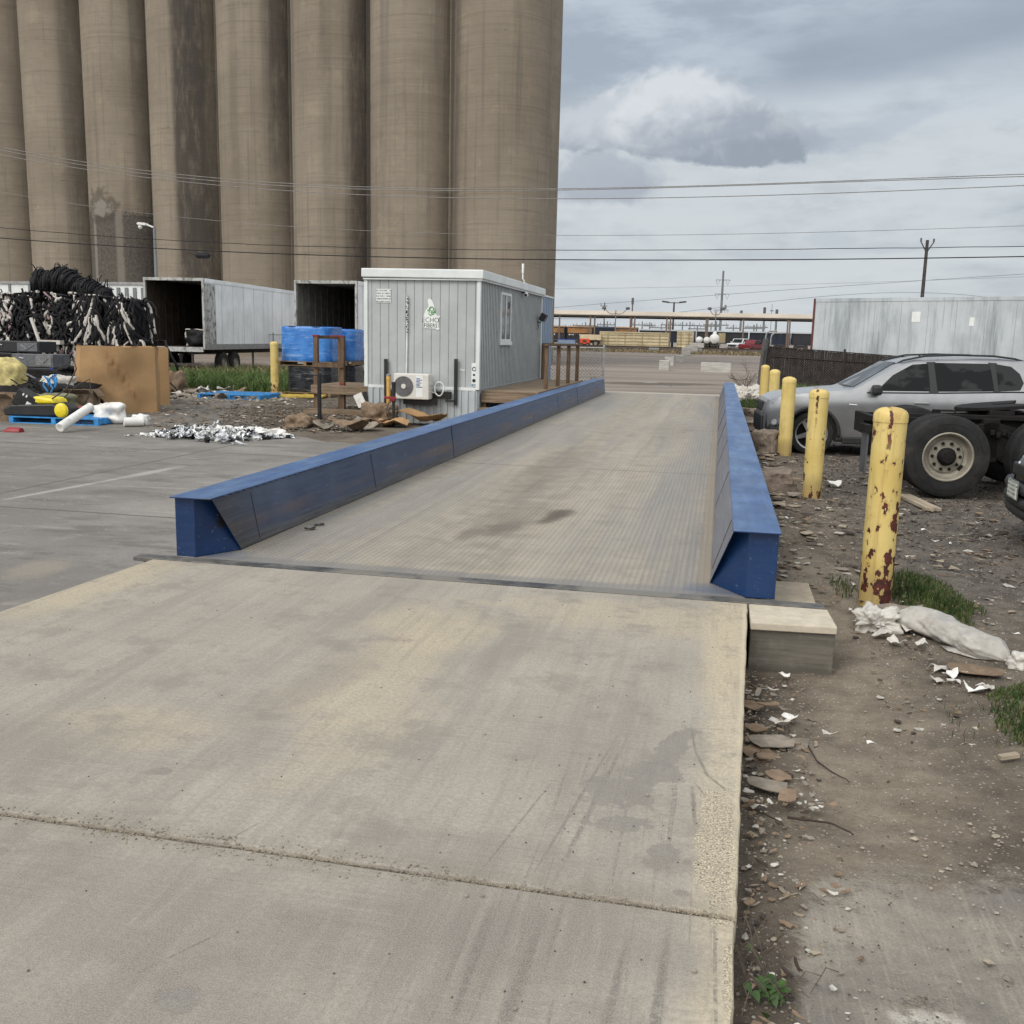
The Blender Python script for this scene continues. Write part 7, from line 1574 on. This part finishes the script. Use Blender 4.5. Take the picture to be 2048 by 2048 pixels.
def plank(label, a, c_, w, th, mat, name='wood_plank', tilt=0, dz=0.01):
    a, c_ = at_px(*a), at_px(*c_); d = c_-a; L = d.length; b = MB(); n = 6; rr = random.Random(int(L*1e4))
    V = []; 
    b.bx(-L/2, L/2, -w/2, w/2, 0, th); o = b.build(name, mat, loc=((a.x+c_.x)/2, (a.y+c_.y)/2, (a.z+c_.z)/2+dz), rz=atan2(d.y, d.x), bevel=.003); o.rotation_euler.x = tilt; o.rotation_euler.y = -atan2(c_.z-a.z, hypot(d.x, d.y)); tag(o, label, 'plank'); return o
# the long white sack and torn film beside it
a, c_ = at_px(1700, 1178), at_px(1905, 1245); d = c_-a; L = d.length
b = MB(); N, Rn = 90, 44; V = []
for i in range(N+1):
    s = i/N; rad = (.112+.030*sin(pi*s)-.035*s+.012*sin(9*s))*min(1, (s+.01)/.08)**.5*min(1, (1.02-s)/.14)**.7
    for k in range(Rn):
        q = 2*pi*k/Rn; fold = abs(mnoise.noise((s*2.2+sin(q)*.8, q*1.15+s*2.5, 4)))+.6*abs(mnoise.noise((s*5+cos(q), q*2.2-s*5, 9)))
        r_ = rad*(.86+.30*fold+.10*mnoise.noise((s*6, cos(q)*1.4, sin(q)*1.4))+.03*mnoise.noise((s*40, q*4, 1)))
        V.append((s*L, cos(q)*r_*1.25+.03*sin(s*6)+.02*mnoise.noise((s*4, 0, 7)), max(.003+.012*(k % 2)*abs(mnoise.noise((s*20, q, 2))), rad*.50+sin(q)*r_*.68)))
b.add(V, [(i*Rn+k, i*Rn+(k+1) % Rn, (i+1)*Rn+(k+1) % Rn, (i+1)*Rn+k) for i in range(N) for k in range(Rn)]+[tuple(range(Rn)), tuple(N*Rn+k for k in range(Rn))])
b.prism([(L*.55, -.15, .004), (L*.66, -.19, .004), (L*.86, -.15, .004), (L*.95, -.08, .01), (L*.7, -.05, .02)], (0, 0, .006))
o = b.build('white_sack', M_bag, smooth='all', loc=(a.x, a.y, a.z+.0), rz=atan2(d.y, d.x)); tag(o, 'long crumpled greyish white sack lying in the dirt behind the footing block', 'sack')
p = at_px(1650, 1185); sack('plastic_film', 'torn white film bunched at the left end of the long sack', 'plastic film', (p.x, p.y, p.z+.05), (.22, .22, .15), M_film, 21, lump=.4, nz=4)
p = at_px(1925, 1258); sack('plastic_film', 'white film wad at the right end of the long sack', 'plastic film', (p.x, p.y, p.z+.03), (.12, .14, .09), M_film, 23, lump=.3)
for i, (px, py, w, s_, lab) in enumerate(((1665, 1205, .16, 1, 'white torn film scrap under the sack end, nearest the block'), (1690, 1222, .14, 2, 'white torn film scrap below the sack end'), (1712, 1196, .12, 3, 'white film scrap tucked against the sack'), (1738, 1222, .10, 4, 'white film scrap a little right of the others below the sack'))): sheetpx('film_scrap', lab, 'film scrap', px, py, w, w*.7, s_, M_film, 30+s_, .45, .003, ragged=.5)
for i, (px, py, w) in enumerate(((1777, 1268, .15), (1792, 1282, .13), (1768, 1290, .10), (1842, 1310, .16), (1860, 1304, .12), (1812, 1275, .08), (1800, 1292, .1))): sheetpx('paper_scrap', 'white paper scrap lying between the long sack and the right grass patch', 'paper scrap', px, py, w, w*.7, i, M_wht if i % 2 else M_film, 50+i, .4, .003, group='paper scraps below the long sack', ragged=.5)
p = at_px(1840, 1275); sheet('cardboard_scrap', 'flat pale brown cardboard half buried below the long sack', 'cardboard', p.x, p.y, .34, .20, -.35, M_card2, 61, .12)
p = at_px(1695, 1157); sheet('cardboard_scrap', 'pale cardboard strip behind the torn film by the bollard', 'cardboard', p.x, p.y, .36, .14, .2, M_cardgrey, 62, .2)
# cardboard heap along the slab edge
cards = [(1432, 1428, .16, .20, .5, M_card2, 'brown limp cardboard sheet under the grey flap, against the slab'), (1448, 1490, .17, .11, -.4, M_cardgrey, 'flat greyish cardboard sheet below the torn tan piece'), (1415, 1340, .11, .13, .9, M_card2, 'dark brown cardboard sheet at the slab edge near the footing block'), (1455, 1412, .22, .16, .3, M_cardgrey, 'grey cardboard flap with two layers near the slab'), (1505, 1415, .10, .22, -.15, M_cardgrey, 'narrow upright grey cardboard strip at the end of the flap'), (1467, 1472, .10, .11, .5, M_card3, 'torn tan cardboard piece in the middle of the slab side litter'), (1485, 1513, .075, .13, -.2, M_card3, 'tan folded cardboard piece nearest the camera by the slab'), (1440, 1440, .07, .07, .1, M_card2, 'small brown cardboard square against the slab'), (1510, 1440, .05, .12, -.1, M_card3, 'thin tan cardboard strip right of the litter'), (1430, 1312, .03, .15, -.15, M_cardgrey, 'slim pale cardboard strip lying near the footing block'), (1448, 1338, .13, .05, .25, M_card2, 'weathered brown lath like cardboard by the slab'), (1425, 1385, .10, .10, .6, M_card2, 'dark damp cardboard against the slab edge'), (1470, 1372, .13, .09, .4, M_film, 'white torn plastic bag behind the grey cardboard flap'), (1490, 1362, .08, .09, 1.2, M_wht, 'small white paper bunch beside the torn plastic bag'), (1480, 1283, .06, .08, .8, M_wht, 'white paper corner standing before the footing block'), (1640, 1415, .045, .03, .2, M_wht, 'single white paper piece alone in the dirt'), (1565, 1393, .09, .04, .3, M_film, 'pale crumpled film strip in the dirt'), (1575, 920, .26, .18, .1, M_wht, 'white plastic scrap behind the second bollard')]
for i, (px, py, w, dd, rz, mt, lab) in enumerate(cards): sheetpx('cardboard_scrap' if mt in (M_card3, M_card2, M_cardgrey) else 'paper_scrap', lab, 'cardboard' if mt in (M_card3, M_card2, M_cardgrey) else 'paper scrap', px, py, w, dd, rz, mt, 70+i, .09 if mt in (M_card3, M_card2, M_cardgrey) else .5, .0035 if mt in (M_card3, M_card2, M_cardgrey) else .002, ragged=.18 if mt in (M_card3, M_card2, M_cardgrey) else .45, dz=.006*(i % 4))
rr = random.Random(33)
for i in range(150):
    u = rr.random()**1.6; y = 2.25+rr.random()*3.3; x = .13+.031*(y-2)+.02+u*.34; mt = rr.choice([M_film, M_cardgrey, M_card2, M_cardgrey, M_card3, M_card2, M_stick, M_card2])
    sheet('litter_scrap', 'tiny torn scrap in the dirt strip along the slab edge', 'litter', x, y, rr.choice([rr.uniform(.012, .03), rr.uniform(.03, .075)]), rr.uniform(.008, .03), rr.uniform(0, 3), mt, 200+i, .3, .002, group='tiny scraps along the slab edge', ragged=.4, dz=.003)
for i in range(110):
    y = 6.5+rr.random()**1.5*18; x = rr.uniform(.55, 1.2) if rr.random() < .55 else rr.uniform(1.3, 2.6)
    sheet('litter_scrap', 'small pale scrap trodden into the ground around the bollards', 'litter', x, y, rr.uniform(.03, .11), rr.uniform(.02, .06), rr.uniform(0, 3), rr.choice([M_wht, M_cardgrey, M_card2, M_film, M_card2, M_cardgrey]), 300+i, .3, .002, group='small scraps around the bollards', ragged=.4)
for i in range(30):
    p = atz(rr.uniform(300, 640), rr.uniform(745, 812), -.296)
    sheet('litter_scrap', 'pale scrap scattered on the yard left of the office', 'litter', p.x, p.y, rr.uniform(.06, .22), rr.uniform(.04, .12), rr.uniform(0, 3), rr.choice([M_wht, M_cardgrey, M_card2, M_card, M_film]), 400+i, .35, .003, group='scraps scattered on the yard', ragged=.4)
plank('grey bare plank lying on the gravel before the truck wheel', (1703, 938), (1762, 966), .17, .035, M_woodpale)
plank('weathered board lying beside the second bollard', (1440, 902), (1510, 908), .16, .03, M_woodx); 
plank('short pale stick of wood at the grass on the right edge', (1885, 1437), (1920, 1432), .03, .02, M_woodpale)
def rock(label, px, py, w, d, h, seed, mat=None, dz=0):
    p = at_px(px, py); b = bmesh.new(); bmesh.ops.create_icosphere(b, subdivisions=4, radius=1)
    for v in b.verts:
        q = v.co; n = 1+.30*mnoise.noise(q*1.2+Vector((seed, 0, 0)))+.12*mnoise.noise(q*3.1+Vector((0, seed, 0)))+.05*mnoise.noise(q*9); q = Vector((max(-.72, min(.72, q.x)), max(-.72, min(.72, q.y)), max(-.5, min(.62, q.z))))*n; v.co = Vector((q.x*w*.68, q.y*d*.68, q.z*h))
    me = bpy.data.meshes.new('rock'); b.to_mesh(me); b.free(); me.materials.append(mat or M_rock); o = bpy.data.objects.new('rock', me); COL.objects.link(o); o.location = (p.x, p.y, p.z+h*.25+dz); o.rotation_euler.z = seed; tag(o, label, 'rock')
rock('big brown concrete lump before the third bollard', 1450, 853, .60, .5, .42, 1); rock('curved slab like lump beside the rail near the second bollard', 1458, 925, .46, .5, .30, 2); rock('flat pale lump behind the big lump beside the rail', 1425, 812, .6, .8, .22, 3); rock('low earthy lump beside the rail by the car nose', 1425, 785, .55, .7, .22, 4)
p = at_px(1412, 758); sack('plastic_film', 'white crumpled film heap by the farthest bollard', 'plastic film', (p.x-.05, p.y, p.z+.18), (.62, .8, .55), M_film, 41, lump=.5, nz=4)
def twig(label, pts, r, mat=M_stick):
    P = [at_px(*q, dz=.012) for q in pts]; Q = []
    for a, c_ in zip(P, P[1:]):
        for k in range(6): v = a.lerp(c_, k/6); Q.append(v+Vector((0, 0, .012+.006*mnoise.noise(v*14))))
    Q.append(P[-1]+Vector((0, 0, .005))); b = MB(); b.tube(Q, [r*(1-.5*k/len(Q)) for k in range(len(Q))], 6); tag(b.build('twig', mat, smooth='all'), label, 'twig')
twig('dark bent twig running from the cardboard out into the dirt', [(1525, 1412), (1540, 1440), (1570, 1462), (1602, 1478)], .0045); twig('long thin twig lying across the dirt below the cardboard', [(1485, 1548), (1530, 1552), (1570, 1562), (1610, 1578)], .0055); twig('pale thin stick nearer the camera in the dirt', [(1470, 1705), (1488, 1696), (1508, 1690)], .003, M_woodpale); twig('short dark twig beside the slab', [(1440, 1540), (1460, 1548), (1478, 1560)], .004)
# loose stones
def stones(name, label, n, fn, smin, smax, mat, seed):
    rr = random.Random(seed); b = MB()
    for _ in range(n):
        q = fn(rr)
        if q is None: continue
        x, y = q; s = smin+(smax-smin)*rr.random()**3; z = gz(x, y)+.010
        if x > 30: continue
        V = [Vector((rr.uniform(.6, 1.2)*s*dx, rr.uniform(.6, 1.2)*s*dy, rr.uniform(.4, .8)*s*dz)) for dx, dy, dz in ((1, 0, .1), (.1, 1, 0), (-1, .1, .1), (0, -1, .1), (.1, .1, 1), (0, 0, -1))]; a = rr.random()*6.28
        V = [(x+v.x*cos(a)-v.y*sin(a), y+v.x*sin(a)+v.y*cos(a), z+v.z) for v in V]; b.add(V, [(0, 1, 4), (1, 2, 4), (2, 3, 4), (3, 0, 4), (1, 0, 5), (2, 1, 5), (3, 2, 5), (0, 3, 5)])
    stuff(b.build(name, mat, fix=False), label, 'stones')
def rg(r):
    y = 1.9+r.random()**1.5*14; x = .17+r.random()*(1.1+.25*y)
    if x < .26+.0*y and y > 5.5: return None
    if y > 6 and x < .5: return None
    return (x, y)
stones('gravel', 'pale gravel strewn over the dirt on the right', 3600, rg, .0018, .009, M_rockl, 1); stones('gravel', 'dark gravel strewn over the dirt on the right', 2600, rg, .0018, .007, M_rockd, 2)
stones('gravel', 'coarse gravel where the trucks stand', 5200, lambda r: (r.uniform(1.3, 5), r.uniform(8, 17)), .006, .028, M_rockd, 3); stones('gravel', 'pale chips among the gravel where the trucks stand', 3200, lambda r: (r.uniform(.7, 5), r.uniform(7.5, 17)), .004, .020, M_rockl, 4)
stones('gravel', 'coarse loose gravel at the lower right', 120, lambda r: (r.uniform(.75, 1.5), 2.6+r.random()*1.2), .006, .020, M_rockl, 6)
stones('rubble', 'dark loose rubble around the office foot', 3000, lambda r: (lambda p: (p.x, p.y))(atz(r.uniform(420, 690), r.uniform(768, 815), -.3)), .01, .05, M_rockd, 5)
stones('rubble', 'pale rubble strip before the grass', 1500, lambda r: (lambda p: (p.x, p.y))(atz(r.uniform(300, 560), 742+abs(r.gauss(0, 7)), -.3)), .02, .10, M_rockl, 8)
def chips(name, label, n, fn, smin, smax, mats, seed):
    rr = random.Random(seed); B_ = [MB() for _ in mats]
    for _ in range(n):
        x, y, z = fn(rr); s_ = smin+(smax-smin)*rr.random()**2.5; a = rr.random()*6.28; k = rr.choice([1, 1, .6, .3, .12]); N = rr.choice([4, 5, 6]); rim = []
        tl, tr_ = rr.gauss(0, .25), rr.gauss(0, .25)
        for j in range(N):
            q = 2*pi*j/N+rr.uniform(-.35, .35); u, v = cos(q)*s_*rr.uniform(.6, 1), sin(q)*s_*k*rr.uniform(.6, 1); rim.append((x+u*cos(a)-v*sin(a), y+u*sin(a)+v*cos(a), z+.002+abs(u*tl)+abs(v*tr_)+rr.random()*s_*.12))
        b = rr.choice(B_); o = len(b.v); b.v += rim+[(p[0], p[1], p[2]-.002-s_*.03) for p in rim]; b.f += [tuple(o+j for j in range(N)), tuple(o+N+j for j in reversed(range(N)))]+[(o+j, o+(j+1) % N, o+N+(j+1) % N, o+N+j) for j in range(N)]
    for b, mt in zip(B_, mats): stuff(b.build(name, mt, fix=False), label, 'litter')
M_pale = plain('dirty pale scraps', (.42, .40, .36), .8, 0, .35, 40, 0, dirt=(.2, .17, .13))
gzz = lambda x, y: (x, y, gz(x, y)+.007)
chips('litter', 'fine shredded litter trodden into the dirt along the slab edge', 620, lambda r: (lambda y: gzz(.13+.031*(y-2)+.015+.33*r.random()**1.7, y))(1.95+3.6*r.random()), 0.003, .028, [M_card2, M_cardgrey, M_stick, M_cardgrey, M_woodpale, M_card2, M_pale], 71)
chips('litter', 'fine litter around the sack and the grass', 420, lambda r: gzz(r.uniform(.95, 1.95), r.uniform(4.6, 7.2)), .005, .03, [M_card2, M_cardgrey, M_pale, M_stick], 72)
chips('litter', 'shredded litter and wood bits over the ground round the bollards', 2200, lambda r: gzz(.5+r.random()**1.4*2.6, 7.2+16*r.random()**1.2), .008, .075, [M_card2, M_cardgrey, M_stick, M_pale, M_woodpale, M_stick, M_card2], 73)
chips('litter', 'litter packed along the outside of the right rail', 700, lambda r: gzz(.48+r.random()*.55, 9.5+14*r.random()), .02, .14, [M_card2, M_cardgrey, M_stick, M_woodpale, M_rock], 74)
chips('litter', 'shredded litter on the yard before the office', 1100, lambda r: (lambda p: (p.x, p.y, -.292))(atz(r.uniform(285, 690), 818-75*r.random()**1.3, -.3)), .02, .13, [M_card2, M_cardgrey, M_stick, M_pale, M_hose, M_card2], 75)
b = MB(); rr = random.Random(12)
for i in range(190):
    x = rr.uniform(-3.4, .1); y = 1.7+rr.random()**1.2*4.2; s = rr.uniform(.0012, .0038)
    if rr.random() < .5: x, y = rr.gauss(-.35, .3), rr.gauss(3.4, 1.0)
    if x > .1 or abs(y-2.63) < .05 or y > 5.9: continue
    b.lathe([(0, -s*.6), (s, 0), (s*.7, s*.6), (0, s*.8)], (x, y, s*.5), n=6)
stuff(b.build('pebbles', M_rockd), 'tiny dark pebbles lying on the slab', 'pebbles')
b = MB()
for px, py in ((972, 1903), (1310, 1832), (915, 1385), (1020, 1352), (1222, 1500), (880, 1690), (910, 1690)): p = atz(px, py, .004); s = rr.uniform(.004, .0075); b.lathe([(0, -s*.6), (s, 0), (s*.8, s*.6), (0, s*.9)], p, n=7)
stuff(b.build('pebbles', M_rockl), 'few pale pebbles lying on the slab', 'pebbles')
for px, py, lab in ((585, 1000, 'small dark leaf on the deck beside the left rail'), (602, 992, 'second small dark leaf on the deck beside the left rail')):
    p = atz(px, py, 0); o = sheet('leaf', lab, 'leaf', p.x, p.y, .10, .05, .3, M_stick, int(px), .3, .003); o.location.z = .006
# heaps on the yard: foil, cardboard by the office
rr = random.Random(55); b = MB()
def crumple(b, c, r, seed, sub=2, amp=.5, flat=.5):
    m = bmesh.new(); bmesh.ops.create_icosphere(m, subdivisions=sub, radius=r)
    for v in m.verts: v.co *= 1+amp*mnoise.noise(v.co/r*1.7+Vector((seed, seed*.3, 0)))*2; v.co.z *= flat
    vs = [v.co+Vector(c) for v in m.verts]; fs = [tuple(v.index for v in f.verts) for f in m.faces]; m.free(); b.add(vs, fs)
hp = thing('foil_heap', 'crumpled silver foil and white film heap on the yard pavement', 'foil heap', (*atz(410, 822, -.3).xy, -.296))
for nm, mt, n, sd in (('foil', M_foil, 330, 1), ('film', M_wht, 190, 2), ('black_film', M_hose, 110, 3)):
    b = MB()
    for i in range(n):   # curled ribbons and shreds
        px = rr.uniform(285, 548) if rr.random() < .75 else rr.gauss(400, 55); c_ = max(.15, 1-abs((px-410)/140)**2); q = atz(px, 823+rr.gauss(0, 5.0)*c_+(px-400)*.010, -.29); loc = q-Vector(hp.location)
        if rr.random() < .35: crumple(b, (loc.x, loc.y, rr.uniform(.0, .09)*c_), rr.uniform(.03, .085), i*1.7+sd, 2, .8, rr.uniform(.3, .8)); continue
        a_ = rr.uniform(0, 6.28); L = rr.uniform(.10, .34); wd_ = rr.uniform(.02, .06); h0 = rr.uniform(0, .10)*c_; d_ = Vector((cos(a_), sin(a_), 0)); n_ = Vector((-sin(a_), cos(a_), 0)); P_ = []; K_ = 6
        for k in range(K_+1):
            t_ = k/K_; z = .006+h0+abs(sin(t_*pi*rr.uniform(.8, 1.6)))*rr.uniform(.02, .10)*c_; cen_ = loc+d_*L*(t_-.5)+n_*.03*sin(t_*5+i); P_ += [Vector((cen_.x, cen_.y, z))+n_*wd_*.5, Vector((cen_.x, cen_.y, z+rr.uniform(-.03, .03)))-n_*wd_*.5]
        o_ = len(b.v); b.v += [tuple(p) for p in P_]; b.f += [(o_+2*k, o_+2*k+1, o_+2*k+3, o_+2*k+2) for k in range(K_)]
    stuff(b.build(nm, mt, hp, fix=False))
b = MB()
for i in range(4): q = atz(430+i*30, 818+i*2, -.29)-Vector(hp.location); crumple(b, (q.x, q.y, .06), .22, i+9, 3, .45, .35)
b.build('sheet', M_wht, hp)
ch = [(655, 815, .9, .5, .1, M_card2, 'long crumpled brown paper at the left of the heap by the office'), (700, 802, .8, .7, .5, M_card2, 'bent brown cardboard tube shaped piece by the office'), (735, 806, .8, .6, .2, M_card, 'tan cardboard flat by the office wall, left one'), (795, 803, 1.1, .6, .28, M_card, 'large tan cardboard flat sloping up beside the blue rail'), (690, 812, .7, .4, -.3, M_cardgrey, 'greyish torn cardboard in front of the heap by the office'), (580, 806, .5, .4, .3, M_card2, 'brown crumpled cardboard right of the foil heap'), (608, 812, .5, .3, .0, M_cardgrey, 'grey torn cardboard between the foil heap and the office')]
for i, (px, py, w, dd, rz, mt, lab) in enumerate(ch):
    p = atz(px, py, -.296); o = sheet('cardboard_sheet', lab, 'cardboard', p.x, p.y+.1, w, dd, rz, mt, 500+i, .38, .012, dz=.03, ragged=.15); o.location.z = -.27
sack('crumpled_paper', 'brown crumpled kraft paper bundle in the heap by the office', 'paper', (*atz(716, 800, -.3).xy, -.12), (.65, .5, .55), M_card2, 25, lump=.35, nz=3); sack('crumpled_paper', 'brown paper wad right of the foil heap', 'paper', (*atz(565, 806, -.3).xy, -.2), (.5, .4, .32), M_card2, 26, lump=.35, nz=3)
b = MB(); b.prism([(-.5, 0, 0), (.5, 0, 0), (.42, .05, .42), (-.46, .05, .42)], (0, .3, 0)); tag(b.build('black_box', M_black, loc=(*atz(800, 792, -.3).xy, -.3), rz=.1), 'black box standing under the air conditioner against the skirting', 'box')
sack('cardboard_wad', 'folded brown cardboard wedge behind the big bins near the grass', 'cardboard', (aty(332, 750, 27.5).x, 27.5, -.05), (.5, .4, .75), M_card2, 28, lump=.3, nz=2)
rr = random.Random(77)
for i in range(26):
    p = atz(rr.uniform(300, 455), 735+rr.random()*18, -.296); sheet('litter_scrap', 'pale torn rubbish piece in the strip before the grass', 'litter', p.x, p.y, rr.uniform(.25, .7), rr.uniform(.15, .4), rr.uniform(0, 3), rr.choice([M_wht, M_cardgrey, M_card2, M_film, M_cardgrey]), 600+i, .4, .006, group='rubbish in the strip before the grass', ragged=.4)

# ---------------------------------------------------------------- sky, light, camera
w = bpy.data.worlds.new('World'); SC.world = w; w.use_nodes = True; nt = w.node_tree; N_, L_ = nt.nodes, nt.links
SUN_EL, SUN_AZ = radians(44), radians(212)     # azimuth measured from +Y towards +X
class WM(Mat):
    def __init__(s): s.t = nt; s.N = N_; s.L = L_; s._pos = None; s.cache = {}
    def pos(s):
        if s._pos is None: s._pos = s.node('ShaderNodeTexCoord').outputs['Generated']
        return s._pos
m = WM()
sky = m.node('ShaderNodeTexSky', sky_type='NISHITA'); sky.sun_disc = False; sky.sun_elevation = SUN_EL; sky.sun_rotation = SUN_AZ; sky.air_density = 1.2; sky.dust_density = 2.5
X, Y, Z = m.sep()
az = m.ma('ARCTAN2', X, Y); el = m.ma('ARCSINE', Z)
# cloud deck seen in perspective: divide by height so that it packs together towards the horizon
inv = m.ma('DIVIDE', 1.0, m.ma('ADD', m.ma('MAXIMUM', Z, 0.0), .09))
cv = m.node('ShaderNodeCombineXYZ'); m.put(cv.inputs[0], m.ma('MULTIPLY', X, inv)); m.put(cv.inputs[1], m.ma('MULTIPLY', Y, inv)); deck = cv.outputs[0]
av = m.node('ShaderNodeCombineXYZ'); m.put(av.inputs[0], az); m.put(av.inputs[1], el); ang = av.outputs[0]
n1 = m.noise(1, 6, .55, vec=deck, st=(.55, .42, 1), loc=(1.3, .4, 0)); n2 = m.noise(1, 7, .62, vec=deck, st=(1.6, 1.1, 1), loc=(4, 2, 0)); n3 = m.noise(1, 6, .6, vec=ang, st=(7, 24, 1), rot=(0, 0, -.12), loc=(2, 1, 0))
lightc, midc, darkc = (5.75, 6.1, 6.4), (4.4, 4.85, 5.35), (3.2, 3.55, 4.1)
f = m.ma('ADD', m.ma('MULTIPLY', n1, .55), m.ma('ADD', m.ma('MULTIPLY', n2, .25), m.ma('MULTIPLY', n3, .30)))
c = m.mix(m.rng(f, .46, .60), midc, lightc)
c = m.mix(m.rng(f, .53, .43, 0, .75), c, darkc)
c = m.mix(m.rng(m.noise(1, 7, .65, vec=ang, st=(9, 26, 1), rot=(0, 0, -.1), loc=(6, 3, 0)), .52, .68, 0, .35), c, (3.7, 4.05, 4.6))
c = m.mix(m.rng(el, .16, .0, 0, .65), c, (5.9, 6.35, 6.7))
c = m.mix(m.rng(el, .17, .26, 0, .55), c, m.mix(m.rng(n3, .4, .6), (3.3, 3.95, 4.75), (4.4, 5.2, 6.0)))
# dark band climbing to the right high in the frame
bn = m.ma('ADD', m.ma('SUBTRACT', el, m.ma('ADD', .236, m.ma('MULTIPLY', m.ma('SUBTRACT', az, .05), .115))), m.ma('MULTIPLY', m.ma('SUBTRACT', n3, .5), .05))
band = m.ma('MULTIPLY', m.ma('MULTIPLY', m.rng(bn, -.022, .008), m.rng(bn, .085, .02)), m.rng(az, -.02, .07))
c = m.mix(m.ma('MULTIPLY', band, .8), c, (3.0, 3.4, 4.1))
# brighter gap near the silo edge
gap = m.ma('MULTIPLY', m.rng(az, -.02, -.16), m.rng(m.ma('ABSOLUTE', m.ma('SUBTRACT', el, .19)), .05, .0))
c = m.mix(m.ma('MULTIPLY', gap, .55), c, (6.6, 6.9, 7.1))
def cloud(c, az0, el0, ra, re, rot, seed, amp, topc, botc, soft=.16, flat=.5, op=.95):
    v = m.map(ang, loc=(az0, el0, 0), rot=(0, 0, rot), scale=(ra, re, 1), typ='TEXTURE'); x, y, _ = m.sep(v)
    nz = m.noise(1, 8, .58, vec=ang, st=(34, 42, 1), loc=(seed, 0, 0), dist=.4); nl = m.noise(1, 3, .5, vec=ang, st=(11, 13, 1), loc=(seed, 3, 0))
    yy = m.ma('MULTIPLY', y, m.rng(y, -.02, .02, 1.0/flat, 1.0))
    r = m.ma('SQRT', m.ma('ADD', m.ma('POWER', m.ma('ABSOLUTE', x), 2), m.ma('POWER', m.ma('ABSOLUTE', yy), 2)))
    r = m.ma('ADD', r, m.ma('ADD', m.ma('MULTIPLY', m.ma('SUBTRACT', nz, .5), amp), m.ma('MULTIPLY', m.ma('SUBTRACT', nl, .5), amp*1.7)))
    mask = m.rng(r, 1+soft, 1-soft)
    sh = m.ma('ADD', m.ma('ADD', y, m.ma('MULTIPLY', x, -.35)), m.ma('MULTIPLY', m.ma('SUBTRACT', nz, .5), 1.5))
    return m.mix(m.ma('MULTIPLY', mask, op), c, m.mix(m.rng(sh, -.45, .75), botc, topc))
c = cloud(c, -.122, .150, .060, .030, 0, 3, 1.1, (3.9, 4.25, 4.85), (3.5, 3.85, 4.45), .30, .6, .85)
c = cloud(c, .035, .192, .050, .020, -.1, 31, 1.1, (4.3, 4.65, 5.2), (3.2, 3.55, 4.15), .25, .6, .85)
c = cloud(c, -.048, .185, .110, .040, -.06, 41, .9, (5.4, 5.7, 6.1), (2.8, 3.15, 3.75), .13, .42, .96)
c = cloud(c, -.050, .199, .080, .050, .1, 7, .95, (6.7, 6.95, 7.2), (3.2, 3.55, 4.15), .2, .34, .9)
c = cloud(c, .14, .196, .05, .012, .25, 12, 1.5, (4.1, 4.6, 5.3), (4.2, 4.7, 5.4), .5, .6, .6)
c = cloud(c, .095, .098, .03, .010, 0, 15, 1.3, (4.4, 4.9, 5.5), (4.5, 5.0, 5.6), .5, .6, .6); c = cloud(c, .16, .090, .05, .008, .03, 18, 1.3, (4.4, 4.9, 5.5), (4.5, 5.0, 5.6), .5, .6, .6); c = cloud(c, .055, .083, .04, .007, 0, 22, 1.3, (4.5, 5.0, 5.6), (4.6, 5.1, 5.7), .5, .6, .6)
c = m.mix(1.0, c, (.86, .86, .86), 'MULTIPLY')
# overcast brightens towards the zenith
c = m.mix(m.rng(el, .36, .9, 0, 1), c, (8.6, 8.9, 9.1)); c = m.mix(m.ma('MULTIPLY', m.rng(Y, .05, -.6), m.rng(Z, .02, .25, .35, 1)), c, (11.6, 11.5, 11.2))  # unseen sky behind the camera is raised as well, to light upright faces
c = m.mix(m.rng(Z, .0, -.05), c, (2.2, 2.1, 1.9))
c = m.mix(.92, sky.outputs[0], c)
bg = N_['Background']; m.put(bg.inputs[0], c); bg.inputs[1].default_value = .1
sun = bpy.data.lights.new('sun', 'SUN'); sun.energy = 1.3; sun.angle = radians(26); sun.color = (1.0, .95, .87)
so = bpy.data.objects.new('sun', sun); COL.objects.link(so)
sd = Vector((sin(SUN_AZ)*cos(SUN_EL), cos(SUN_AZ)*cos(SUN_EL), sin(SUN_EL))); so.rotation_euler = (-sd).to_track_quat('-Z', 'Y').to_euler()
cam = bpy.data.cameras.new('camera'); cam.sensor_width = 36; cam.lens = 36*F/2048; cam.clip_start = .05; cam.clip_end = 6000
co = bpy.data.objects.new('camera', cam); COL.objects.link(co)
# camera axes written in world coordinates
right = Vector((CX.x, CY.x, CZ.x)); down = Vector((CX.y, CY.y, CZ.y)); fwd = Vector((CX.z, CY.z, CZ.z))
Mx = Matrix((right, -down, -fwd)).transposed().to_4x4(); Mx.translation = (0, 0, EYE); co.matrix_world = Mx
SC.camera = co
SC.view_settings.view_transform = 'Standard'; SC.view_settings.look = 'None'; SC.view_settings.exposure = .36; SC.view_settings.gamma = 1
SC.cycles.use_denoising = True; SC.cycles.max_bounces = 5; SC.cycles.diffuse_bounces = 2; SC.cycles.adaptive_threshold = .02; SC.cycles.glossy_bounces = 3
